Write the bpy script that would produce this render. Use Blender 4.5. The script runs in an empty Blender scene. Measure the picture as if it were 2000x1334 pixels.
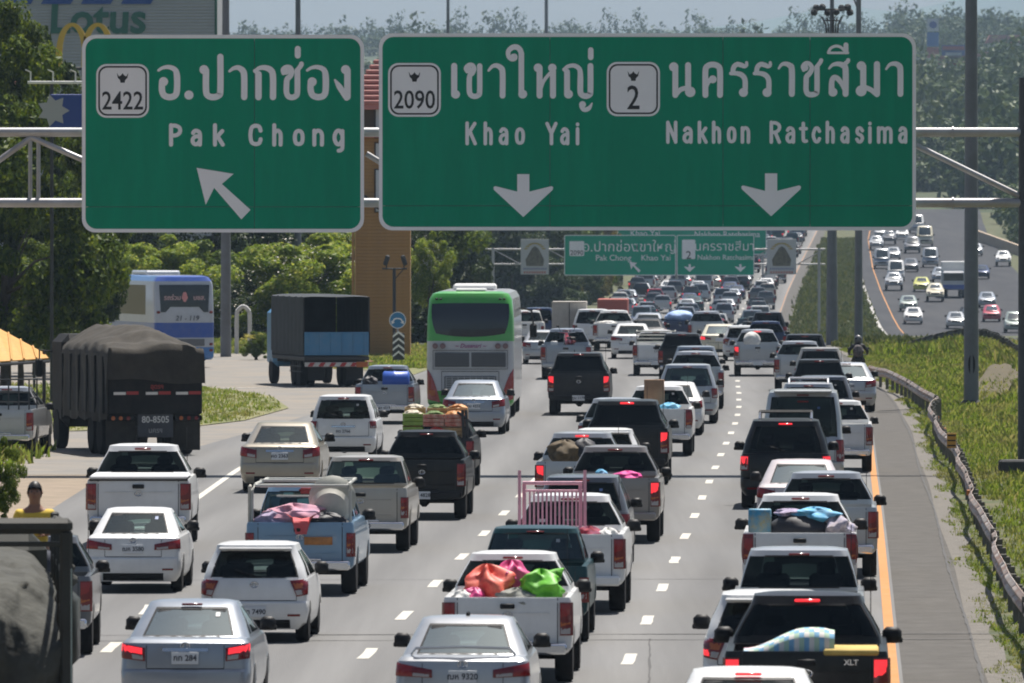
import bpy, bmesh, math, random
import numpy as np
from mathutils import Vector, Matrix

random.seed(7)
rng = np.random.default_rng(7)
scene = bpy.context.scene
COL = scene.collection
R = math.radians

# ------------------------------------------------------------------ camera
HAZE = 0.8e-4
F, HZ, CH = 17200.0, 437.0, 6.05        # focal length in photo pixels, horizon row, eye height
cam_d = bpy.data.cameras.new('camera')
cam_d.sensor_width = 36.0
cam_d.lens = 36.0 * F / 2000.0
cam_d.shift_y = -(667.0 - HZ) / 2000.0
cam_d.clip_start = 1.0
cam_d.clip_end = 40000.0
cam_d.dof.use_dof = True
cam_d.dof.focus_distance = 190.0
cam_d.dof.aperture_fstop = 9.0
cam = bpy.data.objects.new('camera', cam_d)
COL.objects.link(cam)
cam.location = (0, 0, CH)
cam.rotation_euler = (R(90), 0, 0)
scene.camera = cam

# ------------------------------------------------------------------ sky and sun
SUN_EL, SUN_AZ = R(66), R(24)           # ahead of the camera, a little to the right
world = bpy.data.worlds.new('World')
scene.world = world
world.use_nodes = True
wn = world.node_tree
bg = wn.nodes['Background']
sky = wn.nodes.new('ShaderNodeTexSky')
sky.sky_type = 'NISHITA'
sky.sun_disc = False
sky.sun_elevation = SUN_EL
sky.sun_rotation = SUN_AZ
sky.air_density = 1.0
sky.dust_density = 2.0
sky.ozone_density = 1.0
wn.links.new(sky.outputs[0], bg.inputs[0])
bg.inputs[1].default_value = 0.056
sun_d = bpy.data.lights.new('sun', 'SUN')
sun_d.energy = 5.0
sun_d.angle = R(0.53)
sun_d.color = (1.0, 0.95, 0.88)
sun = bpy.data.objects.new('sun', sun_d)
COL.objects.link(sun)
SUNV = Vector((math.sin(SUN_AZ) * math.cos(SUN_EL), math.cos(SUN_AZ) * math.cos(SUN_EL), math.sin(SUN_EL)))
sun.rotation_euler = (-SUNV).to_track_quat('-Z', 'Y').to_euler()
sun.location = (0, 0, 60)

vs = scene.view_settings
vs.view_transform = 'Standard'
vs.look = 'None'
vs.exposure = 0.63
vs.gamma = 1.0
scene.render.engine = 'CYCLES'
cy = scene.cycles
cy.use_denoising = True
cy.max_bounces = 8
cy.diffuse_bounces = 3
cy.glossy_bounces = 3
cy.transmission_bounces = 4
cy.transparent_max_bounces = 24
cy.volume_bounces = 0
cy.volume_max_steps = 64
cy.sample_clamp_indirect = 6.0
cy.caustics_reflective = False
cy.caustics_refractive = False
cy.filter_width = 1.9


def P(x, y, d):
    """the point at distance d (metres ahead) that the photograph shows at pixel x, y"""
    return Vector(((x - 1000.0) * d / F, d, CH - (y - HZ) * d / F))


# ------------------------------------------------------------------ materials
MATS = {}


def lin(c):
    return tuple(((v / 255.0) / 12.92 if v / 255.0 <= 0.04045 else ((v / 255.0 + 0.055) / 1.055) ** 2.4) for v in c)


def mat(name, col=(0.5, 0.5, 0.5), rough=0.6, metal=0.0, coat=0.0, var=0.0, scale=6.0, emit=0.0, spec=0.5, bump=0.0, bscale=40.0, dirt=None, stretch=None, coord='Object', rotz=0.0):
    """principled material; var = brightness variation by noise, dirt = (colour, amount, scale)"""
    if name in MATS:
        return MATS[name]
    m = bpy.data.materials.new(name)
    m.use_nodes = True
    nt = m.node_tree
    b = nt.nodes['Principled BSDF']
    b.inputs['Base Color'].default_value = (*col, 1)
    b.inputs['Roughness'].default_value = rough
    b.inputs['Metallic'].default_value = metal
    b.inputs['Specular IOR Level'].default_value = spec
    b.inputs['Coat Weight'].default_value = coat
    b.inputs['Coat Roughness'].default_value = 0.08
    if emit:
        b.inputs['Emission Color'].default_value = (*col, 1)
        b.inputs['Emission Strength'].default_value = emit
    need = var or dirt or bump
    if need:
        tc = nt.nodes.new('ShaderNodeTexCoord')
        src = tc.outputs[coord]
        if stretch:
            mp = nt.nodes.new('ShaderNodeMapping')
            mp.inputs['Scale'].default_value = stretch
            mp.inputs['Rotation'].default_value = (0, 0, rotz)
            nt.links.new(src, mp.inputs[0])
            src = mp.outputs[0]
    last = None
    if var:
        n = nt.nodes.new('ShaderNodeTexNoise')
        n.inputs['Scale'].default_value = scale
        n.inputs['Detail'].default_value = 5
        n.inputs['Roughness'].default_value = 0.65
        nt.links.new(src, n.inputs[0])
        r = nt.nodes.new('ShaderNodeMapRange')
        r.inputs[1].default_value = 0.3
        r.inputs[2].default_value = 0.7
        r.inputs[3].default_value = 1 - var
        r.inputs[4].default_value = 1 + var
        nt.links.new(n.outputs[0], r.inputs[0])
        mx = nt.nodes.new('ShaderNodeMix')
        mx.data_type = 'RGBA'
        mx.blend_type = 'MULTIPLY'
        mx.inputs[0].default_value = 1
        mx.inputs[6].default_value = (*col, 1)
        nt.links.new(r.outputs[0], mx.inputs[7])
        last = mx.outputs[2]
    if dirt:
        dc, amt, dsc = dirt
        n = nt.nodes.new('ShaderNodeTexNoise')
        n.inputs['Scale'].default_value = dsc
        n.inputs['Detail'].default_value = 6
        n.inputs['Roughness'].default_value = 0.7
        nt.links.new(src, n.inputs[0])
        r = nt.nodes.new('ShaderNodeMapRange')
        r.inputs[1].default_value = 0.42
        r.inputs[2].default_value = 0.72
        r.inputs[3].default_value = 0
        r.inputs[4].default_value = amt
        nt.links.new(n.outputs[0], r.inputs[0])
        mx = nt.nodes.new('ShaderNodeMix')
        mx.data_type = 'RGBA'
        nt.links.new(r.outputs[0], mx.inputs[0])
        if last is not None:
            nt.links.new(last, mx.inputs[6])
        else:
            mx.inputs[6].default_value = (*col, 1)
        mx.inputs[7].default_value = (*dc, 1)
        last = mx.outputs[2]
    if last is not None:
        nt.links.new(last, b.inputs['Base Color'])
    if bump:
        n = nt.nodes.new('ShaderNodeTexNoise')
        n.inputs['Scale'].default_value = bscale
        n.inputs['Detail'].default_value = 4
        nt.links.new(src, n.inputs[0])
        bp = nt.nodes.new('ShaderNodeBump')
        bp.inputs['Strength'].default_value = bump
        bp.inputs['Distance'].default_value = 0.05
        nt.links.new(n.outputs[0], bp.inputs['Height'])
        nt.links.new(bp.outputs[0], b.inputs['Normal'])
    MATS[name] = m
    return m


def glass_mat(name, tint, gloss, rough=0.04):
    m = bpy.data.materials.new(name)
    m.use_nodes = True
    nt = m.node_tree
    nt.nodes.remove(nt.nodes['Principled BSDF'])
    out = nt.nodes['Material Output']
    tr = nt.nodes.new('ShaderNodeBsdfTransparent')
    tr.inputs[0].default_value = (*tint, 1)
    gl = nt.nodes.new('ShaderNodeBsdfGlossy')
    gl.inputs['Color'].default_value = (0.80, 0.92, 0.88, 1)
    gl.inputs['Roughness'].default_value = rough
    fr = nt.nodes.new('ShaderNodeFresnel')
    fr.inputs[0].default_value = 1.36 if gloss < .03 else 1.5
    ad = nt.nodes.new('ShaderNodeMath')
    ad.inputs[1].default_value = gloss
    ad.use_clamp = True
    nt.links.new(fr.outputs[0], ad.inputs[0])
    mx = nt.nodes.new('ShaderNodeMixShader')
    nt.links.new(ad.outputs[0], mx.inputs[0])
    nt.links.new(tr.outputs[0], mx.inputs[1])
    nt.links.new(gl.outputs[0], mx.inputs[2])
    nt.links.new(mx.outputs[0], out.inputs[0])
    MATS[name] = m
    return m


def leaf_mat(name, c0, c1, c2, trans=0.35, dry=None):
    """leaves: colour varies leaf by leaf and clump by clump, light shines through"""
    m = bpy.data.materials.new(name)
    m.use_nodes = True
    nt = m.node_tree
    nt.nodes.remove(nt.nodes['Principled BSDF'])
    out = nt.nodes['Material Output']
    geo = nt.nodes.new('ShaderNodeNewGeometry')
    rp = nt.nodes.new('ShaderNodeValToRGB')
    e = rp.color_ramp.elements
    e[0].color = (*c0, 1)
    e[1].color = (*c2, 1)
    k = e.new(0.55)
    k.color = (*c1, 1)
    nt.links.new(geo.outputs['Random Per Island'], rp.inputs[0])
    df = nt.nodes.new('ShaderNodeBsdfPrincipled')
    df.inputs['Roughness'].default_value = 0.5
    df.inputs['Specular IOR Level'].default_value = 0.12
    tl = nt.nodes.new('ShaderNodeBsdfTranslucent')
    mx = nt.nodes.new('ShaderNodeMixShader')
    mx.inputs[0].default_value = trans
    src = rp.outputs[0]
    if dry:
        nz = nt.nodes.new('ShaderNodeTexNoise')
        nz.inputs['Scale'].default_value = 0.55
        nz.inputs['Detail'].default_value = 4
        mp = nt.nodes.new('ShaderNodeMapping')
        mp.inputs['Scale'].default_value = (1, .16, 1)
        nt.links.new(geo.outputs['Position'], mp.inputs[0])
        nt.links.new(mp.outputs[0], nz.inputs[0])
        mr = nt.nodes.new('ShaderNodeMapRange')
        mr.inputs[1].default_value = .46
        mr.inputs[2].default_value = .66
        mr.inputs[4].default_value = .45
        nt.links.new(nz.outputs[0], mr.inputs[0])
        mm = nt.nodes.new('ShaderNodeMix')
        mm.data_type = 'RGBA'
        nt.links.new(mr.outputs[0], mm.inputs[0])
        nt.links.new(src, mm.inputs[6])
        mm.inputs[7].default_value = (*dry, 1)
        src = mm.outputs[2]
    nt.links.new(src, df.inputs['Base Color'])
    hs = nt.nodes.new('ShaderNodeHueSaturation')
    hs.inputs['Value'].default_value = 1.5
    hs.inputs['Hue'].default_value = 0.48
    nt.links.new(src, hs.inputs['Color'])
    nt.links.new(hs.outputs[0], tl.inputs[0])
    nt.links.new(df.outputs[0], mx.inputs[1])
    nt.links.new(tl.outputs[0], mx.inputs[2])
    nt.links.new(mx.outputs[0], out.inputs[0])
    MATS[name] = m
    return m


# ------------------------------------------------------------------ mesh helpers
class MB:
    def __init__(s):
        s.v, s.f, s.m = [], [], []

    def add(s, vs, fs, m=0):
        o = len(s.v)
        s.v += [tuple(v) for v in vs]
        s.f += [tuple(i + o for i in f) for f in fs]
        s.m += [m] * len(fs)
        return s

    def box(s, c, size, ch=0.0, m=0, rot=None):
        hx, hy, hz = size[0] / 2, size[1] / 2, size[2] / 2
        c = Vector(c)
        vs, fs = [], []
        if ch <= 0:
            for sx in (-1, 1):
                for sy in (-1, 1):
                    for sz in (-1, 1):
                        vs.append(Vector((sx * hx, sy * hy, sz * hz)))
            fs = [(0, 1, 3, 2), (4, 6, 7, 5), (0, 4, 5, 1), (2, 3, 7, 6), (0, 2, 6, 4), (1, 5, 7, 3)]
        else:
            ch = min(ch, hx * .95, hy * .95, hz * .95)
            ix = {}
            for sx in (-1, 1):
                for sy in (-1, 1):
                    for sz in (-1, 1):
                        for a in range(3):
                            p = [sx * (hx - ch), sy * (hy - ch), sz * (hz - ch)]
                            p[a] = (sx * hx, sy * hy, sz * hz)[a]
                            ix[(sx, sy, sz, a)] = len(vs)
                            vs.append(Vector(p))
            for a in range(3):
                b, d = (a + 1) % 3, (a + 2) % 3
                for sa in (-1, 1):
                    q = []
                    for sb, sd in ((-1, -1), (1, -1), (1, 1), (-1, 1)):
                        k = [0, 0, 0]
                        k[a], k[b], k[d] = sa, sb, sd
                        q.append(ix[(*k, a)])
                    fs.append(tuple(q))
                for sb in (-1, 1):
                    for sd in (-1, 1):
                        k0, k1 = [0, 0, 0], [0, 0, 0]
                        k0[a], k0[b], k0[d] = -1, sb, sd
                        k1[a], k1[b], k1[d] = 1, sb, sd
                        fs.append((ix[(*k0, b)], ix[(*k1, b)], ix[(*k1, d)], ix[(*k0, d)]))
            for sx in (-1, 1):
                for sy in (-1, 1):
                    for sz in (-1, 1):
                        fs.append(tuple(ix[(sx, sy, sz, a)] for a in range(3)))
        if rot is not None:
            vs = [rot @ v for v in vs]
        return s.add([v + c for v in vs], fs, m)

    def tube(s, p0, p1, r0, r1=None, n=10, m=0, caps=True):
        return s.path([p0, p1], [r0, r0 if r1 is None else r1], n, m, caps)

    def path(s, pts, r, n=8, m=0, caps=True):
        pts = [Vector(p) for p in pts]
        if not isinstance(r, (list, tuple)):
            r = [r] * len(pts)
        vs, fs = [], []
        up = Vector((0, 0, 1))
        for i, p in enumerate(pts):
            t = (pts[min(i + 1, len(pts) - 1)] - pts[max(i - 1, 0)]).normalized()
            a = t.cross(up if abs(t.dot(up)) < 0.95 else Vector((0, 1, 0))).normalized()
            b = t.cross(a)
            for k in range(n):
                w = 2 * math.pi * k / n
                vs.append(p + (a * math.cos(w) + b * math.sin(w)) * r[i])
        for i in range(len(pts) - 1):
            for k in range(n):
                fs.append((i * n + k, i * n + (k + 1) % n, (i + 1) * n + (k + 1) % n, (i + 1) * n + k))
        if caps:
            fs.append(tuple(range(n)))
            fs.append(tuple((len(pts) - 1) * n + k for k in range(n)))
        return s.add(vs, fs, m)

    def lathe(s, prof, c, axis='x', n=20, m=0):
        vs, fs = [], []
        for (r, h) in prof:
            for k in range(n):
                w = 2 * math.pi * k / n
                a, b = r * math.cos(w), r * math.sin(w)
                vs.append({'x': (h, a, b), 'y': (a, h, b), 'z': (a, b, h)}[axis])
        for i in range(len(prof) - 1):
            for k in range(n):
                fs.append((i * n + k, i * n + (k + 1) % n, (i + 1) * n + (k + 1) % n, (i + 1) * n + k))
        if prof[0][0] > 1e-4:
            fs.append(tuple(range(n)))
        if prof[-1][0] > 1e-4:
            fs.append(tuple((len(prof) - 1) * n + k for k in range(n)))
        c = Vector(c)
        return s.add([Vector(v) + c for v in vs], fs, m)

    def prism(s, poly, y0, y1, m=0):
        """polygon in the x-z plane, extruded along y"""
        n = len(poly)
        vs = [(x, y0, z) for x, z in poly] + [(x, y1, z) for x, z in poly]
        fs = [tuple(range(n)), tuple(range(2 * n - 1, n - 1, -1))]
        fs += [(i, (i + 1) % n, n + (i + 1) % n, n + i) for i in range(n)]
        return s.add(vs, fs, m)

    def prism_x(s, poly, x0, x1, m=0):
        n = len(poly)
        vs = [(x0, y, z) for y, z in poly] + [(x1, y, z) for y, z in poly]
        fs = [tuple(range(n)), tuple(range(2 * n - 1, n - 1, -1))]
        fs += [(i, (i + 1) % n, n + (i + 1) % n, n + i) for i in range(n)]
        return s.add(vs, fs, m)

    def mesh(s, name, mats, ang=35, fix=True):
        me = bpy.data.meshes.new(name)
        me.from_pydata([tuple(v) for v in s.v], [], s.f)
        for mm in (mats if isinstance(mats, (list, tuple)) else [mats]):
            me.materials.append(mm)
        if any(s.m):
            me.polygons.foreach_set('material_index', s.m)
        if fix:
            bm = bmesh.new()
            bm.from_mesh(me)
            bmesh.ops.remove_doubles(bm, verts=bm.verts, dist=1e-5)
            bmesh.ops.recalc_face_normals(bm, faces=bm.faces)
            bm.to_mesh(me)
            bm.free()
        if ang:
            me.polygons.foreach_set('use_smooth', [True] * len(me.polygons))
            me.set_sharp_from_angle(angle=R(ang))
        me.update()
        return me


def obj(name, me, parent=None, loc=None, rot=None, scale=None, paint=None):
    o = bpy.data.objects.new(name, me)
    COL.objects.link(o)
    if parent is not None:
        o.parent = parent
    if loc is not None:
        o.location = loc
    if rot is not None:
        o.rotation_euler = rot
    if scale is not None:
        o.scale = scale
    if paint is not None:
        o.material_slots[0].link = 'OBJECT'
        o.material_slots[0].material = paint
    return o


def part(name, mb, m, parent, ang=35, **k):
    return obj(name, mb.mesh(name, m, ang), parent, **k)


def thing(name, label, cat, loc=(0, 0, 0), rz=0.0, group=None, scale=None):
    o = obj(name, None, loc=loc, rot=(0, 0, rz), scale=scale)
    return tag(o, label, cat, group)


def tag(o, label, cat, group=None):
    o['label'] = label
    o['category'] = cat
    if group:
        o['group'] = group
    return o


def struct(o, kind='structure', label=None):
    o['kind'] = kind
    if label:
        o['label'] = label
    return o


def text_mesh(body, size, m, offset=0.0, shear=0.0, align='CENTER', sx=1.0, spacing=1.0):
    """flat lettering, standing in the x-z plane and facing -y"""
    c = bpy.data.curves.new('lettering', 'FONT')
    c.body = body
    c.size = size
    c.offset = offset
    c.shear = shear
    c.align_x = align
    c.align_y = 'CENTER'
    c.space_character = spacing
    c.extrude = 0.002
    c.resolution_u = 3
    o = bpy.data.objects.new('lettering', c)
    me = bpy.data.meshes.new_from_object(o)
    bpy.data.objects.remove(o)
    me.transform(Matrix.Rotation(R(90), 4, 'X') @ Matrix.Diagonal((sx, 1, 1, 1)))
    me.materials.clear()
    me.materials.append(m)
    me.name = 'lettering'
    return me


def sstep(a, b, x):
    t = min(1.0, max(0.0, (x - a) / (b - a)))
    return t * t * (3 - 2 * t)


def interp(x, xs, ys):
    return float(np.interp(x, xs, ys))
# ================================================================== the lie of the land
_g = np.arange(0, 9001, 5.0)
_x = np.interp(_g, [0, 60, 116, 185, 225, 275, 330, 400, 456, 560, 680, 800, 900, 1000, 1100, 1300, 9000],
               [0.6, 2.9, 5.03, 7.7, 9.2, 11.1, 12.6, 14.0, 15.0, 17.3, 20.2, 24.0, 28.1, 32.5, 37.0, 46.0, 390.0])
_k = np.ones(9) / 9
_xs = np.convolve(np.pad(_x, 4, mode='edge'), _k, mode='valid')
_xs[:12] = _x[:12]


def Xr(d):
    """yellow edge line of our carriageway"""
    return float(np.interp(d, _g, _xs))


def heading(d):
    return math.atan2(Xr(d + 8) - Xr(d - 8), 16.0)


def zr(d):
    if d < 430:
        return 0.0
    z = -3.6 * sstep(430, 650, d)
    if d > 740:
        t = d - 740
        z += 0.02 * t if t > 60 else 0.02 * t * t / 120
        if t > 60:
            z -= 0.02 * 30
    if d > 1250:
        z += 0.011 * (min(d, 3400) - 1250)
    if d > 3400:
        z -= 0.03 * (d - 3400)
    return z


def gz(X, d):
    z = zr(d)
    t = X - (Xr(d) + 3.0)
    if t > 0:
        k = sstep(395, 455, d)
        mound = 0.62 * sstep(0.0, 6.5, t) * sstep(150, 330, d) + 0.05 * math.sin(X * 1.7 + d * 0.21) * sstep(0, 3, t)
        zo = -3.7 if d < 760 else max(z, -3.7)
        z = (1 - k) * mound + k * (z + (zo - z) * sstep(3.5, 8.0, t))
    if d > 1300:
        q = sstep(1300, 1900, d)
        q *= 1 - .75 * sstep(2200, 3100, d)
        z += q * (5 * math.sin(X * 0.011 + d * 0.004) + 3 * math.sin(X * 0.03 - d * 0.007))
    return z


LINE3 = lambda d: Xr(d) - interp(d, [110, 233, 330, 450, 700], [3.6, 3.95, 4.1, 3.8, 3.7])
LINE2 = lambda d: Xr(d) - interp(d, [110, 188, 250, 330, 450, 700], [7.25, 7.85, 8.3, 8.2, 7.6, 7.4])
LEFT = lambda d: Xr(d) - interp(d, [60, 122, 215, 300, 395, 500, 700, 1300], [13.5, 15.0, 18.6, 17.2, 17.6, 15.6, 16.0, 16.0])

M_ground = mat('verge_grass_and_soil', (0.05, 0.065, 0.02), 0.95, var=0.4, scale=1.7, bump=0.6, bscale=3.0,
               dirt=((0.15, 0.115, 0.065), 0.8, 0.8))
M_asph = mat('worn_asphalt', (0.172, 0.170, 0.166), 0.86, var=0.13, scale=0.9, bump=0.25, bscale=90.0,
             dirt=((0.125, 0.123, 0.122), 0.8, 0.55), stretch=(1, 0.02, 1), spec=0.3, rotz=R(2.1))
M_asph2 = mat('side_road_asphalt', (0.185, 0.176, 0.163), 0.9, var=0.12, scale=0.9, bump=0.3, bscale=60.0,
              dirt=((0.27, 0.225, 0.17), 0.8, 0.35), spec=0.3)
M_asph3 = mat('opposite_asphalt', (0.05, 0.051, 0.056), 0.95, var=0.12, scale=0.5, dirt=((0.075, 0.075, 0.075), 0.5, 0.25), spec=0.15, stretch=(1, 0.1, 1))
M_shoulder = mat('shoulder_asphalt', (0.098, 0.092, 0.084), 0.92, var=0.16, scale=2.0, bump=0.4, bscale=50,
                 dirt=((0.065, 0.06, 0.054), 0.7, 1.4), spec=0.25)
M_gravel = mat('rough_gravel_edge', (0.165, 0.15, 0.13), 0.95, var=0.35, scale=7.0, bump=0.8, bscale=25, dirt=((0.09, 0.085, 0.075), 0.8, 3.5))
M_dirt = mat('roadside_dirt', (0.235, 0.185, 0.135), 0.95, var=0.22, scale=1.4, bump=0.7, bscale=9, dirt=((0.20, 0.16, 0.11), 0.7, 0.5))
M_white = mat('road_paint_white', (0.54, 0.515, 0.45), 0.75, var=0.10, scale=5, dirt=((0.30, 0.29, 0.27), 0.8, 4.0))
M_yellow = mat('road_paint_yellow', (0.44, 0.175, 0.03), 0.75, var=0.12, scale=3, dirt=((0.33, 0.23, 0.12), 0.45, 2.0))
M_crack = mat('crack_tar', (0.07, 0.068, 0.066), 0.9)

# ground: one sheet out to the horizon
rows = list(np.arange(30, 480, 6.0)) + list(np.arange(480, 1320, 14.0)) + list(np.arange(1320, 3700, 55.0)) + [4000, 4600, 5600, 7000, 9000, 11500]
offs = [-900, -500, -300, -200, -140, -100, -75, -58, -45, -36, -29, -24, -20, -16.5, -12, -8, -4, 0, 1.2, 2.0, 3.0, 3.8, 4.6, 5.4, 6.4, 7.4, 8.4, 9.6, 11, 13, 16, 20, 26, 30, 36, 45, 60, 80, 110, 150, 220, 320, 500, 900]
gv, gf = [], []
for r_, d in enumerate(rows):
    sp = 1.0 + max(0.0, (d - 3000) / 2500.0)
    for o_ in offs:
        X = Xr(min(d, 5000)) + o_ * sp
        gv.append((X, d, gz(X, d) - 0.02))
nc = len(offs)
for r_ in range(len(rows) - 1):
    for c_ in range(nc - 1):
        a = r_ * nc + c_
        gf.append((a, a + 1, a + nc + 1, a + nc))
mb = MB()
mb.v, mb.f, mb.m = gv, gf, [0] * len(gf)
mb.m = [1 if rows[i // (nc - 1)] >= 1300 else 0 for i in range(len(gf))]
ground = struct(part('ground', mb, [M_ground, mat('forest_floor', (0.028, 0.045, 0.014), 0.95, var=.3, scale=.05, dirt=((0.12, 0.11, 0.06), .5, .02))], None, ang=180))


def ribbon(name, xl, xr, d0, d1, m, dz, step=6.0, zf=None, cols=1, parent=None):
    """a strip of paving between two lines that both run with the road"""
    mb = MB()
    ds = list(np.arange(d0, d1, step)) + [d1]
    vs = []
    for d in ds:
        for c in range(cols + 1):
            X = xl(d) + (xr(d) - xl(d)) * c / cols
            vs.append((X, d, (zf(X, d) if zf else zr(d)) + dz))
    fs = []
    n = cols + 1
    for i in range(len(ds) - 1):
        for c in range(cols):
            a = i * n + c
            fs.append((a, a + 1, a + n + 1, a + n))
    mb.add(vs, fs)
    return part(name, mb, m, parent, ang=180)


road = struct(ribbon('road', LEFT, lambda d: Xr(d) + 0.12, 40, 1300, M_asph, 0.012, step=4.0, cols=4))
# tyre-darkened tracks: a lane coordinate on the road sheet, metres from the edge line
uv = road.data.uv_layers.new(name='lane')
for lp in road.data.loops:
    co = road.data.vertices[lp.vertex_index].co
    uv.data[lp.index].uv = (co.x - Xr(co.y), co.y)
nt = M_asph.node_tree
bs = nt.nodes['Principled BSDF']
old = bs.inputs['Base Color'].links[0].from_socket
un = nt.nodes.new('ShaderNodeUVMap')
un.uv_map = 'lane'
sx_ = nt.nodes.new('ShaderNodeSeparateXYZ')
nt.links.new(un.outputs[0], sx_.inputs[0])


def mnode(op, a, b=None):
    n = nt.nodes.new('ShaderNodeMath')
    n.operation = op
    for i, v in enumerate((a, b)):
        if v is None:
            continue
        if isinstance(v, (int, float)):
            n.inputs[i].default_value = v
        else:
            nt.links.new(v, n.inputs[i])
    return n.outputs[0]


st = mnode('COSINE', mnode('MULTIPLY', mnode('ADD', sx_.outputs[0], 1.0), 2 * math.pi / 1.9))
nz = nt.nodes.new('ShaderNodeTexNoise')
nz.inputs['Scale'].default_value = 1.0
nz.inputs['Detail'].default_value = 4
mp = nt.nodes.new('ShaderNodeMapping')
mp.inputs['Scale'].default_value = (1.1, .035, 1)
nt.links.new(un.outputs[0], mp.inputs[0])
nt.links.new(mp.outputs[0], nz.inputs[0])
tr = mnode('MULTIPLY', mnode('ADD', mnode('MULTIPLY', st, .5), .5), mnode('MULTIPLY', nz.outputs[0], .8))
mx = nt.nodes.new('ShaderNodeMix')
mx.data_type = 'RGBA'
nt.links.new(tr, mx.inputs[0])
nt.links.new(old, mx.inputs[6])
mx.inputs[7].default_value = (.075, .074, .073, 1)
nt.links.new(mx.outputs[2], bs.inputs['Base Color'])
struct(ribbon('road_shoulder', lambda d: Xr(d) + 0.10, lambda d: Xr(d) + 1.22 + 0.03 * math.sin(d * 0.13), 40, 1300, M_shoulder, 0.008, step=3.0))
struct(ribbon('gravel_edge', lambda d: Xr(d) + 1.15, lambda d: Xr(d) + 1.62 + 0.10 * math.sin(d * 0.23) + 0.06 * math.sin(d * 0.71), 40, 700, M_gravel, 0.004, step=2.0))
OPP = lambda d: interp(d, [700, 800, 900, 1000, 1150], [11.6, 10.8, 9.6, 8.4, 7.2])
zopp = lambda X, d: (-3.7 if d < 760 else max(zr(d), -3.7))
struct(ribbon('opposite_road', lambda d: Xr(d) + OPP(d) - 1.4, lambda d: Xr(d) + OPP(d) + 16, 460, 1320, M_asph3, 0.03, zf=zopp))
struct(ribbon('opposite_edge_line', lambda d: Xr(d) + OPP(d), lambda d: Xr(d) + OPP(d) + .11, 460, 1300, M_yellow, 0.036, zf=zopp))
struct(ribbon('concrete_gutter', lambda d: Xr(d) + OPP(d) - 1.75, lambda d: Xr(d) + OPP(d) - 1.45, 460, 1300, mat('gutter_concrete', (0.38, 0.37, 0.35), 0.9, var=0.15), 0.06, zf=zopp))
struct(ribbon('yellow_edge_line', lambda d: Xr(d) - (.08 if d < 380 else .03), lambda d: Xr(d) + (.07 if d < 380 else .03), 40, 1290, M_yellow, 0.017, step=3.0))


def flat_poly(name, pts, z, m, kind='structure'):
    mb = MB()
    mb.add([(x, y, z) for x, y in pts], [tuple(range(len(pts)))])
    me = mb.mesh(name, m, 180)
    bm = bmesh.new()
    bm.from_mesh(me)
    bmesh.ops.triangulate(bm, faces=bm.faces)
    bm.to_mesh(me)
    bm.free()
    return struct(obj(name, me), kind)


# side road sweeping in behind the grass island, dirt beside the exit lane
flat_poly('side_road', [(-70, 212), (-9.0, 212), (-8.2, 240), (-5.5, 290), (-3.2, 340), (-3.6, 372), (-7.4, 366), (-9.0, 408), (-70, 425)], 0.006, M_asph2)
flat_poly('dirt_verge', [(-70, 40), (-7.5, 40), (-9.9, 100), (-9.6, 150), (-9.75, 200), (-9.6, 214), (-11, 222), (-70, 226)], 0.002, M_dirt)

# lane dashes: 3 m paint, 9 m gap, each a painted sheet of the road
ROADPIECES = []


def dash(xf, d0, d1, w):
    mb = MB()
    n = 3
    vs, fs = [], []
    for i in range(n + 1):
        d = d0 + (d1 - d0) * i / n
        j = random.uniform(-0.012, 0.012)
        vs += [(xf(d) - w / 2 + j, d, zr(d) + 0.017), (xf(d) + w / 2 + j, d, zr(d) + 0.017)]
    for i in range(n):
        fs.append((2 * i, 2 * i + 1, 2 * i + 3, 2 * i + 2))
    mb.add(vs, fs)
    part('lane_dash', mb, M_white, road, ang=180)


for i in range(22):
    d = 96.6 + i * 12.0
    dash(LINE3, d, d + 3.0, 0.17)
for i in range(18):
    d = 98.2 + i * 12.0
    dash(LINE2, d, d + 3.0, 0.17)
LINE1 = lambda d: interp(d, [90, 122, 138, 165, 190, 215, 240], [-5.4, -5.72, -5.7, -6.3, -6.95, -6.75, -6.3])
for d0, d1 in ((100, 103), (112, 115), (124.0, 127.0), (136, 139.5)):
    dash(LINE1, d0, d1, 0.17)
struct(ribbon('exit_lane_line', lambda d: LINE1(d) - 0.08, lambda d: LINE1(d) + 0.08, 172, 236, M_white, 0.017, step=4))
struct(ribbon('side_road_line', lambda d: -16 + (d - 318) * 0.9, lambda d: -15.7 + (d - 318) * 0.9, 318, 330, M_white, 0.011, step=3))
ribbon('left_edge_line', lambda d: LEFT(d) + 3.2, lambda d: LEFT(d) + 3.36, 420, 1290, M_white, 0.017, parent=road)
for k in range(3):
    for i in range(60):
        d = 700 + i * 9.0
        o_ = (3.7, 7.4, 11.1)[k]
        dash(lambda q: Xr(q) - o_, d, d + 3, 0.18) if i % 2 == 0 and d < 1000 else None


def crack(pts, w, jit=0.03):
    """tar seam: a thin uneven strip"""
    mb = MB()
    vs, fs = [], []
    n = 0
    for a, b in zip(pts[:-1], pts[1:]):
        L = math.dist(a, b)
        k = max(2, int(L / 0.8))
        for i in range(k + (1 if b == pts[-1] else 0)):
            t = i / k
            p = Vector((a[0] + (b[0] - a[0]) * t, a[1] + (b[1] - a[1]) * t))
            dr = Vector((b[0] - a[0], b[1] - a[1])).normalized()
            nn = Vector((-dr.y, dr.x))
            ww = w * random.uniform(0.5, 1.3)
            off = random.uniform(-jit, jit)
            for sgn in (-1, 1):
                q = p + nn * (off + sgn * ww / 2)
                vs.append((q.x, q.y, 0.019))
            n += 1
    for i in range(n - 1):
        fs.append((2 * i, 2 * i + 1, 2 * i + 3, 2 * i + 2))
    mb.add(vs, fs)
    return part('tar_seam', mb, M_crack, road, ang=180)


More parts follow.
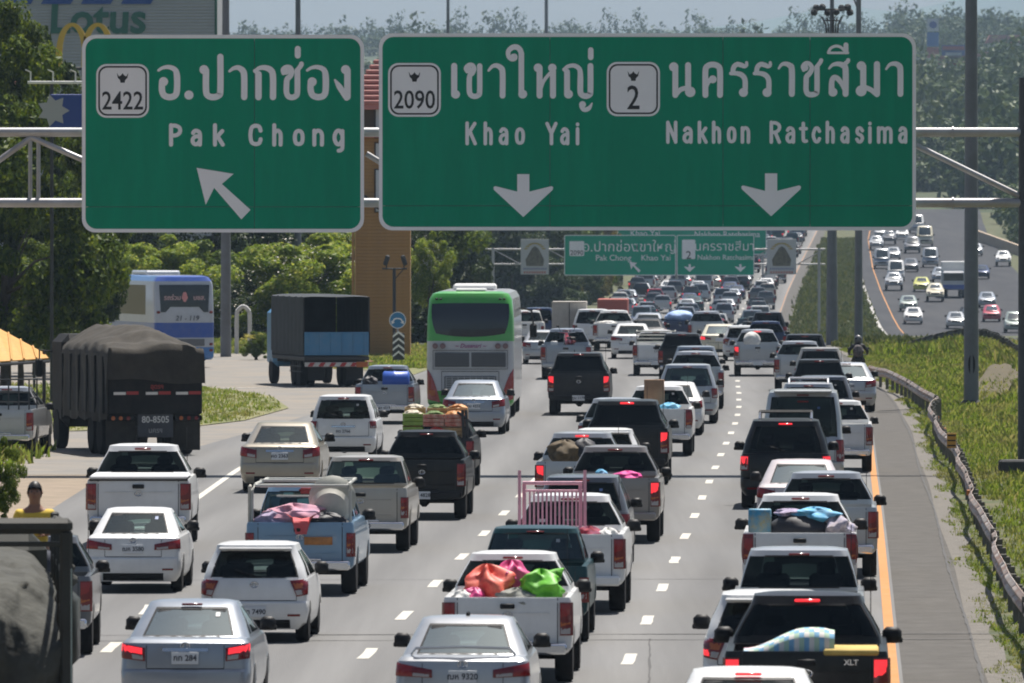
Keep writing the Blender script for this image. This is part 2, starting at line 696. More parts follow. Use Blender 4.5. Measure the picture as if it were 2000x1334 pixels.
crack([(-9, 127.2), (7.6, 128.0)], 0.10, 0.04)
crack([(-9, 129.0), (7.8, 129.7)], 0.12, 0.05)
crack([(-9.5, 149), (4, 149.6)], 0.06, 0.04)
crack([(11.6, 282), (14.1, 284)], 0.4, 0.06)
crack([(1.75, 112), (2.0, 128)], 0.03, 0.01)
crack([(Xr(d) + 1.16 + 0.03 * math.sin(d * 0.11), d) for d in np.arange(80, 320, 9.0)], 0.045, 0.007)

# grass island between the exit lane and the side road
flat_poly('grass_island', [(-7.3, 288), (-8.2, 270), (-9.6, 261), (-13, 256), (-40, 250), (-40, 336), (-16, 330), (-11.0, 324), (-8.4, 308)], 0.03,
          mat('island_soil', (0.13, 0.14, 0.045), 0.95, var=0.3, scale=0.8, dirt=((0.3, 0.24, 0.15), 0.7, 0.4)))
flat_poly('gore_island', [(-3.9, 352), (-3.2, 372), (-2.9, 430), (-9.4, 430), (-9.0, 411), (-7.6, 378), (-6.0, 362)], 0.03, MATS['island_soil'])

# ------------------------------------------------------------------ grass: blades in tufts (uncountable)
M_grass = leaf_mat('grass_blades', (0.085, 0.14, 0.014), (0.15, 0.23, 0.024), (0.26, 0.25, 0.07), 0.4, dry=(0.26, 0.21, 0.09))


M_grass2 = leaf_mat('median_blades', (0.04, 0.06, 0.012), (0.07, 0.095, 0.02), (0.12, 0.12, 0.04), 0.25)


def grass(name, label, spots, h0, h1, blades=7, w=0.03, m=None):
    """spots: (x, y, z, scale)"""
    n = len(spots)
    sp = np.array(spots)
    N = n * blades
    base = np.repeat(sp[:, :3], blades, axis=0)
    sc = np.repeat(sp[:, 3], blades)
    base[:, 0] += rng.normal(0, 0.09, N) * sc
    base[:, 1] += rng.normal(0, 0.09, N) * sc
    h = rng.uniform(h0, h1, N) * sc
    a = rng.uniform(0, 2 * math.pi, N)
    lean = rng.uniform(0.1, 0.75, N) * h
    dx, dy = np.cos(a), np.sin(a)
    v = np.zeros((N, 4, 3))
    ww = w * sc * rng.uniform(0.7, 1.5, N)
    v[:, 0] = base
    v[:, 0, 0] -= dy * ww
    v[:, 0, 1] += dx * ww
    v[:, 1] = base
    v[:, 1, 0] += dy * ww
    v[:, 1, 1] -= dx * ww
    v[:, 2] = base
    v[:, 2, 0] += dx * lean * 0.45 + dy * ww * 0.7
    v[:, 2, 1] += dy * lean * 0.45 - dx * ww * 0.7
    v[:, 2, 2] += h * 0.65
    v[:, 3] = base
    v[:, 3, 0] += dx * lean
    v[:, 3, 1] += dy * lean
    v[:, 3, 2] += h * rng.uniform(0.8, 1.0, N)
    me = bpy.data.meshes.new(name)
    idx = np.arange(N)[:, None] * 4
    tri = np.concatenate([idx + np.array([[0, 1, 2]]), idx + np.array([[0, 2, 3]])], axis=1).reshape(-1, 3)
    me.from_pydata(v.reshape(-1, 3).tolist(), [], tri.tolist())
    me.materials.append(m or M_grass)
    o = struct(obj(name, me), 'stuff', label)
    o['category'] = 'grass'
    return o


def inside(p, poly):
    x, y = p
    r = False
    j = len(poly) - 1
    for i in range(len(poly)):
        if (poly[i][1] > y) != (poly[j][1] > y) and x < (poly[j][0] - poly[i][0]) * (y - poly[i][1]) / (poly[j][1] - poly[i][1]) + poly[i][0]:
            r = not r
        j = i
    return r


spots = []
bare = [(17.3, 215, .7, 5), (18.2, 300, .9, 12)]
while len(spots) < 26000:
    d = rng.uniform(105, 440) if rng.random() < 0.75 else rng.uniform(300, 440)
    lo = Xr(d) + 1.5 + 0.15 * math.sin(d * 0.31) + 0.1 * math.sin(d * 0.83)
    X = lo + rng.random() ** 1.5 * (min(26.0, 0.062 * d + 3) - lo + 2)
    if X < lo or any(((X - bx) / rx) ** 2 + ((d - by) / ry) ** 2 < 1 for bx, by, rx, ry in bare):
        continue
    if math.sin(X * 1.1 + d * 0.13) + math.sin(X * 0.57 - d * 0.07) < -1.8:
        continue
    spots.append((X, d, gz(X, d) - 0.03, rng.uniform(0.6, 1.4) * (0.75 + 0.0018 * d) * (.42 + .58 * sstep(.2, 2.2, X - lo))))
grass('verge_grass', 'tall green weeds and grass on the verge right of the guardrail', spots, 0.06, 0.21, 9, 0.016)
isl = [(-7.5, 288), (-8.3, 271), (-9.7, 262), (-13, 257), (-24, 254), (-24, 334), (-16, 329), (-11.2, 323), (-8.6, 308)]
spots = []
while len(spots) < 5000:
    X, d = rng.uniform(-24, -7), rng.uniform(254, 334)
    if inside((X, d), isl):
        spots.append((X, d, 0.02, rng.uniform(0.6, 1.3)))
grass('island_grass', 'short green grass on the island left of the exit lane', spots, 0.05, 0.16, 7, 0.016)
spots = []
for _ in range(2200):
    d = rng.uniform(366, 430)
    spots.append((rng.uniform(-8.3, -3.2), d, 0.02, rng.uniform(0.6, 1.2)))
for _ in range(2500):
    d = rng.uniform(412, 470)
    spots.append((rng.uniform(-24, -9), d, gz(-15, d), rng.uniform(0.8, 1.4)))
grass('far_verge_grass', 'dry grass around the foot of the tan tower', spots, 0.10, 0.28, 6, 0.04)
spots = []
for _ in range(8000):
    d = rng.uniform(425, 1150)
    X = Xr(d) + rng.uniform(1.4, OPP(d) - 1.8)
    spots.append((X, d, gz(X, d) - 0.02, rng.uniform(1.0, 2.2)))
grass('median_grass', 'green grass of the median between the carriageways', spots, 0.12, 0.28, 6, 0.05, M_grass2)
spots = []
for _ in range(700):
    d = rng.uniform(175, 236)
    spots.append((rng.uniform(-20, -12.2), d, 0.0, rng.uniform(0.8, 1.5)))
grass('stall_grass', 'green grass patch beside the parked pickup at the left', spots, 0.15, 0.4, 7, 0.03)

# mountains far behind
mb = MB()
ridge = [(-400, 75), (300, 70), (900, 64), (1250, 62), (1350, 60), (1400, 52), (1480, 42), (1560, 26), (1650, 6), (1700, 18), (1760, 23), (1830, 8), (1900, -12), (2100, -40), (2400, -20), (2900, 30)]
vs, fs = [], []
for i, (x, y) in enumerate(ridge):
    p = P(x, y, 10800)
    vs += [(p.x * 0.92, 9300, -8), (p.x, 10800, p.z), (p.x * 1.08, 11400, -8)]
for i in range(len(ridge) - 1):
    for k in range(2):
        fs.append((i * 3 + k, i * 3 + k + 1, i * 3 + k + 4, i * 3 + k + 3))
mb.add(vs, fs)
struct(part('mountain_range', mb, mat('forested_mountain', (0.06, 0.085, 0.05), 0.95, var=0.25, scale=0.004), None, ang=180))
# ================================================================== vehicles
M_tyre = mat('tyre_rubber', (0.012, 0.012, 0.013), 0.9, var=0.3, scale=9, spec=.2)
M_rim = mat('alloy_rim', (0.45, 0.45, 0.46), 0.35, metal=0.8)
M_black = mat('black_plastic', (0.010, 0.010, 0.011), 0.55, spec=.25)
M_under = mat('underbody', (0.018, 0.018, 0.018), 0.9)
M_inter = mat('cabin_lining', (0.035, 0.035, 0.037), 0.85)
M_lamp = mat('tail_lamp_red', (0.15, 0.006, 0.008), 0.2, coat=0.25)
M_lens = mat('brake_lens_red', (0.26, 0.010, 0.012), 0.2, coat=0.25)
M_lit = mat('tail_lamp_lit', (0.85, 0.03, 0.04), 0.2, emit=0.75)
M_amber = mat('lamp_amber', (0.40, 0.10, 0.02), 0.25, coat=0.2)
M_clear = mat('lamp_clear', (0.36, 0.34, 0.34), 0.2, coat=0.3)
M_chrome = mat('chrome_trim', (0.62, 0.63, 0.65), 0.18, metal=0.9)
M_plate = mat('plate_white', (0.62, 0.64, 0.66), 0.5)
M_ink = mat('plate_ink', (0.03, 0.035, 0.05), 0.6)
M_gap = mat('panel_gap', (0.03, 0.03, 0.032), 0.8)
G_dark = glass_mat('glass_tinted', (0.075, 0.095, 0.095), 0.0)
G_mid = glass_mat('glass_green', (0.22, 0.28, 0.27), 0.05)
G_pale = glass_mat('glass_reflective', (0.20, 0.26, 0.25), 0.34, 0.10)


def paint(name, col, metal=0.0, rough=0.3, coat=0.7):
    return mat('paint_' + name, col, rough, metal=metal, coat=coat, spec=.5 if max(col) > .1 else .2, var=0.05, scale=3.0, dirt=((0.30, 0.27, 0.23), 0.16 if max(col) > .1 else .05, 2.2), coord='Object')


PW = paint('white', (0.70, 0.70, 0.69), 0.0, 0.35, 0.4)
PS = paint('silver', (0.42, 0.435, 0.45), 0.45, 0.33)
PS2 = paint('silver_blue', (0.30, 0.33, 0.37), 0.45, 0.33)
PG = paint('grey', (0.12, 0.125, 0.135), 0.4, 0.33)
PK = paint('black', (0.008, 0.009, 0.010), 0.0, 0.35, 0.2)
PBG = paint('beige', (0.40, 0.37, 0.32), 0.35, 0.35)
PBR = paint('brown_grey', (0.25, 0.225, 0.205), 0.4, 0.35)
PGD = paint('gold', (0.36, 0.32, 0.25), 0.4, 0.35)
PB = paint('light_blue', (0.17, 0.29, 0.42), 0.3, 0.38)
PT = paint('dark_teal', (0.008, 0.045, 0.052), 0.2, 0.35, .3)
PPK = paint('pinkish_white', (0.62, 0.55, 0.55), 0.1, 0.35)
PNB = paint('dark_blue', (0.02, 0.035, 0.09), 0.3, 0.3)
PCR = paint('cream', (0.62, 0.57, 0.42), 0.0, 0.4)
PRD = paint('red', (0.42, 0.03, 0.06), 0.1, 0.3)
PYL = paint('lime_yellow', (0.55, 0.55, 0.10), 0.0, 0.4)
PGG = paint('grey_green', (0.28, 0.33, 0.30), 0.3, 0.35)
PKD = paint('matt_charcoal', (0.022, 0.023, 0.025), 0.0, 0.5, 0.15)


class Loft:
    """closed plan outlines stacked in height; y = 0 is the rear, +y the front"""

    def __init__(s, layers, ns=22, zf=None):
        # layer: (z, y_rear, y_front, half_width, r_rear, r_front, bow_rear, bow_front)
        s.L, s.ns, s.zf = layers, ns, zf
        s.half = [s.ring(l) for l in layers]
        s.NH = len(s.half[0])

    def ring(s, l):
        z, yr, yf, hw, rr, rf, br, bf = l
        pts = []
        for u in (0, .25, .5, .75, 1):
            x = u * (hw - rr)
            pts.append((x, yr + br * (x / hw) ** 2))
        y0 = pts[-1][1]
        for k in range(1, 5):
            a = math.pi / 2 * k / 4
            pts.append((hw - rr + rr * math.sin(a), y0 + rr - rr * math.cos(a)))
        xf = hw - rf
        y1 = yf - bf * (xf / hw) ** 2
        ya, yb = y0 + rr, y1 - rf
        for k in range(1, s.ns + 1):
            pts.append((hw, ya + (yb - ya) * k / s.ns))
        for k in range(1, 5):
            a = math.pi / 2 * k / 4
            pts.append((xf + rf * math.cos(a), yb + rf * math.sin(a)))
        for u in (.75, .5, .25, 0):
            x = u * xf
            pts.append((x, yf - bf * (x / hw) ** 2))
        return pts

    def full(s, k):
        h = s.half[k]
        z = s.L[k][0]
        pts = [(x, y) for x, y in h] + [(-x, y) for x, y in h[-2:0:-1]]
        return [(x, y, s.zf(x, y, z) if s.zf else z) for x, y in pts]

    def shell(s, select=None, bottom=False, top=True, crown=0.0):
        """returns {key: MB}; select(k, j, side) names faces that leave the shell"""
        rings = [s.full(k) for k in range(len(s.L))]
        n = len(rings[0])
        V = [p for r in rings for p in r]
        out = {}
        for k in range(len(rings) - 1):
            for i in range(n):
                j = i if i < s.NH - 1 else 2 * (s.NH - 1) - 1 - i
                side = 1 if i < s.NH - 1 else -1
                key = (select(k, j, side) if select else None) or 'body'
                q = [k * n + i, k * n + (i + 1) % n, (k + 1) * n + (i + 1) % n, (k + 1) * n + i]
                out.setdefault(key, []).append(q)
        if top:
            c = len(V)
            r = rings[-1]
            V.append((0, sum(p[1] for p in r) / n, r[0][2] + crown))
            b = (len(rings) - 1) * n
            for i in range(n):
                out['body'].append([b + i, b + (i + 1) % n, c])
        if bottom:
            out['body'].append([i for i in range(n)][::-1])
        res = {}
        for key, fs in out.items():
            mb = MB()
            used = sorted({i for f in fs for i in f})
            mp = {u: t for t, u in enumerate(used)}
            mb.add([V[u] for u in used], [tuple(dict.fromkeys(mp[i] for i in f)) for f in fs])
            res[key] = mb
        return res

    def at(s, a, z):
        """point on the surface: a = metres along the outline from the rear centre, sign = side"""
        zs = [l[0] for l in s.L]
        k = max(i for i in range(len(zs) - 1) if zs[i] <= z + 1e-9) if z > zs[0] else 0
        t = min(1, max(0, (z - zs[k]) / (zs[k + 1] - zs[k])))
        ring = [(p[0] + (q[0] - p[0]) * t, p[1] + (q[1] - p[1]) * t) for p, q in zip(s.half[k], s.half[k + 1])]
        r = abs(a)
        for p, q in zip(ring[:-1], ring[1:]):
            L = math.dist(p, q)
            if r <= L:
                f = r / L if L else 0
                x, y = p[0] + (q[0] - p[0]) * f, p[1] + (q[1] - p[1]) * f
                nx, ny = (q[1] - p[1]) / (L or 1), -(q[0] - p[0]) / (L or 1)
                return Vector((x if a >= 0 else -x, y, z)), Vector((nx if a >= 0 else -nx, ny, 0))
            r -= L
        return Vector((0, 0, z)), Vector((0, -1, 0))

    def patch(s, a0, a1, z0, z1, off=0.012, na=4, nz=3, shape=None, m=0, mb=None, thick=True):
        """a plate that hugs the surface; shape(u, v) -> (a, z) may bend the rectangle"""
        mb = mb or MB()
        vs, fs = [], []
        for i in range(na + 1):
            for j in range(nz + 1):
                u, v = i / na, j / nz
                a, z = (shape(u, v) if shape else (a0 + (a1 - a0) * u, z0 + (z1 - z0) * v))
                p, nr = s.at(a, z)
                edge = i in (0, na) or j in (0, nz)
                vs.append(p + nr * (off * (0.75 if edge else 1)))
        w = nz + 1
        for i in range(na):
            for j in range(nz):
                fs.append((i * w + j, (i + 1) * w + j, (i + 1) * w + j + 1, i * w + j + 1))
        if thick:
            loop = [i * w for i in range(na + 1)] + [na * w + j for j in range(1, nz + 1)] + [i * w + nz for i in range(na - 1, -1, -1)] + [j for j in range(nz - 1, 0, -1)]
            base = len(vs)
            for q in loop:
                i, j = divmod(q, w)
                u, v = i / na, j / nz
                a, z = (shape(u, v) if shape else (a0 + (a1 - a0) * u, z0 + (z1 - z0) * v))
                p, nr = s.at(a, z)
                vs.append(p - nr * 0.03)
            for q in range(len(loop)):
                r_ = (q + 1) % len(loop)
                fs.append((loop[q], loop[r_], base + r_, base + q))
        return mb.add(vs, fs, m)


def wheel_meshes(r, w):
    t = MB()
    t.lathe([(r * .62, -w / 2), (r * .93, -w / 2), (r, -w * .36), (r, w * .36), (r * .93, w / 2), (r * .62, w / 2)], (0, 0, 0), 'x', 22)
    rm = MB()
    rm.lathe([(0.001, w * .40), (r * .16, w * .42), (r * .2, w * .30), (r * .52, w * .36), (r * .62, w * .47), (r * .64, w * .3)], (0, 0, 0), 'x', 18)
    rm.lathe([(0.001, -w * .40), (r * .16, -w * .42), (r * .2, -w * .30), (r * .52, -w * .36), (r * .62, -w * .47), (r * .64, -w * .3)], (0, 0, 0), 'x', 18)
    return t.mesh('wheel', M_tyre, 40), rm.mesh('rim', M_rim, 40)


def mirror_mesh():
    mb = MB()
    mb.box((0, 0, 0), (0.215, 0.10, 0.185), 0.05)
    mb.box((0, .03, -.06), (0.24, 0.05, 0.06), 0.012)
    return mb


PLATES = []
TYPES = {}
KIND = dict(
    # L, hw, H, belt, wheel r, wheel ys, front/rear glass plan
    sedan=dict(L=4.5, hw=.86, H=1.46, wr=.315, wy=(.95, 3.62), clear=.20),
    hatch=dict(L=3.75, hw=.83, H=1.50, wr=.29, wy=(.55, 3.02), clear=.20),
    suv=dict(L=4.65, hw=.91, H=1.80, wr=.37, wy=(.90, 3.72), clear=.27),
    mpv=dict(L=4.2, hw=.83, H=1.68, wr=.31, wy=(.68, 3.38), clear=.22),
    van=dict(L=4.9, hw=.93, H=2.22, wr=.34, wy=(1.0, 3.6), clear=.24),
    pickup=dict(L=5.15, hw=.885, H=1.75, wr=.355, wy=(1.05, 4.15), clear=.34),
)


def build_type(kind, lamp='vert', canopy=False, glass='dark', style='new'):
    """list of parts: (name, mesh, role, parent_index, location)"""
    K = KIND[kind]
    L, hw, H, wr, wy, cl = K['L'], K['hw'], K['H'], K['wr'], K['wy'], K['clear']
    parts = []
    AR = wr + (.07 if kind in ('pickup', 'suv') else .05)

    def zf_body(x, y, z):
        # bonnet falls away to the front
        hood = {'sedan': (3.15, .26), 'hatch': (2.75, .22), 'suv': (3.3, .24), 'mpv': (3.1, .26), 'van': (4.4, .25), 'pickup': (3.75, .30)}[kind]
        if z > .55 and y > hood[0]:
            z -= hood[1] * sstep(hood[0], L, y) * (z - .55) / .5
        if abs(x) > hw * .72:
            for yc in wy:
                q = AR * AR - (y - yc) ** 2
                if q > 0:
                    z = max(z, wr + math.sqrt(q))
        return z

    g = dict(dark=G_dark, mid=G_mid, pale=G_pale)[glass]
    if kind == 'sedan':
        body = Loft([(cl, .10, L - .12, .76, .2, .3, .05, .3), (.29, .02, L - .03, .83, .2, .35, .06, .3), (.44, -.02, L, .86, .18, .4, .07, .35), (.60, .0, L - .02, .865, .16, .4, .07, .35),
                     (.635, .035, L - .05, .862, .14, .4, .07, .35), (.84, .04, L - .2, .85, .14, .42, .07, .35), (.965, .07, L - .4, .83, .13, .45, .08, .35), (1.01, .13, L - .55, .79, .12, .45, .08, .35), (1.025, .22, L - .65, .72, .12, .45, .08, .3)], 30, zf_body)
        belt, ztop = 1.0, 1.37
        gh = [(belt, .50, 3.45, .80, .30, .45, .10, .3), (belt + .035, .56, 3.36, .785, .30, .45, .10, .3), ((belt + ztop) / 2, .88, 2.98, .715, .28, .4, .10, .26), (ztop, 1.28, 2.52, .62, .24, .34, .10, .22), (H - .025, 1.42, 2.36, .585, .2, .3, .1, .2), (H, 1.62, 2.15, .47, .2, .28, .08, .15)]
        pill = {14, 15}
        tail_top = .94
    elif kind in ('hatch', 'mpv', 'suv', 'van'):
        zb = {'hatch': .96, 'mpv': 1.06, 'suv': 1.12, 'van': 1.16}[kind]
        r1 = {'hatch': .22, 'mpv': .15, 'suv': .16, 'van': .12}[kind]
        body = Loft([(cl, .10, L - .12, hw - .1, r1, .3, .04, .2), (cl + .10, .02, L - .03, hw - .02, r1, .32, .05, .25), (.46, -.03, L, hw, r1, .35, .05, .28), (.60, -.02, L - .02, hw, r1, .35, .05, .28),
                     (.635, .03, L - .04, hw, r1, .35, .05, .28), (.82, .03, L - .1, hw - .005, r1, .38, .05, .28), (zb - .06, .05, L - .25, hw - .015, r1, .4, .05, .28), (zb, .07, L - .35, hw - .03, r1, .4, .05, .28), (zb + .012, .16, L - .5, hw - .12, r1, .4, .05, .25)], 30, zf_body)
        belt = zb - .01
        ztop = H - .13
        t = {'hatch': (.34, 1.95, .635), 'mpv': (.22, 2.25, .66), 'suv': (.30, 2.5, .70), 'van': (.15, 3.95, .80)}[kind]
        b = {'hatch': (.08, 3.1, .795), 'mpv': (.06, 3.25, .80), 'suv': (.08, 3.5, .875), 'van': (.06, 4.72, .905)}[kind]
        mid = [(p + q) / 2 + e for p, q, e in zip(b, t, (-.02, .05, .02))]
        gh = [(belt, b[0], b[1], b[2], .2, .4, .06, .28), (belt + .04, b[0] + .01, b[1] - .05, b[2] - .008, .2, .4, .06, .28), ((belt + ztop) / 2, mid[0], mid[1], mid[2], .19, .38, .06, .25),
              (ztop, t[0], t[1], t[2], .17, .34, .06, .2), (H - .03, t[0] + (.02 if kind == 'hatch' else .04), t[1] - .14, t[2] - .035, .15, .3, .05, .18), (H, t[0] + .2, t[1] - .4, t[2] - .17, .15, .26, .04, .12)]
        pill = {15, 16, 24} if kind != 'hatch' else {15, 16}
        tail_top = zb - .06
    else:
        zb = 1.20
        body = Loft([(.44, .03, L - .2, hw - .06, .06, .3, .02, .2), (.50, .0, L - .05, hw - .01, .06, .32, .02, .25), (.62, .0, L, hw, .06, .35, .02, .28), (.90, .0, L - .04, hw, .06, .38, .02, .28), (zb - .05, .005, L - .2, hw - .005, .06, .4, .02, .28), (zb, .015, L - .3, hw - .02, .06, .42, .02, .28)], 34, zf_body)
        belt, ztop = zb - .02, H - .125
        gh = [(belt, 1.80, 4.05, .815, .10, .42, .02, .25), (belt + .10, 1.81, 3.92, .80, .10, .42, .02, .25), ((belt + ztop) / 2 + .04, 1.86, 3.55, .72, .10, .4, .03, .22), (ztop, 1.95, 3.12, .615, .10, .34, .03, .2), (H - .03, 2.0, 2.98, .585, .11, .3, .03, .18), (H, 2.18, 2.7, .43, .12, .26, .03, .12)]
        if style == 'old':
            gh = [(belt, 1.80, 4.0, .80, .07, .40, .01, .2), (belt + .06, 1.80, 3.88, .79, .07, .40, .01, .2), ((belt + ztop) / 2 + .03, 1.84, 3.58, .745, .08, .38, .02, .2), (ztop + .02, 1.92, 3.22, .68, .10, .34, .02, .18), (H - .03, 1.96, 3.10, .65, .12, .3, .02, .16), (H, 2.12, 2.85, .50, .14, .26, .02, .12)]
        pill = {15, 16}
        tail_top = zb - .03

    GL = Loft(gh, 22)
    NH = GL.NH
    # --- body shell
    sh = body.shell(top=(kind != 'pickup'))
    bmb = sh['body']
    if kind == 'pickup':
        rg = body.full(len(body.L) - 1)
        n = len(rg)
        yb, xi, fz = 1.78, hw - .10, .70
        inner = [(max(-xi, min(xi, x)), max(.07, min(yb, y)), zb) for x, y, z in rg]
        vs = rg + inner + [(x, y, fz) for x, y, z in inner]
        fs = []
        capi = []
        for i in range(n):
            j = (i + 1) % n
            if rg[i][1] < yb + .02 and rg[j][1] < yb + .02 or (rg[i][1] < yb) != (rg[j][1] < yb):
                fs.append((i, j, n + j, n + i))
                fs.append((n + i, n + j, 2 * n + j, 2 * n + i))
        front = [i for i in range(n) if rg[i][1] >= yb - .12]
        fs.append(tuple(front))
        fl = [(-xi, .07, fz), (xi, .07, fz), (xi, yb, fz), (-xi, yb, fz), (-xi, yb, zb), (xi, yb, zb)]
        b0 = len(vs)
        vs = vs + fl
        fs += [(b0, b0 + 1, b0 + 2, b0 + 3), (b0 + 3, b0 + 2, b0 + 5, b0 + 4)]
        bmb.add(vs, fs)

    # --- greenhouse, with the panes taken out as parts of their own
    r_in = 5 if kind != 'pickup' else 6

    def sel(k, j, side):
        if 1 <= k <= 2:
            if j < r_in:
                return 'rear_window'
            if 10 <= j < NH - 10 and (j not in pill):
                if kind == 'sedan' and j < 11:
                    return None
                return 'side_window_%d_%d' % (0 if j < min(pill) else 1 if j < 24 else 2, side)
            if j >= NH - 6:
                return 'windshield'
        return None
    gs = GL.shell(select=sel, crown=.012)
    gb = gs.pop('body')
    bmb.add(gb.v, gb.f)
    if kind == 'hatch':      # roof spoiler lip
        bmb.box((0, t[0] - .02, ztop + .05), (1.12, .22, .035), .015)
    parts.append(('body', bmb.mesh('body', PW, 32), 'paint', None, None))
    for key, mb in gs.items():
        nm = 'side_window' if key.startswith('side') else key
        # recess the pane a little
        c = Vector((0, (gh[0][1] + gh[0][2]) / 2, (belt + ztop) / 2))
        mb.v = [tuple(Vector(v) + (Vector((c.x, c.y, v[2])) - Vector(v)).normalized() * .012) for v in mb.v]
        parts.append((nm, mb.mesh(nm, g, 40), 'glass', None, None))
    # --- rubber seal round the rear window
    def a_end(z):
        zs = [l[0] for l in gh]
        k = max(i for i in range(len(zs) - 1) if zs[i] <= z + 1e-9)
        t_ = (z - zs[k]) / (zs[k + 1] - zs[k])
        A = []
        for q in (GL.half[k], GL.half[k + 1]):
            A.append(sum(math.dist(q[i], q[i + 1]) for i in range(r_in)))
        return A[0] + (A[1] - A[0]) * t_
    sl_ = MB()
    zg0, zg1 = gh[1][0], gh[3][0]
    for zz in (zg0, zg1):
        GL.patch(0, 0, 0, 0, .004, 6, 1, mb=sl_, thick=False, shape=lambda u, v: ((u * 2 - 1) * (a_end(zz - .001) + .006), zz - .012 + .024 * v))
    for sx in (-1, 1):
        GL.patch(0, 0, 0, 0, .004, 1, 6, mb=sl_, thick=False, shape=lambda u, v: (sx * (a_end(min(zg0 + (zg1 - zg0) * v, zg1 - .001)) - .012 + .024 * u), zg0 + (zg1 - zg0) * v))
    parts.append(('window_seal', sl_.mesh('window_seal', M_black, 40), 'fixed', None, None))
    # --- cabin: deck, seats with head restraints
    ib = MB()
    y0, y1 = gh[1][1] + .06, gh[1][2] - .25
    ib.box((0, (y0 + y1) / 2, belt + .008), (gh[0][3] * 1.72, (y1 - y0), .02))
    srows = {'sedan': (1.25, 2.25), 'hatch': (.95, 1.9), 'mpv': (.75, 1.5, 2.3), 'suv': (.95, 1.7, 2.55), 'van': (.8, 1.7, 2.6, 3.5), 'pickup': (2.25, 3.0)}[kind]
    for y in srows:
        for x in (-.36, .36):
            ib.box((x, y, belt + .07), (.46, .12, .26), .05)
            ib.box((x, y + .01, belt + .27), (.25, .09, .16), .04)
    parts.append(('seats', ib.mesh('seats', M_inter, 40), 'fixed', None, None))
    # --- underbody and axle
    ub = MB()
    zc = cl + .12
    ub.box((0, L / 2 + .1, zc + .1), (hw * 1.30, L - .7, .22), .05)
    ub.tube((-hw * .8, wy[0], wr), (hw * .8, wy[0], wr), .05)
    ub.box((.0, wy[0], wr), (.24, .3, .24), .08)
    ub.tube((-.45, .05, cl + .06), (-.45, .9, cl + .1), .035)
    if kind == 'pickup':
        ub.box((0, wy[0], .56), (hw * 1.55, .9, .16), .03)
    parts.append(('underbody', ub.mesh('underbody', M_under, 40), 'fixed', None, None))
    # --- wheels
    ww = .245 if kind in ('pickup', 'suv') else .20
    wm, rm = wheel_meshes(wr, ww)
    for y in wy:
        for sx in (-1, 1):
            parts.append(('wheel', wm, 'fixed', None, (sx * (hw - ww / 2 - .015), y, wr)))
            parts.append(('rim', rm, 'fixed', len(parts) - 1, None))
    # --- bumper
    bp = MB()
    if kind == 'pickup':
        bp.box((0, -.075, .50), (hw * 1.86, .17, .15), .03)
        bp.box((0, -.05, .595), (hw * .8, .12, .04), .01)
        parts.append(('bumper', bp.mesh('bumper', M_chrome, 40), 'bumper', None, None))
    else:
        body.patch(-.55, .55, cl + .02, cl + .15, .014, 6, 2, mb=bp)
        parts.append(('bumper_trim', bp.mesh('bumper_trim', M_black, 40), 'fixed', None, None))
    # --- tailgate or boot lid
    tg = MB()
    if kind == 'pickup':
        body.patch(-(hw - .20), hw - .20, .565, zb - .012, .016, 8, 6, mb=tg,
                   shape=lambda u, v: ((u - .5) * 2 * (hw - .205), .565 + v * (zb - .577)))
        parts.append(('tailgate', tg.mesh('tailgate', PW, 30), 'paint', None, None))
        ti = len(parts) - 1
        gp = MB()
        for sx in (-1, 1):
            body.patch(sx * (hw - .197) - .006, sx * (hw - .197) + .006, .56, zb - .01, .006, 1, 4, mb=gp, thick=False)
        body.patch(-(hw - .2), hw - .2, .552, .566, .006, 6, 1, mb=gp, thick=False)
        parts.append(('panel_gap', gp.mesh('panel_gap', M_gap, 40), 'fixed', None, None))
        hd = MB()
        hd.box((0, -.03, zb - .12), (.20, .035, .07), .012)
        parts.append(('handle', hd.mesh('handle', M_black, 40), 'fixed', ti, None))
        sm = MB()
        sm.box((0, -.019, zb - .215), (hw * 1.3, .008, .012), .003)
        sm.box((0, -.019, .70), (hw * 1.3, .008, .012), .003)
        parts.append(('crease', sm.mesh('crease', PW, 40), 'paint', ti, None))
    else:
        gp = MB()
        zl = .645
        e = .013
        w_ = hw * (.60 if kind == 'sedan' else .78)
        for sx in (-1, 1):
            body.patch(sx * w_ - .005, sx * w_ + .005, zl, tail_top, .006, 1, 3, mb=gp, thick=False)
        body.patch(-w_, w_, zl - e, zl, .006, 6, 1, mb=gp, thick=False)
        parts.append(('panel_gap', gp.mesh('panel_gap', M_gap, 40), 'fixed', None, None))
        cb = MB()
        zc_ = .86 if kind in ('sedan', 'mpv', 'suv') else .80
        body.patch(-.30, .30, zc_, zc_ + .045, .022, 6, 1, mb=cb)
        parts.append(('garnish', cb.mesh('garnish', M_chrome, 40), 'garnish', None, None))
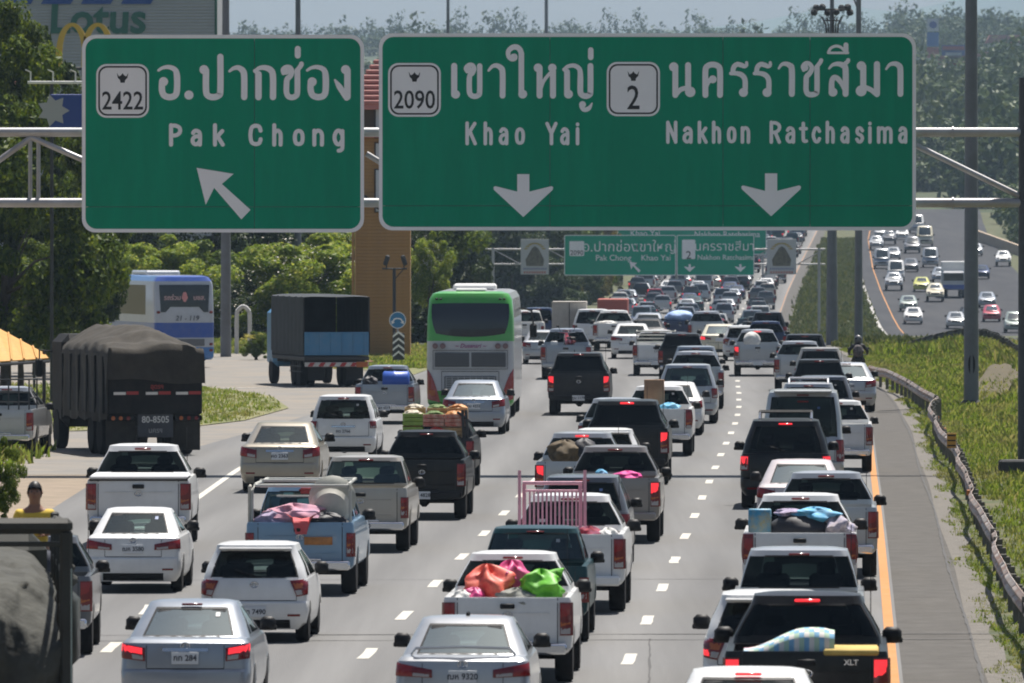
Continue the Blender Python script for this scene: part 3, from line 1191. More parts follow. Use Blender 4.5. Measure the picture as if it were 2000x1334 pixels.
    # --- lamps
    for sx in (-1, 1):
        lm = MB()
        if kind == 'pickup':
            z0, z1 = .68, 1.13
            if lamp == 'round':
                body.patch(0, 0, 0, 0, .028, 4, 5, mb=lm, shape=lambda u, v: (sx * ((hw - .17) + u * (.15 + .04 * math.sin(v * math.pi))), z0 + .05 + v * (z1 - z0)))
            else:
                body.patch(sx * (hw - (.165 if style == 'new' else .13)), sx * (hw + .02), z0 if style == 'new' else z0 - .04, z1 if style == 'new' else z1 - .10, .03, 4, 4, mb=lm)
            parts.append(('tail_light', lm.mesh('tail_light', M_lamp, 40), 'fixed', None, None))
            ti = len(parts) - 1
            km = MB()
            body.patch(sx * (hw - (.158 if style == 'new' else .123)), sx * (hw - .03), z0 + .24, z1 - .02 - (0 if style == 'new' else .10), .036, 3, 3, mb=km)
            parts.append(('brake_lens', km.mesh('brake_lens', M_lens, 40), 'lamp', ti, None))
            cm = MB()
            body.patch(sx * (hw - (.155 if style == 'new' else .12)), sx * (hw - .035), z0 + .02, z0 + .105, .036, 2, 2, mb=cm)
            parts.append(('reverse_light', cm.mesh('reverse_light', M_clear, 40), 'fixed', ti, None))
            am = MB()
            body.patch(sx * (hw - (.155 if style == 'new' else .12)), sx * (hw - .035), z0 + .125, z0 + .185, .036, 2, 2, mb=am)
            parts.append(('indicator', am.mesh('indicator', M_amber, 40), 'fixed', ti, None))
        elif kind == 'sedan':
            zt = .955
            if lamp == 'slant':
                fn = lambda u, v: (sx * (hw * .62 + u * (.33 + .05 * v)), .735 + .035 * u + v * (.17 + .03 * u))
            elif lamp == 'wide':
                fn = lambda u, v: (sx * (hw * .45 + u * .50), .76 + .02 * u + v * (.10 + .07 * u))
            else:
                fn = lambda u, v: (sx * (hw * .58 + u * (.40)), .73 + .05 * u + v * (.20 - .03 * (1 - u)))
            body.patch(0, 0, 0, 0, .022, 6, 4, mb=lm, shape=fn)
            parts.append(('tail_light', lm.mesh('tail_light', M_lamp, 40), 'fixed', None, None))
            ti = len(parts) - 1
            km = MB()
            body.patch(0, 0, 0, 0, .029, 4, 3, mb=km, shape=lambda u, v: fn(.52 + .44 * u if lamp != 'slant' else .1 + .85 * u, .08 + .84 * v if lamp != 'slant' else .48 + .46 * v))
            parts.append(('brake_lens', km.mesh('brake_lens', M_lens, 40), 'lamp', ti, None))
            cm = MB()
            body.patch(0, 0, 0, 0, .029, 3, 2, mb=cm, shape=lambda u, v: fn(.08 + .42 * u, .08 + .32 * v))
            parts.append(('reverse_light', cm.mesh('reverse_light', M_clear, 40), 'fixed', ti, None))
        elif kind == 'hatch':
            fn = lambda u, v: (sx * (hw * .66 + .10 * (1 - v) * (1 - u) + u * (.30 + .02 * v)), .70 + v * (.24) + .03 * u)
            body.patch(0, 0, 0, 0, .028, 5, 5, mb=lm, shape=fn)
            parts.append(('tail_light', lm.mesh('tail_light', M_lamp, 40), 'fixed', None, None))
            ti = len(parts) - 1
            km = MB()
            body.patch(0, 0, 0, 0, .036, 3, 2, mb=km, shape=lambda u, v: fn(.52 + .44 * u, .12 + .30 * v))
            parts.append(('brake_lens', km.mesh('brake_lens', M_lens, 40), 'lamp', ti, None))
            cm = MB()
            body.patch(0, 0, 0, 0, .036, 3, 2, mb=cm, shape=lambda u, v: fn(.05 + .40 * u, .08 + .30 * v))
            parts.append(('reverse_light', cm.mesh('reverse_light', M_clear, 40), 'fixed', ti, None))
            am = MB()
            body.patch(0, 0, 0, 0, .036, 3, 2, mb=am, shape=lambda u, v: fn(.10 + .5 * u, .48 + .34 * v))
            parts.append(('indicator', am.mesh('indicator', M_amber, 40), 'fixed', ti, None))
        else:
            z0, z1 = (.72, 1.08) if kind != 'van' else (.62, 1.02)
            z0 = {'mpv': .84, 'suv': .78, 'van': .62}[kind]
            z1 = tail_top + .02
            fn = lambda u, v: (sx * (hw * .80 + .02 * (1 - v) + u * .22), z0 + v * (z1 - z0))
            body.patch(0, 0, 0, 0, .026, 4, 4, mb=lm, shape=fn)
            if kind in ('mpv', 'van'):
                for i in range(2):   # the lamp climbs the pillar
                    pass
            parts.append(('tail_light', lm.mesh('tail_light', M_lamp, 40), 'fixed', None, None))
            ti = len(parts) - 1
            km = MB()
            body.patch(0, 0, 0, 0, .034, 2, 3, mb=km, shape=lambda u, v: fn(.12 + .76 * u, .42 + .52 * v))
            parts.append(('brake_lens', km.mesh('brake_lens', M_lens, 40), 'lamp', ti, None))
            cm = MB()
            body.patch(0, 0, 0, 0, .034, 2, 2, mb=cm, shape=lambda u, v: fn(.12 + .6 * u, .08 + .26 * v))
            parts.append(('reverse_light', cm.mesh('reverse_light', M_clear, 40), 'fixed', ti, None))
    # --- high brake light
    hb = MB()
    p, _n = GL.at(0, ztop + .02)
    hb.box((0, p.y - .012 if not canopy else p.y, ztop + .045), (.28, .04, .03), .01)
    if not canopy and kind != 'sedan' or kind == 'sedan' and lamp == 'slant':
        parts.append(('brake_light', hb.mesh('brake_light', M_lamp, 40), 'hlamp', None, None))
    # --- emblem
    em = MB()
    ze = {'pickup': zb - .24 if kind == 'pickup' else 0, 'sedan': .93, 'hatch': .88, 'mpv': .94, 'suv': .98, 'van': .98}[kind]
    ye = body.at(0, ze)[0].y - (.02 if kind == 'pickup' else .004)
    q_ = [(.062 * math.cos(a), 0, .042 * math.sin(a)) for a in np.linspace(0, 2 * math.pi, 15)]
    em.path([(x, ye - .006, ze + z) for x, y, z in q_], .009, 5, caps=False)
    em.path([(x * .45, ye - .006, ze + z) for x, y, z in q_], .007, 5, caps=False)
    parts.append(('emblem', em.mesh('emblem', M_chrome, 60), 'fixed', None, None))
    # --- plate
    pb = MB()
    zp = {'pickup': .50, 'sedan': .775, 'hatch': .47, 'mpv': .76, 'suv': .70, 'van': .66}[kind]
    yp = {'pickup': -.168}.get(kind, body.at(0, zp)[0].y - .018)
    pb.box((0, yp, zp), (.36, .012, .155), .004)
    parts.append(('number_plate', pb.mesh('number_plate', M_plate, 40), 'fixed', None, None))
    parts.append(('lettering', None, 'platetext', len(parts) - 1, (0, yp - .009, zp)))
    # --- mirrors
    mm = mirror_mesh().mesh('mirror', M_black, 50)
    ym = gh[0][2] - (.55 if kind != 'pickup' else .62)
    for sx in (-1, 1):
        parts.append(('mirror', mm, 'fixed', None, (sx * (hw + .05), ym, (belt if kind != 'pickup' else belt - .06) + .10)))
    # --- wiper or aerial
    if kind in ('hatch', 'mpv', 'suv'):
        wp = MB()
        q = [GL.at(a, belt + .05 + .05 * i)[0] + Vector((0, -.02, 0)) for i, a in enumerate((.02, -.12, -.30))]
        wp.path(q, .012, 5)
        parts.append(('wiper', wp.mesh('wiper', M_black, 40), 'fixed', None, None))
    # --- stickers on the rear window, aerial, bumper reflectors
    if not canopy:
        for a, f, w_, h_ in ((-.42, .12, .10, .05), (.36, .70, .06, .05)):
            st_ = MB()
            z_ = gh[1][0] + (ztop - gh[1][0]) * f
            GL.patch(a - w_ / 2, a + w_ / 2, z_, z_ + h_, .004, 2, 1, mb=st_, thick=False)
            parts.append(('sticker', st_.mesh('sticker', M_plate, 40), 'sticker', None, None))
    if kind == 'pickup':
        ae = MB()
        ae.tube((.70, 4.0, 1.1), (.70, 3.85, 2.0), .006, n=5)
        parts.append(('aerial', ae.mesh('aerial', M_black, 40), 'sticker', None, None))
    elif kind != 'van':
        for sx in (-1, 1):
            rf_ = MB()
            body.patch(sx * hw * .62, sx * hw * .85, .40, .435, .012, 2, 1, mb=rf_)
            parts.append(('reflector', rf_.mesh('reflector', M_lamp, 40), 'fixed', None, None))
    # --- front end: lamps, grille, plate
    fy = body.L[2][2]
    for sx in (-1, 1):
        hl = MB()
        hl.box((sx * hw * .70, L - .17,   .68 if kind != 'pickup' else .88), (.34, .22, .17), .05)
        parts.append(('headlight', hl.mesh('headlight', M_clear, 40), 'fixed', None, None))
    gr = MB()
    gr.box((0, L - .015, .62 if kind != 'pickup' else .76), (hw * .95, .05, .17), .02)
    parts.append(('grille', gr.mesh('grille', M_black, 40), 'fixed', None, None))
    # --- hard top over the bed
    if canopy:
        cz = H + .03
        CL = Loft([(zb - .005, .03, 2.02, .83, .10, .1, .03, .03), (zb + .07, .04, 2.02, .82, .10, .1, .03, .03), (1.4, .14, 2.02, .735, .10, .1, .03, .03), (cz - .10, .26, 2.02, .655, .10, .1, .03, .03), (cz - .02, .31, 2.02, .615, .1, .1, .03, .03), (cz, .5, 1.9, .48, .1, .1, .02, .02)], 12)

        def csel(k, j, side):
            if 1 <= k <= 2:
                if j < 6:
                    return 'rear_window'
                if 10 <= j < 19:
                    return 'side_window_%d' % side
        cs = CL.shell(select=csel, crown=.01)
        parts.append(('canopy', cs.pop('body').mesh('canopy', PW, 32), 'canopy', None, None))
        ci = len(parts) - 1
        for key, mb in cs.items():
            nm = 'side_window' if key.startswith('side') else key
            parts.append((nm, mb.mesh(nm, g, 40), 'glass', ci, None))
        hb = MB()
        hb.box((0, CL.at(0, cz - .06)[0].y - .01, cz - .06), (.30, .05, .04), .012)
        parts.append(('brake_light', hb.mesh('brake_light', M_lamp, 40), 'hlamp', ci, None))
    return parts


def type_of(kind, **o):
    key = (kind, tuple(sorted(o.items())))
    if key not in TYPES:
        TYPES[key] = build_type(kind, **o)
    return TYPES[key]


PROV = ['กท', 'ฎม', 'ขก', 'บพ', 'ผล', 'ญร', 'ศด', 'ฌห', 'วพ', 'งข']
prnd = random.Random(11)


def plate_text(i):
    """the sedan in front reads 284; the others are too small to read and get a number each"""
    t = 'กท 284' if i == 0 else '%s %d' % (prnd.choice(PROV), prnd.randrange(1000, 9999))
    return text_mesh(t, .105, M_ink, 0.002)


STICK = [mat('sticker_' + n, c, .5) for n, c in (('white', (0.4, 0.4, 0.4)), ('blue', (0.05, 0.10, 0.25)), ('grey', (0.25, 0.25, 0.25)))]
CATS = dict(sedan='sedan', hatch='hatchback', suv='suv', mpv='minivan', van='van', pickup='pickup')
NAMES = dict(sedan='sedan_car', hatch='hatchback_car', suv='suv_car', mpv='minivan_car', van='passenger_van', pickup='pickup_truck')
QUEUE = 'vehicles queuing towards the far gantry'
VEH = {}
srnd = random.Random(5)


def vehicle(label, kind, col, xl, xr_, ytop, lit=False, hlit=None, kscale=None, plate=1, canopy_col=None, bumper=None, garnish=None, dh=0.0, group=QUEUE, lo=.92, hi=1.09, Hs=None, zs=None, **o):
    """placed from the pixel extent of its rear and its roof line, then given its real size and distance"""
    K = KIND[kind]
    W, H = 2 * K['hw'], (Hs or K['H']) + (.03 if o.get('canopy') else 0)
    wpx = xr_ - xl
    s = (ytop - HZ + H * wpx / W) / CH
    k = wpx / (W * s)
    kk = min(hi, max(lo, k))
    if kk != k:
        s = (ytop - HZ) / (CH - H * kk)
    d = F / s
    X = ((xl + xr_) / 2 - 1000) / s
    th = heading(d) + dh
    t = thing(NAMES[kind], label, CATS[kind], (X, d, zr(d) + 0.014), -th, group, (kk, kk, kk * (zs or srnd.uniform(.985, 1.03))))
    objs = []
    for (nm, me, role, pi, loc) in type_of(kind, **o):
        if role == 'platetext':
            if s < 60:
                objs.append(None)
                continue
            me = plate_text(plate)
        if role == 'sticker' and (srnd.random() < (.8 if nm == 'sticker' else .5) or s < 55):
            objs.append(None)
            continue
        if role == 'garnish' and garnish is None:
            objs.append(None)
            continue
        pr = t if pi is None else objs[pi]
        q = obj(nm, me, pr, loc)
        new = None
        if role == 'paint':
            new = col
        elif role == 'canopy':
            new = canopy_col or col
        elif role == 'lamp' and lit:
            new = M_lit
        elif role == 'hlamp' and (hlit if hlit is not None else False):
            new = M_lit
        elif role == 'sticker' and nm == 'sticker':
            new = srnd.choice(STICK)
        elif role == 'bumper' and bumper:
            new = bumper
        elif role == 'garnish':
            new = garnish
        if new is not None:
            q.material_slots[0].link = 'OBJECT'
            q.material_slots[0].material = new
        objs.append(q)
    VEH[label] = (t, K, kk, d, X)
    return t


# ---- the queue, near to far ------------------------------------------------
V = vehicle
# bottom row
V('white car cut off by the bottom edge of the picture', 'sedan', PW, 1296, 1622, 1327, hlit=True, lit=True, lamp='slant')
v_vios = V('blue silver sedan with lit brake lamps, nearest car at bottom left', 'sedan', PS2, 234, 488, 1190, lit=True, lamp='slant', glass='pale', garnish=M_chrome, plate=0)
v_city = V('silver sedan with thin boot spoiler at the bottom centre', 'sedan', PS, 776, 1030, 1222, lamp='wide', glass='pale', plate=1)
v_ranger = V('black pickup carrying a striped mattress beside the yellow line', 'pickup', PK, 1414, 1736, 1172, lit=True, hlit=True, bumper=M_black, lamp='vert', glass='dark', plate=2)
V('white hatchback half hidden by the black pickup with the mattress', 'hatch', PW, 1372, 1640, 1163, lamp='vert', plate=3, lit=True)
V('silver pickup with empty bed behind the black pickup', 'pickup', PS, 1428, 1690, 1088, style='old')
v_bags = V('white pickup loaded with red, pink and green bags', 'pickup', PW, 865, 1117, 1091, plate=1, bumper=M_chrome)
V('dark teal pickup just ahead of the bag laden white pickup', 'pickup', PT, 926, 1148, 1040, glass='mid', bumper=M_black, style='old')
v_gate = V('white pickup carrying a pink metal bed frame', 'pickup', PW, 990, 1220, 973, plate=2, bumper=PW)
V('white hatchback with red and amber lamps beside the blue pickup', 'hatch', PW, 390, 602, 1066, plate=3)
v_bmw = V('white sedan with wide red lamps in the exit lane', 'sedan', PW, 167, 352, 1003, lamp='wide', plate=1, lo=.90, glass='mid', dh=-.012)
v_blue = V('light blue pickup with cargo rack and pink cloth', 'pickup', PB, 480, 692, 956, bumper=M_chrome, plate=2, glass='mid', style='old')
v_tritl = V('white pickup with blue towels piled in its bed', 'pickup', PW, 1450, 1674, 971, lamp='round')
V('silver pickup hugging the yellow line behind the white loaded pickup', 'pickup', PS, 1512, 1714, 932)
v_hilx = V('white pickup with flat bed cover in the exit lane', 'pickup', PW, 168, 372, 876, plate=1, bumper=M_chrome, hi=1.08, dh=-.04)
V('dark grey car roof rising behind the pink bed frame', 'suv', PG, 1046, 1226, 930)
v_brown = V('brown grey pickup with a pink bundle in its bed', 'pickup', PBR, 1104, 1288, 881, lit=True, bumper=PBR)
V('beige pickup with see through rear window beside the black pickup', 'pickup', PBG, 612, 796, 899, glass='mid', bumper=M_chrome, lamp='vert', plate=3, style='old')
V('black pickup with plain tailgate in the second lane', 'pickup', PK, 740, 908, 851, bumper=M_black, hi=1.05)
V('pinkish white sedan roof wedged beside the black sport utility', 'sedan', PPK, 1478, 1650, 907, glass='pale')
v_slatebike = V('silver pickup with lit high brake lamp and cargo', 'pickup', PS, 1046, 1216, 851, lit=True, hlit=True)
V('white hatchback mostly hidden ahead of the silver pickup with cargo', 'hatch', PW, 1108, 1252, 842)
V('gold beige sedan leaving the exit lane', 'sedan', PGD, 468, 624, 832, lamp='vert', plate=1, garnish=M_chrome, glass='mid')
v_fort = V('black sport utility with roof rack and lit lamps', 'suv', PK, 1446, 1622, 822, lit=True, hlit=True, plate=2)
v_crates = V('dark pickup stacked with fruit crates', 'pickup', PKD, 775, 924, 812, plate=3)
V('black pickup with black canopy and lit red lamps', 'pickup', PK, 1143, 1305, 787, canopy=True, lit=True, hlit=True, bumper=M_black)
V('silver pickup hidden beside the black canopy pickup', 'pickup', PS, 1130, 1272, 784)
V('white minivan with tall red lamps beside the grass island', 'mpv', PW, 606, 734, 772, garnish=M_chrome)
v_van = V('tall silver passenger van with dark rear window', 'van', PS, 1488, 1648, 765, plate=1)
V('white pickup at the yellow line beside the silver van', 'pickup', PW, 1566, 1704, 788, bumper=M_chrome)
v_box = V('white pickup with a cardboard box in its bed', 'pickup', PW, 1216, 1352, 758, lamp='round')
V('white sedan ahead of the cardboard box pickup', 'sedan', PW, 1252, 1372, 750, glass='mid')
v_rack = V('silver sport utility with roof rails ahead of the van', 'suv', PS, 1516, 1642, 750)
V('grey sport utility with chrome trim right of the roof rails', 'suv', PG, 1548, 1668, 735)
V('silver blue sedan following the green bus', 'sedan', PS2, 864, 986, 746, lamp='vert', glass='pale', garnish=M_chrome)
v_barrel = V('silver pickup with a blue barrel beside the green bus', 'pickup', PS2, 694, 808, 717, bumper=M_chrome)
V('silver sport utility with blue green rear window, second lane', 'suv', PS, 1284, 1401, 713, glass='mid')
V('silver sedan on the hard shoulder by the guardrail end', 'sedan', PS, 1600, 1712, 711, lamp='slant', glass='pale', dh=-.03)
V('dark canopy sport utility with chrome sill in the right lane', 'pickup', PG, 1544, 1656, 703, canopy=True, canopy_col=PK)
V('silver pickup with high brake lamp ahead of the blue green window', 'pickup', PS, 1302, 1413, 691)
v_chevy = V('charcoal pickup with black canopy and two lit lamps', 'pickup', PKD, 1066, 1194, 692, canopy=True, lit=True, bumper=M_black, canopy_col=PK)
V('cream roofed sport utility in the right lane', 'suv', PBG, 1552, 1652, 682)
V('silver pickup with plain window in the right lane', 'pickup', PS, 1513, 1612, 668, lit=False)
V('silver car with dark red high lamp in the second lane', 'suv', PS2, 1310, 1408, 677)
V('black sport utility with wide dark window in the right lane', 'suv', PK, 1526, 1618, 656)
V('black canopy pickup beside the white slatted pickup', 'pickup', PK, 1286, 1378, 652, canopy=True)
v_slat = V('white pickup with slatted cage in the second lane', 'pickup', PW, 1236, 1326, 646, lamp='round')
v_ball = V('silver pickup with a white ball shaped bundle behind its window', 'pickup', PS, 1434, 1526, 645, lit=True, hlit=True, bumper=M_chrome)
v_moto = V('silver pickup carrying a red motorcycle', 'pickup', PS2, 1056, 1154, 646, bumper=PS)
V('dark pickup roof ahead of the ball carrying pickup', 'pickup', PNB, 1456, 1537, 629)
V('white sedan between the first and second lanes', 'sedan', PW, 1193, 1274, 633, lamp='wide')
V('small silver sedan peeking out behind the green bus', 'sedan', PS, 1020, 1098, 646)
V('white hatchback left of the ball carrying pickup', 'hatch', PW, 1412, 1488, 637)
V('cream sedan with pale green rear window', 'sedan', PCR, 1368, 1442, 635, glass='pale', lamp='wide', lit=True)
v_vigo2 = V('white pickup with white sheet in its bed', 'pickup', PW, 1157, 1240, 608)
V('white sport utility left of the white pickup with sheet', 'suv', PW, 1118, 1196, 604)
V('white pickup right beside the green bus in the left lane', 'pickup', PW, 988, 1062, 607, style='old')
V('dark blue sport utility ahead of the left lane white pickup', 'suv', PNB, 1018, 1086, 599)
V('silver pickup with dark window in the third lane crest', 'pickup', PS, 1344, 1416, 611)
v_blueload = V('dark blue pickup with pale blue sheeted load', 'pickup', PNB, 1296, 1360, 603)
V('black sedan hidden behind the white sedan roof', 'sedan', PK, 1230, 1302, 622)
V('blue silver sedan roof at the crest of the road', 'sedan', PS2, 1232, 1300, 603)
V('black sport utility at the crest of the right lane', 'suv', PK, 1466, 1536, 612)
# parked at the left edge
v_park = V('silver pickup with black cage parked on the dirt verge', 'pickup', PS, -72, 64, 760, group='vehicles at the left edge', dh=.02, Hs=1.75)
v_lefts = V('dark grey pickup half hidden by the nearest truck', 'pickup', PG, -52, 178, 1058, group='vehicles at the left edge', dh=-.05, plate=2)
# ================================================================== buses and trucks
def big_wheels(t, ys, r, w, hx, dual_rear=True):
    wm, rm = wheel_meshes(r, w)
    for i, y in enumerate(ys):
        for sx in (-1, 1):
            o = obj('wheel', wm, t, (sx * (hx - w / 2), y, r))
            obj('rim', rm, o)
            if dual_rear and i < len(ys) - 1:
                o = obj('wheel', wm, t, (sx * (hx - w * 1.6), y, r))


from mathutils import noise as mnoise
# ---- green and white coach in the left lane
P_coachw = paint('coach_white', (0.50, 0.51, 0.53), 0.1, 0.35)
P_green = paint('coach_green', (0.06, 0.36, 0.05), 0.0, 0.35)
M_grey = mat('grille_grey', (0.13, 0.135, 0.145), 0.6)
M_dglass = mat('coach_glass_black', (0.012, 0.014, 0.018), 0.08, coat=0.5)
M_whitep = mat('white_plastic', (0.68, 0.68, 0.66), 0.45, var=0.05)
s_ = 63.0
d_ = F / s_
bus = thing('coach_bus', 'green and white coach with wide dark rear window', 'bus', ((918.5 - 1000) / s_, d_, .014), -heading(d_) + .012, None, (1.07, 1.07, 1.07))
BL = Loft([(.36, .12, 11.9, 1.18, .2, .3, .05, .1), (.46, .02, 12, 1.25, .2, .3, .06, .1), (.80, 0, 12, 1.26, .18, .3, .06, .1), (1.55, .02, 12, 1.265, .18, .3, .06, .1), (2.18, .03, 12, 1.265, .18, .3, .06, .1),
           (2.24, .03, 12, 1.265, .18, .3, .06, .1), (2.9, .08, 11.9, 1.25, .18, .3, .06, .1), (3.45, .18, 11.7, 1.20, .22, .3, .08, .1), (3.62, .28, 11.6, 1.10, .25, .3, .08, .1), (3.68, .5, 11.3, .9, .25, .3, .08, .1)], 30)


def bsel(k, j, side):
    if k >= 5 and j < 9:
        return 'green'
    if k <= 1 and (j < 9):
        return 'green_skirt'
    if k in (6,) and 10 <= j < 38 and j % 5 != 0:
        return 'glass'


sh = BL.shell(select=bsel, crown=.02)
obj('body', sh['body'].mesh('body', P_coachw, 30), bus)
obj('green_panel', sh['green'].mesh('green_panel', P_green, 30), bus)
obj('green_skirt', sh['green_skirt'].mesh('green_skirt', P_green, 30), bus)
gp = sh['glass']
obj('side_glazing', gp.mesh('side_glazing', M_dglass, 30), bus)
mb = MB()
BL.patch(0, 0, 0, 0, .02, 12, 8, mb=mb, shape=lambda u, v: ((u - .5) * 2 * (1.13 - .10 * abs(v - .6) ** 2 - .10 * (1 - v) ** 3), 2.36 + .10 * (abs(u - .5) * 2) ** 2 * (1 - v) + v * (.98 - .02 * (abs(u - .5) * 2) ** 4)))
obj('rear_window', mb.mesh('rear_window', M_dglass, 40), bus)
for sx in (-1, 1):
    mb = MB()
    mb.box((sx * .53, .0, 1.70), (1.0, .03, .42), .03)
    o = part('grille', mb, M_grey, bus)
    mb = MB()
    for i in range(7):
        mb.box((sx * .53, -.02, 1.53 + i * .055), (.96, .02, .018))
    part('louvre', mb, mat('grille_slat', (0.07, 0.075, 0.08), 0.6), o)
    for dx in (0, .22):
        mb = MB()
        mb.lathe([(.001, -.05), (.075, -.04), (.085, 0), (.085, .03)], (sx * (.80 + dx), .0, 2.10), 'y', 14)
        part('round_light', mb, mat('lamp_dusty', (0.20, 0.12, 0.12), 0.3), bus)
        mb = MB()
        mb.box((sx * (.86 + dx * .55), .20, 3.46), (.08, .06, .06), .02)
        part('marker_light', mb, M_black, bus)
    mb = MB()
    BL.patch(0, 0, 0, 0, .03, 6, 8, mb=mb, shape=lambda u, v: (sx * (1.27 - (.40 * (1 - v) ** .6 * (1 - u))), .56 + v * .86 - .1 * (1 - u) * (1 - v)))
    o = part('tail_light', mb, mat('coach_lamp', (0.30, 0.02, 0.02), 0.18, coat=0.8), bus)
    mb = MB()
    BL.patch(0, 0, 0, 0, .04, 3, 3, mb=mb, shape=lambda u, v: (sx * (1.02 + .18 * u), .66 + v * .16))
    part('indicator', mb, M_amber, o)
mb = MB()
for z in (1.43, 1.97):
    mb.box((0, .0, z), (2.16, .02, .012))
for x in (-1.08, 1.08):
    mb.box((x, .0, 1.70), (.012, .02, .54))
for z in (.62, 1.36):
    mb.box((0, -.012, z), (1.66, .012, .016))
for x in (-.83, .83):
    mb.box((x, -.012, .99), (.016, .012, .74))
part('hatch_seam', mb, M_gap, bus)
mb = MB()
mb.box((0, -.01, 1.02), (1.5, .03, .42), .02)
o = part('radiator_grille', mb, M_grey, bus)
mb = MB()
for i in range(6):
    mb.box((0, -.032, .86 + i * .065), (1.42, .02, .022))
for i in range(9):
    mb.box((-.7 + i * .175, -.036, 1.02), (.03, .02, .38))
part('louvre', mb, mat('grille_chrome', (0.32, 0.33, 0.34), 0.4, metal=0.4), o)
mb = MB()
mb.box((0, 5.5, 3.77), (1.25, 2.2, .20), .06)
mb.box((0, .95, 3.72), (.9, .8, .10), .04)
part('roof_unit', mb, M_whitep, bus)
o = obj('lettering', text_mesh('~ Dusansri ~', .17, mat('script_purple', (0.28, 0.08, 0.20), 0.6), .003, .3), bus, (0, -.012, 2.10))
mb = MB()
mb.box((0, 6, .5), (2.2, 11, .35), .05)
part('underbody', mb, M_under, bus)
big_wheels(bus, (2.9, 9.2), .5, .3, 1.24)
for sx in (-1, 1):
    mb = MB()
    mb.path([(sx * 1.25, 11.9, 3.1), (sx * 1.55, 12.1, 3.0), (sx * 1.6, 12.1, 2.6)], .03, 6)
    mb.box((sx * 1.6, 12.1, 2.4), (.22, .1, .42), .05)
    part('mirror', mb, M_black, bus)

# ---- blue and white bus turning in from the left
s_ = 46.5
d_ = F / s_
bb = thing('coach_bus', 'blue and white bus turning in from the side road', 'bus', ((361 - 1000) / s_, d_, .014), R(14))
P_bb = paint('bus_white', (0.44, 0.47, 0.52), 0.0, 0.4)
P_bblue = paint('bus_blue', (0.012, 0.07, 0.36), 0.0, 0.35)
P_bsky = paint('bus_sky', (0.035, 0.17, 0.46), 0.0, 0.35)
BB = Loft([(.32, .1, 11.4, 1.2, .15, .3, .03, .1), (.42, .0, 11.5, 1.27, .14, .3, .04, .1), (.85, 0, 11.5, 1.275, .12, .3, .04, .1), (1.25, 0, 11.5, 1.275, .12, .3, .04, .1), (1.88, .01, 11.5, 1.275, .12, .3, .04, .1), (2.2, .02, 11.5, 1.275, .12, .3, .04, .1), (3.45, .10, 11.4, 1.25, .14, .3, .04, .1),
           (3.62, .14, 11.4, 1.22, .16, .3, .05, .1), (3.80, .25, 11.3, 1.10, .2, .3, .05, .1), (3.86, .5, 11, .9, .2, .3, .05, .1)], 30)


def bbsel(k, j, side):
    if k in (3,):
        return 'blue'
    if k in (0, 1):
        return 'sky'
    if k >= 7:
        return 'sky' if j > 8 else 'blue'
    if k == 5 and 9 + 4 <= j < 38:
        return 'glass'


sh = BB.shell(select=bbsel, crown=.02)
obj('body', sh['body'].mesh('body', P_bb, 30), bb)
obj('blue_band', sh['blue'].mesh('blue_band', P_bblue, 30), bb)
obj('sky_band', sh['sky'].mesh('sky_band', P_bsky, 30), bb)
obj('side_glazing', sh['glass'].mesh('side_glazing', mat('bus_side_glass', (0.11, 0.085, 0.012), 0.35, spec=.2), 30), bb)  # yellow reflection painted into the glass colour
mb = MB()
BB.patch(0, 0, 0, 0, .02, 10, 6, mb=mb, shape=lambda u, v: ((u - .5) * 2 * (1.08 - .06 * (1 - v)), 2.32 + v * 1.15 + (.22 if abs(u - .5) < .33 else 0) * (1 - v)))
obj('rear_window', mb.mesh('rear_window', M_dglass, 40), bb)
obj('lettering', text_mesh('รถร่วม       บขส.', .27, mat('window_print', (0.62, 0.42, 0.42), 0.6), .004), bb, (0, .01, 2.92))
mb = MB()
mb.prism([(.0 + .13 * math.sin(a) * (1 if math.cos(a) < .2 else .7), 2.92 - .17 * math.cos(a) + (.08 if math.cos(a) < -.8 else 0)) for a in np.linspace(0, 2 * math.pi, 18)[:-1]], .03, .0)
part('drop_emblem', mb, mat('emblem_pink', (0.60, 0.25, 0.25), 0.5), bb)
obj('lettering', text_mesh('21 - 119', .30, mat('bus_number_ink', (0.04, 0.045, 0.06), 0.6), .002, .15), bb, (.1, -.02, 2.06))
for sx in (-1, 1):
    for z in (.72, .98, 2.32):
        mb = MB()
        mb.box((sx * 1.13, .0, z), (.15, .05, .11), .03)
        part('tail_light', mb, M_lamp, bb)
mb = MB()
mb.box((0, -.005, 1.05), (1.7, .03, .3), .02)
part('engine_grille', mb, M_grey, bb)
mb = MB()
mb.box((0, 6, .45), (2.2, 10.5, .35), .05)
part('underbody', mb, M_under, bb)
mb = MB()
mb.box((0, 6.0, 3.95), (1.5, 3.0, .2), .06)
part('roof_unit', mb, P_bb, bb)
big_wheels(bb, (2.8, 8.8), .5, .3, 1.24)

# ---- blue stake truck with a dark canvas over open hoops
s_ = 52.8
d_ = F / s_
bt = thing('cargo_truck', 'blue flatbed truck with dark canvas hood on side road', 'truck', ((657.5 - 1000) / s_, d_, .014), R(11.5))
P_tblue = paint('truck_blue', (0.045, 0.19, 0.36), 0.0, 0.5, 0.2)
M_canvas = mat('dark_canvas', (0.028, 0.034, 0.04), 0.9, var=0.3, scale=1.5, bump=0.3, bscale=3)
M_frame = mat('dark_steel', (0.03, 0.032, 0.035), 0.7)
mb = MB()
mb.box((0, 3.4, 1.05), (2.45, 6.9, .16), .03)
for i in range(5):
    mb.box((0, .5 + i * 1.4, .93), (2.3, .1, .14))
for x in (-.42, .42):
    mb.box((x, 4, .80), (.12, 7.8, .2))
part('bed', mb, M_frame, bt)
mb = MB()
mb.box((0, .02, 1.60), (2.42, .06, .86), .02)
o = part('tailboard', mb, P_tblue, bt)
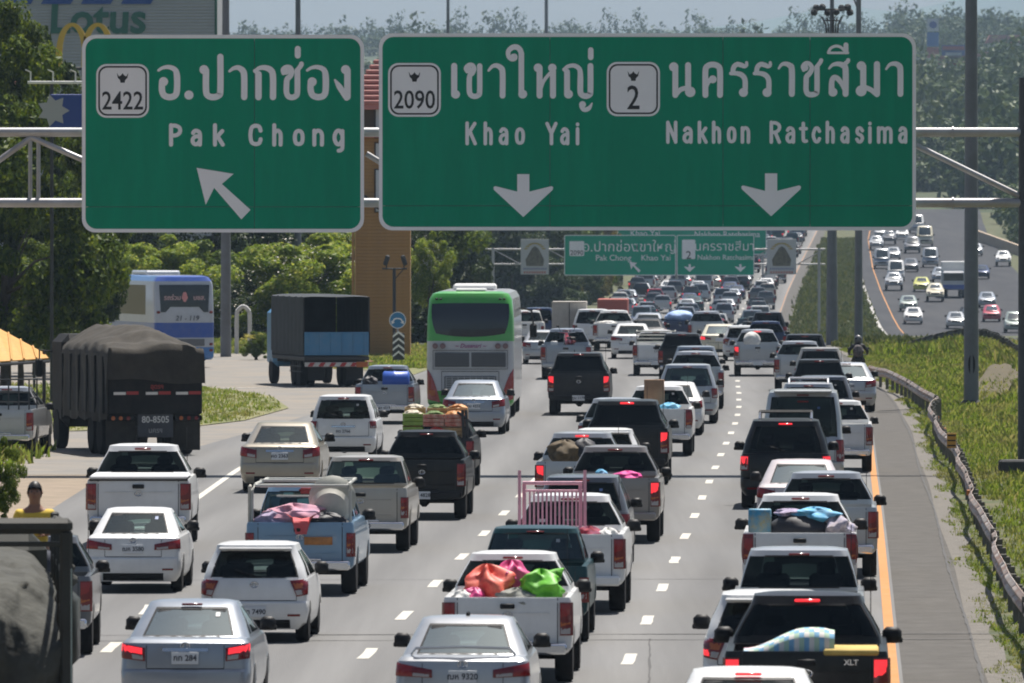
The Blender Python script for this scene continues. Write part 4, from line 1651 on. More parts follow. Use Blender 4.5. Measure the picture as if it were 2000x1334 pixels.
for i in range(6):
    q = MB()
    q.box((-1.05 + i * .42, -.02, 1.60), (.05, .04, .82), .01)
    part('rib', q, P_tblue, o)
q = MB()
q.box((0, -.02, 2.0), (2.38, .05, .05), .01)
q.box((0, -.02, 1.2), (2.38, .05, .05), .01)
part('rail', q, P_tblue, o)
for sx in (-1, 1):
    mb = MB()
    mb.box((sx * 1.20, 3.45, 1.50), (.05, 6.7, .70), .02)
    o = part('sideboard', mb, P_tblue if sx > 0 else M_canvas, bt)
    mb = MB()
    mb.path([(sx * 1.23, .05, 2.0), (sx * 1.23, .05, 3.30)], .03, 6)
    part('post', mb, M_frame, bt)
# canvas: roof sagging between hoops, sides hanging
vs, fs = [], []
ny, nx = 15, 9
for i in range(ny):
    y = .02 + 6.85 * i / (ny - 1)
    for j in range(nx):
        a = j / (nx - 1) * 2 - 1
        x = 1.25 * a
        zt = 3.42 - .10 * abs(a) ** 3 - .16 * math.sin(math.pi * (a + 1) / 2) * (.6 if i == 0 else .3) + .03 * math.sin(i * 2.4)
        vs.append((x, y, zt))
for i in range(ny - 1):
    for j in range(nx - 1):
        fs.append((i * nx + j, i * nx + j + 1, (i + 1) * nx + j + 1, (i + 1) * nx + j))
mb = MB()
mb.add(vs, fs)
for sx in (-1, 1):
    vs, fs = [], []
    for i in range(29):
        y = .02 + 6.85 * i / 28
        for j in range(5):
            vs.append((sx * (1.255 + .025 * math.sin(i * 1.9) * (j / 4)), y, 3.32 - 2.05 * j / 4))
    for i in range(28):
        for j in range(4):
            fs.append((i * 5 + j, i * 5 + j + 1, (i + 1) * 5 + j + 1, (i + 1) * 5 + j))
    mb.add(vs, fs)
mb.box((0, 6.85, 2.2), (2.45, .04, 2.3))
me = mb.mesh('canvas', M_canvas, 60)
obj('canvas', me, bt)
mb = MB()
mb.box((0, -.02, .83), (2.4, .06, .16), .01)
o = part('bumper_board', mb, mat('board_white', (0.55, 0.53, 0.50), 0.7, var=.15), bt)
for i in range(6):
    q = MB()
    x = -1.1 + i * .4
    q.prism([(x, .76), (x + .18, .76), (x + .28, .90), (x + .10, .90)], -.06, -.045)
    part('red_stripe', q, mat('board_red', (0.40, 0.03, 0.03), 0.6), o)
mb = MB()
mb.box((.95, -.04, .83), (.45, .06, .2), .02)
part('indicator', mb, M_amber, bt)
mb = MB()
mb.box((0, 7.75, 1.75), (2.3, 1.6, 2.2), .18)
part('cab', mb, P_tblue, bt)
mb = MB()
for k in range(5):
    mb.box((-1.15, 1.2 + k * .5, .75), (.04, .04, .5))
for z in (.55, .75, .98):
    mb.box((-1.15, 2.2, z), (.04, 2.4, .035))
part('side_guard', mb, M_frame, bt)
big_wheels(bt, (1.6, 2.8, 7.6), .48, .27, 1.15)
mb = MB()
mb.box((-.72, .25, .50), (.65, .03, .55), .01)
part('mud_flap', mb, M_black, bt)
mb = MB()
mb.box((.72, .25, .50), (.65, .03, .55), .01)
part('mud_flap', mb, M_black, bt)

# ---- black tipper with a brown tarpaulin, at the island
s_ = 75.0
d_ = F / s_
tt = thing('tarpaulin_truck', 'black dump truck with brown tarpaulin beside grass island', 'truck', ((303 - 1000) / s_, d_, .014), R(13.0), None, (1, 1, 1.08))
P_tblk = paint('truck_black', (0.010, 0.010, 0.011), 0.0, 0.7, 0.0)
M_tarp = mat('brown_tarpaulin', (0.036, 0.030, 0.022), 0.9, var=0.35, scale=2.0, bump=0.5, bscale=4)
mb = MB()
mb.box((0, .06, 1.62), (2.5, .12, 1.25), .03)
o = part('tailgate', mb, P_tblk, tt)
for i, x in enumerate((-.80, .05, .85)):
    q = MB()
    q.box((x - .14, -.012, 1.50), (.32, .02, .07), .004)
    part('white_reflector', q, mat('reflector_white', (0.7, 0.68, 0.66), 0.4), o)
    q = MB()
    q.box((x + .20, -.012, 1.51), (.32, .02, .08), .004)
    part('red_reflector', q, mat('reflector_red', (0.35, 0.03, 0.03), 0.4), o)
obj('lettering', text_mesh('อุดรฯ', .16, MATS['reflector_red'], .002), o, (.05, -.01, 1.66))
mb = MB()
for sx in (-1, 1):
    mb.box((sx * 1.22, 3.4, 1.75), (.08, 6.6, 1.5), .02)
    for i in range(6):
        mb.box((sx * 1.28, .5 + i * 1.2, 1.7), (.07, .1, 1.4), .02)
mb.box((0, 3.4, 1.0), (2.4, 6.6, .14), .02)
part('tipper_body', mb, P_tblk, tt)
# tarpaulin: humped cloth, lapping over the sides with folds
nx, ny = 45, 61
vs, fs = [], []
for i in range(ny):
    v = i / (ny - 1)
    y = -.06 + 6.9 * v
    rise = .40 * math.sin(min(1, v * 2.2) * math.pi / 2)
    for j in range(nx):
        u = j / (nx - 1) * 2 - 1
        if abs(u) <= .70:
            x = u / .70 * 1.26
            z = 2.62 + rise * (1 - (u / .70) ** 2) ** .7 + .05 * math.sin(7 * u + 3 * v) + .04 * math.sin(11 * v * 3 + u * 4) - .04 * (abs(u) / .7)
        else:
            w_ = (abs(u) - .70) / .30
            x = math.copysign(1.27 + .04 * math.sin(v * 40 + w_ * 3) * w_, u)
            z = 2.58 - w_ * (1.75 if u < 0 else .55) + .05 * math.sin(v * 23)
        wr_ = mnoise.ridged_multi_fractal(Vector((x, y * .8, z)) * 1.4, .9, 2.1, 3, 1.0, 2.0) - 1.0
        vs.append((x + .03 * wr_, y, z + .05 * wr_))
for i in range(ny - 1):
    for j in range(nx - 1):
        fs.append((i * nx + j, i * nx + j + 1, (i + 1) * nx + j + 1, (i + 1) * nx + j))
b0 = len(vs)   # the flap hanging over the tailgate
for k in range(1, 6):
    for j in range(nx):
        u = j / (nx - 1) * 2 - 1
        x = max(-1.28, min(1.28, u / .70 * 1.27))
        vs.append((x, -.10 - .05 * abs(math.sin(u * 9 + .6)) * k / 5 - .02 * k, 2.60 - .17 * k - .03 * math.sin(u * 6) * k / 5 + (.10 * (.4 - u) if k == 5 else 0)))
for k in range(5):
    for j in range(nx - 1):
        a = j if k == 0 else b0 + (k - 1) * nx + j
        c = b0 + k * nx + j
        fs.append((a, a + 1, c + 1, c))
mb = MB()
mb.add(vs, fs)
part('tarpaulin', mb, M_tarp, tt, ang=70)
for sx in (-1, 1):
    mb = MB()
    mb.box((sx * .90, .1, .90), (.72, .08, .13), .02)
    o = part('lamp_bar', mb, P_tblk, tt)
    for q_, mm_ in ((-.2, M_amber), (0, M_amber if sx < 0 else M_lamp), (.2, M_lamp)):
        q = MB()
        q.lathe([(.001, -.03), (.05, -.025), (.055, .0)], (sx * .90 + q_, .05, .90), 'y', 12)
        part('tail_light', q, mm_, o)
    mb = MB()
    mb.box((sx * .86, .3, .48), (.78, .04, .72), .01)
    part('mud_flap', mb, mat('mud_flap_brown', (0.03, 0.027, 0.023), 0.9, var=.3), tt)
mb = MB()
mb.box((.02, .08, .74), (.94, .05, .62), .02)
o = part('plate_panel', mb, mat('panel_slate', (0.045, 0.05, 0.062), 0.6, var=.2), tt)
obj('lettering', text_mesh('80-8505', .22, mat('plate_paint', (0.62, 0.62, 0.60), 0.7), .004), o, (.02, .05, .86))
obj('lettering', text_mesh('นครฯ', .17, mat('plate_paint_dim', (0.30, 0.30, 0.30), 0.7), .003), o, (.02, .05, .60))
mb = MB()
mb.box((0, 7.9, 1.7), (2.4, 1.8, 2.3), .2)
part('cab', mb, P_tblk, tt)
mb = MB()
mb.path([(-1.2, 8.5, 2.4), (-1.55, 8.6, 2.45), (-1.55, 8.6, 2.0)], .03, 6)
mb.box((-1.56, 8.6, 2.0), (.2, .1, .45), .04)
part('mirror', mb, M_black, tt)
mb = MB()
for x in (-.42, .42):
    mb.box((x, 4.4, .82), (.12, 8.2, .22))
for i in range(4):
    mb.box((0, .8 + i * 1.8, .8), (2.0, .1, .1))
part('chassis', mb, M_under, tt)
big_wheels(tt, (1.4, 2.7, 7.9), .5, .28, 1.22)

# ---- nearest truck, cut off by the left edge: green frame and a grey tarpaulin load
s_ = 196.0
d_ = F / s_
ft = thing('stake_truck', 'nearest dark truck with olive tarpaulin at left edge', 'truck', ((-108 - 1000) / s_, d_, .014), R(4.2))
P_ol = paint('olive_black', (0.022, 0.024, 0.018), 0.0, 0.55, 0.1)
mb = MB()
mb.box((0, 3.0, 1.0), (2.5, 6.0, .16), .03)
for x in (-.42, .42):
    mb.box((x, 3.6, .78), (.12, 6.8, .2))
part('bed', mb, P_ol, ft)
mb = MB()
for sx in (-1, 1):
    mb.box((sx * 1.21, .05, 1.98), (.13, .12, 2.0), .03)
mb.box((0, .05, 3.02), (2.55, .14, .16), .05)
mb.box((0, .05, 2.84), (2.30, .08, .05), .01)
o = part('stake_frame', mb, mat('frame_olive', (0.02, 0.02, 0.014), 0.6, var=.25), ft)
for sx in (-1, 1):
    for i in range(1, 5):
        q = MB()
        q.box((sx * 1.22, i * 1.45, 2.0), (.09, .1, 1.95), .02)
        part('post', q, MATS['frame_olive'], ft)
    for z in (1.3, 1.7, 2.1, 2.5, 2.9):
        q = MB()
        q.box((sx * 1.22, 3.0, z), (.05, 5.9, .07), .01)
        part('side_rail', q, MATS['frame_olive'], ft)
mb = MB()
mb.box((1.25, .02, 1.45), (.035, .04, 2.3), .008)
part('edge_strip', mb, mat('pale_metal_edge', (0.32, 0.38, 0.36), 0.4, metal=.5), ft)  # pale metal strip down the right rear edge
M_olt = mat('olive_tarpaulin', (0.048, 0.048, 0.040), 0.9, var=.35, scale=2.5, bump=.9, bscale=5)
nx, ny = 81, 40
vs, fs = [], []
for i in range(ny):
    v = i / (ny - 1)
    for j in range(nx):
        u = j / (nx - 1) * 2 - 1
        ang = v * math.pi * .5
        y = .04 + 4.8 * (1 - math.cos(ang)) ** 1.7
        zt = 2.68 - .16 * u * u - 1.3 * max(0, abs(u) - .72) ** 1.6
        z = .70 + (zt - .70) * math.sin(ang) ** .42 if v > 0 else .70
        x = u * (1.17 - .04 * v)
        q = Vector((x * 1.6, y * 1.1, z * .9))
        wr_ = mnoise.ridged_multi_fractal(q * 1.3, .9, 2.1, 3, 1.0, 2.0) - 1.0
        fold = .16 * wr_ + .12 * abs(math.sin(u * 6 + .8 * math.sin(z * 2))) * (1 - v)
        vs.append((x + .03 * wr_, y - fold, z + .05 * wr_ * v))
for i in range(ny - 1):
    for j in range(nx - 1):
        fs.append((i * nx + j, i * nx + j + 1, (i + 1) * nx + j + 1, (i + 1) * nx + j))
mb = MB()
mb.add(vs, fs)
part('tarpaulin', mb, M_olt, ft, ang=70)
mb = MB()
mb.box((0, 7.0, 1.7), (2.3, 1.7, 2.1), .2)
part('cab', mb, P_ol, ft)
big_wheels(ft, (1.3, 6.8), .48, .27, 1.15)

# ---- far vehicles: one mesh each, too small to show parts
def far_mesh(kind, **o):
    mb = MB()
    mats = []
    roles = []
    locs = {}
    pl = type_of(kind, **o)
    acc = []
    for i, (nm, me, role, pi, loc) in enumerate(pl):
        base = Vector((0, 0, 0)) if pi is None else acc[pi]
        off = base + (Vector(loc) if loc else Vector((0, 0, 0)))
        acc.append(off)
        if me is None or nm in ('rim', 'panel_gap', 'seats', 'window_seal', 'sticker', 'aerial', 'reflector', 'wiper', 'emblem', 'reverse_light', 'indicator', 'crease', 'handle', 'underbody', 'garnish'):
            continue
        key = 'paint' if role in ('paint', 'canopy') else (role if role in ('glass', 'lamp', 'hlamp') else me.materials[0].name)
        if key not in roles:
            roles.append(key)
            mats.append(me.materials[0] if role not in ('glass',) else mat('far_glass', (0.03, 0.04, 0.045), 0.1, coat=.6))
        k = roles.index(key)
        mb.add([v.co + off for v in me.vertices], [tuple(p.vertices) for p in me.polygons], k)
    order = roles.index('paint')
    return mb.mesh('far_' + kind, mats, 32, fix=False), order, roles


FARM = {k: far_mesh(k) for k in ('sedan', 'pickup', 'suv', 'hatch', 'van')}
FARM['canopy'] = far_mesh('pickup', canopy=True)
FARCOL = [(PW, 'white'), (PS, 'silver'), (PS, 'silver'), (PS2, 'blue grey'), (PS2, 'blue grey'), (PG, 'dark grey'), (PG, 'dark grey'), (PK, 'black'), (PK, 'black'), (PBG, 'beige'), (PNB, 'dark blue'), (PT, 'dark teal'), (PS, 'silver'), (PG, 'dark grey'), (PK, 'black'), (PS2, 'blue grey'), (PW, 'white'), (PRD, 'red')]
FARCAT = dict(sedan='car', pickup='pickup', suv='suv', hatch='car', van='van', canopy='pickup')
LANE_NAMES = {0: 'right lane', 1: 'second lane from the right', 2: 'third lane from the right', 3: 'fourth lane from the right', 4: 'left lane'}


def far_vehicle(kind, col, X, d, z, rz, label, group, lit=False, sc=1.0):
    me, k, roles = FARM[kind]
    o = obj({'canopy': 'pickup_truck'}.get(kind, NAMES.get(kind)), me, None, (X, d, z), (0, 0, rz), (sc, sc, sc))
    o.material_slots[k].link = 'OBJECT'
    o.material_slots[k].material = col
    if lit and 'lamp' in roles:
        q = roles.index('lamp')
        o.material_slots[q].link = 'OBJECT'
        o.material_slots[q].material = M_lit
    return tag(o, label, FARCAT[kind], group)


kinds = ['sedan', 'pickup', 'suv', 'hatch', 'pickup', 'canopy', 'sedan', 'pickup', 'van', 'sedan']
for lane in range(5):
    d = 505 + lane * 5 + (10 if lane < 3 else 25)
    while d < 1240:
        kd = random.choice(kinds)
        col, cn = random.choice(FARCOL)
        off = (1.8, 5.1, 8.4, 11.7, 14.9)[lane] + random.uniform(-.7, .7)
        far_vehicle(kd, col, Xr(d) - off, d, zr(d) + .014, -heading(d) + random.uniform(-.02, .02),
                    'distant %s %s in the %s of the far jam' % (cn, FARCAT[kd], LANE_NAMES[lane]), 'far %s %s jam %d' % (cn, FARCAT[kd], lane), lit=random.random() < .25)
        d += random.uniform(8.5, 14.5) if d < 1000 else random.uniform(10, 17)

# ---- oncoming traffic on the opposite carriageway (pixel x, distance)
for kind, col, x, d, label, sc in [
    ('sedan', PW, 1783, 800, 'white oncoming sedan nearest the median on the far carriageway', 1.0),
    ('sedan', PGG, 1774, 838, 'grey green oncoming sedan just behind the nearest white one', 1.0),
    ('canopy', PCR, 1826, 870, 'oncoming pickup with bulging cream load', 1.0),
    ('sedan', PYL, 1800, 905, 'lime yellow oncoming car', 1.0),
    ('pickup', PS, 1746, 910, 'silver oncoming pickup near the yellow edge line', 1.05),
    ('van', PW, 1750, 945, 'white oncoming van behind the silver pickup', 1.0),
    ('van', PS, 1723, 1000, 'silver oncoming van closest to the median', 1.0),
    ('sedan', PS, 1745, 1040, 'silver oncoming car beyond the white van', 1.0),
    ('van', PS, 1817, 1005, 'silver grey oncoming van in the middle lane', 1.0),
    ('sedan', PG, 1779, 985, 'grey oncoming sedan between the two vans', 1.0),
    ('sedan', PS, 1866, 785, 'silver oncoming sedan left of the big grey pole', 1.0),
    ('sedan', PS2, 1927, 850, 'blue grey oncoming sedan right of the big grey pole', 1.0),
    ('hatch', PRD, 1936, 806, 'red oncoming car right of the big grey pole', 1.0),
    ('suv', PGG, 1980, 770, 'green grey oncoming sport utility at the right edge', 1.0),
    ('pickup', PW, 1959, 1010, 'white oncoming pickup in the outer lane', 1.0),
    ('sedan', PNB, 1917, 955, 'dark blue oncoming sedan beside the pole', 1.0),
    ('pickup', PG, 1737, 1120, 'small dark grey oncoming pickup far up the slope', 1.0),
    ('van', PCR, 1806, 1110, 'cream oncoming van far up the slope', 1.15),
    ('pickup', PS, 1712, 1090, 'silver oncoming pickup hugging the median far up the slope', 1.0),
    ('sedan', PW, 1762, 1150, 'white oncoming sedan high up the far slope', 1.0),
    ('suv', PK, 1748, 1185, 'black oncoming sport utility at the top of the slope', 1.0),
    ('van', PW, 1790, 1190, 'white oncoming van at the top of the slope', 1.1),
    ('hatch', PS, 1720, 1160, 'silver oncoming hatchback near the sign corner', 1.0),
    ('pickup', PS2, 1836, 935, 'blue grey oncoming pickup left of the lorry', 1.0),
    ('sedan', PS, 1905, 1060, 'silver oncoming sedan high behind the lorry', 1.0),
    ('hatch', PK, 1890, 800, 'black oncoming hatchback just left of the pole', 1.0),
    ('suv', PG, 1782, 1075, 'dark grey oncoming sport utility far up the slope', 1.1),
]:
    z = (-3.7 if d < 760 else max(zr(d), -3.7)) + .035
    far_vehicle(kind, col, (x - 1000) * d / F, d, z, math.pi - heading(d), label, 'oncoming traffic', sc=sc)
# oncoming white lorry
d = 880
lt = thing('lorry', 'tall white oncoming lorry with blue lower cab', 'truck', ((1862 - 1000) * d / F, d, zr(d) + .035), math.pi - heading(d))
mb = MB()
mb.box((0, -3.5, 2.35), (2.4, 6.0, 2.6), .05)
part('cargo_box', mb, M_whitep, lt)
mb = MB()
mb.box((0, .6, 1.75), (2.25, 1.7, 1.9), .18)
part('cab', mb, P_coachw, lt)
mb = MB()
mb.box((0, 1.46, 2.1), (2.0, .06, .75), .05)
part('windshield', mb, M_dglass, lt)
mb = MB()
mb.box((0, 1.42, 1.1), (2.2, .12, .5), .05)
part('bumper', mb, P_bblue, lt)
big_wheels(lt, (-5.2, .6), .48, .27, 1.1)
# box van in the left lane and the red truck beyond
d = 428
bv = thing('box_truck', 'small tan box truck ahead of the motorcycle pickup', 'truck', ((1112 - 1000) * d / F, d, .014), -heading(d))
mb = MB()
mb.box((0, 1.5, 1.45), (1.7, 3.0, 1.6), .04)
o = part('cargo_box', mb, mat('box_tan', (0.40, 0.37, 0.33), .7, var=.12), bv)
q = MB()
q.box((0, -.02, 1.45), (.03, .03, 1.5))
q.box((0, -.02, 2.22), (1.6, .03, .03))
part('door_seam', q, M_gap, o)
mb = MB()
mb.box((0, 3.8, 1.1), (1.6, 1.4, 1.4), .15)
part('cab', mb, PW, bv)
big_wheels(bv, (.8, 3.9), .34, .2, .82, False)
d = 700
rt = thing('red_truck', 'red orange truck at the left edge of the far jam', 'truck', ((1196 - 1000) * d / F, d, zr(d) + .014), -heading(d))
mb = MB()
mb.box((0, 3, 2.9), (2.4, 6, 1.5), .05)
part('red_body', mb, mat('truck_red', (0.40, 0.07, 0.04), .6, var=.1), rt)
mb = MB()
mb.box((0, 3, 1.6), (2.3, 5.8, 1.0), .05)
part('lower_body', mb, mat('truck_green', (0.10, 0.14, 0.06), .7), rt)
mb = MB()
mb.box((0, 6.9, 1.7), (2.3, 1.6, 2.0), .15)
part('cab', mb, PRD, rt)
big_wheels(rt, (1.3, 6.8), .48, .27, 1.15)
# ================================================================== gantries and signs
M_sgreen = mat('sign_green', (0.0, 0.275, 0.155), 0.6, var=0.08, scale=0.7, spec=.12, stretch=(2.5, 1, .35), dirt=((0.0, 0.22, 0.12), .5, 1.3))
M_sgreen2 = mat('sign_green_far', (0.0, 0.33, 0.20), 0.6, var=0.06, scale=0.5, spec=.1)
M_sgrey = mat('sign_white', (0.88, 0.87, 0.88), 0.55, var=0.04, scale=0.8)
M_sblack = mat('sign_black', (0.012, 0.012, 0.013), 0.6)
M_galv = mat('galvanised_steel', (0.40, 0.40, 0.41), 0.45, metal=0.35, var=0.1, scale=1.5, dirt=((0.25, 0.2, 0.16), .5, .8))
M_polegrey = mat('pole_grey', (0.155, 0.165, 0.18), 0.6, var=0.12, scale=0.7, dirt=((0.09, 0.09, 0.09), .5, 1.5))

DG = F / 80.5      # the near gantry


def rrect(x0, x1, z0, z1, r, corners=(1, 1, 1, 1), n=6):
    """rounded rectangle outline; corners: bottom-left, bottom-right, top-right, top-left"""
    pts = []
    for (cx, cz, a0, on) in ((x0, z0, 180, corners[0]), (x1, z0, 270, corners[1]), (x1, z1, 0, corners[2]), (x0, z1, 90, corners[3])):
        if not on:
            pts.append((cx, cz))
            continue
        ox = cx + (r if cx == x0 else -r)
        oz = cz + (r if cz == z0 else -r)
        for k in range(n + 1):
            a = R(a0 + 90 * k / n)
            pts.append((ox + r * math.cos(a), oz + r * math.sin(a)))
    return pts


def ringplate(mb, outer, inner, y, m=0, thick=.02):
    n = len(outer)
    vs = [(x, y, z) for x, z in outer] + [(x, y, z) for x, z in inner] + [(x, y + thick, z) for x, z in outer] + [(x, y + thick, z) for x, z in inner]
    fs = []
    for i in range(n):
        j = (i + 1) % n
        fs += [(i, j, n + j, n + i), (i, 2 * n + i, 2 * n + j, j), (n + i, n + j, 3 * n + j, 3 * n + i)]
    mb.add(vs, fs, m)


def smooth_path(pts, sub=5):
    if len(pts) < 3:
        return pts
    out = []
    Q = [Vector(p) for p in pts]
    for i in range(len(Q) - 1):
        p0, p1, p2, p3 = Q[max(i - 1, 0)], Q[i], Q[i + 1], Q[min(i + 2, len(Q) - 1)]
        for k in range(sub):
            t = k / sub
            out.append(.5 * ((2 * p1) + (p2 - p0) * t + (2 * p0 - 5 * p1 + 4 * p2 - p3) * t * t + (3 * p1 - p0 - 3 * p2 + p3) * t ** 3))
    out.append(Q[-1])
    return out


class Glyphs:
    """monoline lettering: each stroke a flat strip with round ends, laid one on another without touching faces"""

    def __init__(s, y):
        s.mb, s.y, s.n = MB(), y, 0

    def stroke(s, pts, w, w0=None, w1=None):
        closed = len(pts) > 3 and math.dist(pts[0], pts[-1]) < 1e-6
        if closed:
            pts = [pts[-2]] + list(pts) + [pts[1]]
        pts = [Vector(p) for p in smooth_path([Vector((p[0], p[1])) for p in pts])]
        if closed:
            pts = pts[5:-5]
        clean = [pts[0]]
        for p in pts[1:]:
            if (p - clean[-1]).length > 1e-4:
                clean.append(p)
        pts = clean
        N = len(pts)
        L, Rr = [], []
        acc = [0]
        for a, b in zip(pts[:-1], pts[1:]):
            acc.append(acc[-1] + (b - a).length)
        for i, p in enumerate(pts):
            t = (pts[min(i + 1, N - 1)] - pts[max(i - 1, 0)]).normalized()
            if closed and i in (0, N - 1):
                t = (pts[1] - pts[-2]).normalized()
            nn = Vector((-t.y, t.x))
            f = acc[i] / acc[-1]
            ww = w
            if w0 is not None:
                ww = w0 + (w - w0) * min(1, f / .35)
            if w1 is not None and f > .6:
                ww = ww + (w1 - ww) * (f - .6) / .4
            L.append(p + nn * ww / 2)
            Rr.append(p - nn * ww / 2)
        y = s.y - .0007 * (s.n % 12)
        s.n += 1
        vs = [(p.x, y, p.y) for p in L] + [(p.x, y, p.y) for p in Rr]
        fs = [(i, i + 1, N + i + 1, N + i) for i in range(N - 1)]
        for (c, a, b, sg) in ((pts[0], L[0], Rr[0], -1), (pts[-1], L[-1], Rr[-1], 1)) if not closed else ():
            r = (a - b).length / 2
            t = (pts[1] - pts[0]).normalized() if sg < 0 else (pts[-1] - pts[-2]).normalized()
            nn = Vector((-t.y, t.x))
            k0 = len(vs)
            for k in range(9):
                an = math.pi * k / 8
                q = c + nn * r * math.cos(an) + t * sg * r * math.sin(an)
                vs.append((q.x, y, q.y))
            fs.append(tuple(range(k0, k0 + 9)))
        s.mb.add(vs, fs)

    def disc(s, c, r):
        y = s.y - .0007 * (s.n % 12)
        s.n += 1
        vs = [(c[0] + r * math.cos(a), y, c[1] + r * math.sin(a)) for a in np.linspace(0, 2 * math.pi, 19)[:-1]]
        s.mb.add(vs, [tuple(range(18))])

    def poly(s, pts):
        y = s.y - .0007 * (s.n % 12)
        s.n += 1
        s.mb.add([(x, y, z) for x, z in pts], [tuple(range(len(pts)))])

    def mesh(s, m):
        me = s.mb.mesh('lettering', m, 0, fix=False)
        bm = bmesh.new()
        bm.from_mesh(me)
        bmesh.ops.triangulate(bm, faces=bm.faces)
        for f in bm.faces:
            if f.normal.y > 0:
                f.normal_flip()
        bm.to_mesh(me)
        bm.free()
        return me


# Thai strokes, read off the photograph: (offset x, offset y, zoom) then strokes (points, width[, first width[, last width]]) and discs
THAI1 = ((300, 85, 5.0), [
    ([(48, 262), (90, 237), (150, 230), (208, 255), (228, 315), (228, 455), (208, 508), (155, 524), (102, 505), (82, 455), (82, 390)], 62, 26), ('o', 97, 372, 45), ('o', 345, 503, 45),
    ('o', 492, 255, 45), ([(512, 262), (512, 455), (530, 508), (582, 524), (634, 508), (652, 455), (652, 130)], 62),
    ([(742, 270), (780, 243), (828, 236), (872, 268), (885, 325), (885, 523)], 62, 26),
    ([(1000, 262), (1035, 240), (1090, 236), (1146, 262), (1166, 325), (1166, 523)], 62, 34), ([(1024, 300), (1024, 523)], 64), ([(990, 268), (1030, 300)], 40),
    ([(1268, 290), (1262, 255), (1290, 232), (1330, 234), (1350, 270), (1336, 315), (1304, 350), (1298, 410), (1298, 475), (1316, 515), (1352, 526), (1388, 512), (1404, 470), (1404, 265)], 56, 40), ('o', 1290, 268, 38), ([(1404, 262), (1440, 212), (1444, 198)], 46),
    ([(1408, 52), (1408, 118)], 58),
    ([(1500, 262), (1542, 237), (1602, 230), (1660, 255), (1680, 315), (1680, 455), (1660, 508), (1607, 524), (1554, 505), (1534, 455), (1534, 390)], 62, 26), ('o', 1548, 374, 45),
    ('o', 1875, 255, 45), ([(1893, 262), (1893, 522)], 64), ([(1772, 357), (1820, 430), (1885, 530)], 58, 22)])
THAI2 = ((870, 80, 6.667), [
    ([(114, 325), (114, 700)], 80), ('o', 134, 695, 56),
    ([(282, 400), (262, 355), (300, 314), (350, 314), (374, 362), (350, 420), (314, 465), (312, 650), (335, 705), (380, 722), (428, 705), (446, 650), (446, 325)], 70, 46), ('o', 300, 375, 48),
    ([(562, 385), (610, 332), (664, 320), (720, 350), (744, 415), (744, 712)], 76, 32),
    ([(872, 188), (912, 190), (908, 232), (862, 240), (822, 200), (822, 130), (880, 82), (945, 88), (985, 150), (988, 260), (988, 690)], 72, 40), ('o', 1006, 692, 58), ('o', 866, 222, 42),
    ('o', 1206, 350, 57), ([(1226, 350), (1226, 712)], 78), ([(1246, 610), (1275, 530), (1330, 455), (1378, 405)], 46), ('o', 1391, 350, 55), ([(1400, 380), (1400, 712)], 78),
    ([(1552, 365), (1595, 332), (1670, 320), (1732, 352), (1756, 420), (1756, 650), (1778, 702), (1824, 718), (1870, 702), (1888, 650), (1888, 325)], 76, 46), ([(1583, 400), (1583, 690)], 76), ('o', 1602, 692, 58), ([(1545, 372), (1590, 412)], 48),
    ('o', 1785, 828, 45), ([(1772, 850), (1795, 888), (1832, 894), (1876, 868), (1908, 812)], 60, None, 20), ([(1892, 118), (1892, 214)], 72)])
THAI3 = ((1300, 80, 8.333), [
    ('o', 132, 422, 76), ([(158, 430), (158, 880)], 96), ([(165, 875), (240, 795), (335, 765)], 78), ([(366, 392), (366, 790)], 96), ('o', 400, 828, 86),
    ([(648, 880), (648, 490), (685, 408), (765, 384), (848, 408), (885, 490), (885, 880)], 96), ([(655, 740), (690, 665), (755, 625)], 84), ('o', 768, 624, 64),
    ([(1318, 352), (1315, 395), (1282, 412), (1230, 392), (1165, 380), (1110, 425), (1092, 520)], 80, 50), ([(1062, 528), (1160, 528), (1245, 560), (1293, 640), (1293, 820)], 86, 60), ('o', 1266, 838, 74),
    ([(1703, 352), (1700, 395), (1667, 412), (1615, 392), (1550, 380), (1495, 425), (1477, 520)], 80, 50), ([(1447, 528), (1545, 528), (1630, 560), (1678, 640), (1678, 820)], 86, 60), ('o', 1651, 838, 74)])
THAI4 = ((1530, 80, 8.0), [
    ([(-72, 430), (-30, 372), (30, 356), (100, 384), (132, 452), (132, 828)], 94, 34),
    ([(318, 455), (302, 400), (340, 352), (395, 350), (440, 400), (440, 452), (405, 512), (362, 560), (356, 640), (356, 770), (385, 828), (444, 840), (502, 822), (525, 770), (525, 410)], 84, 56), ('o', 338, 418, 54), ([(525, 400), (575, 335), (590, 302)], 66),
    ([(715, 430), (770, 374), (850, 358), (932, 382), (972, 450), (972, 828)], 94, 34), ([(950, 365), (1000, 325), (1012, 300)], 66), ('o', 775, 800, 70), ([(756, 815), (756, 640), (790, 572), (850, 590), (915, 675), (955, 770)], 84, 96, 60),
    ([(706, 172), (742, 112), (820, 80), (900, 100), (968, 170)], 46), ([(700, 186), (1008, 186)], 40), ([(978, 62), (978, 170)], 78),
    ('o', 1217, 388, 72), ([(1248, 395), (1248, 770)], 96), ('o', 1215, 780, 86), ([(1270, 722), (1370, 765), (1462, 840)], 78), ([(1462, 362), (1462, 828)], 96),
    ([(1606, 440), (1660, 372), (1740, 354), (1802, 384), (1828, 455), (1828, 828)], 92, 34)])


def put_thai(g, data, d):
    (ox, oy, sc), items = data

    def c(x, y):
        p = P(ox + x / sc, oy + y / sc, d)
        return (p.x, p.z)
    u = d / F / sc
    for it in items:
        if it[0] == 'o':
            g.disc(c(it[1], it[2]), it[3] * u)
        else:
            w0 = it[2] * u if len(it) > 2 and it[2] else None
            w1 = it[3] * u if len(it) > 3 and it[3] else None
            g.stroke([c(*p) for p in it[0]], it[1] * u, w0, w1)


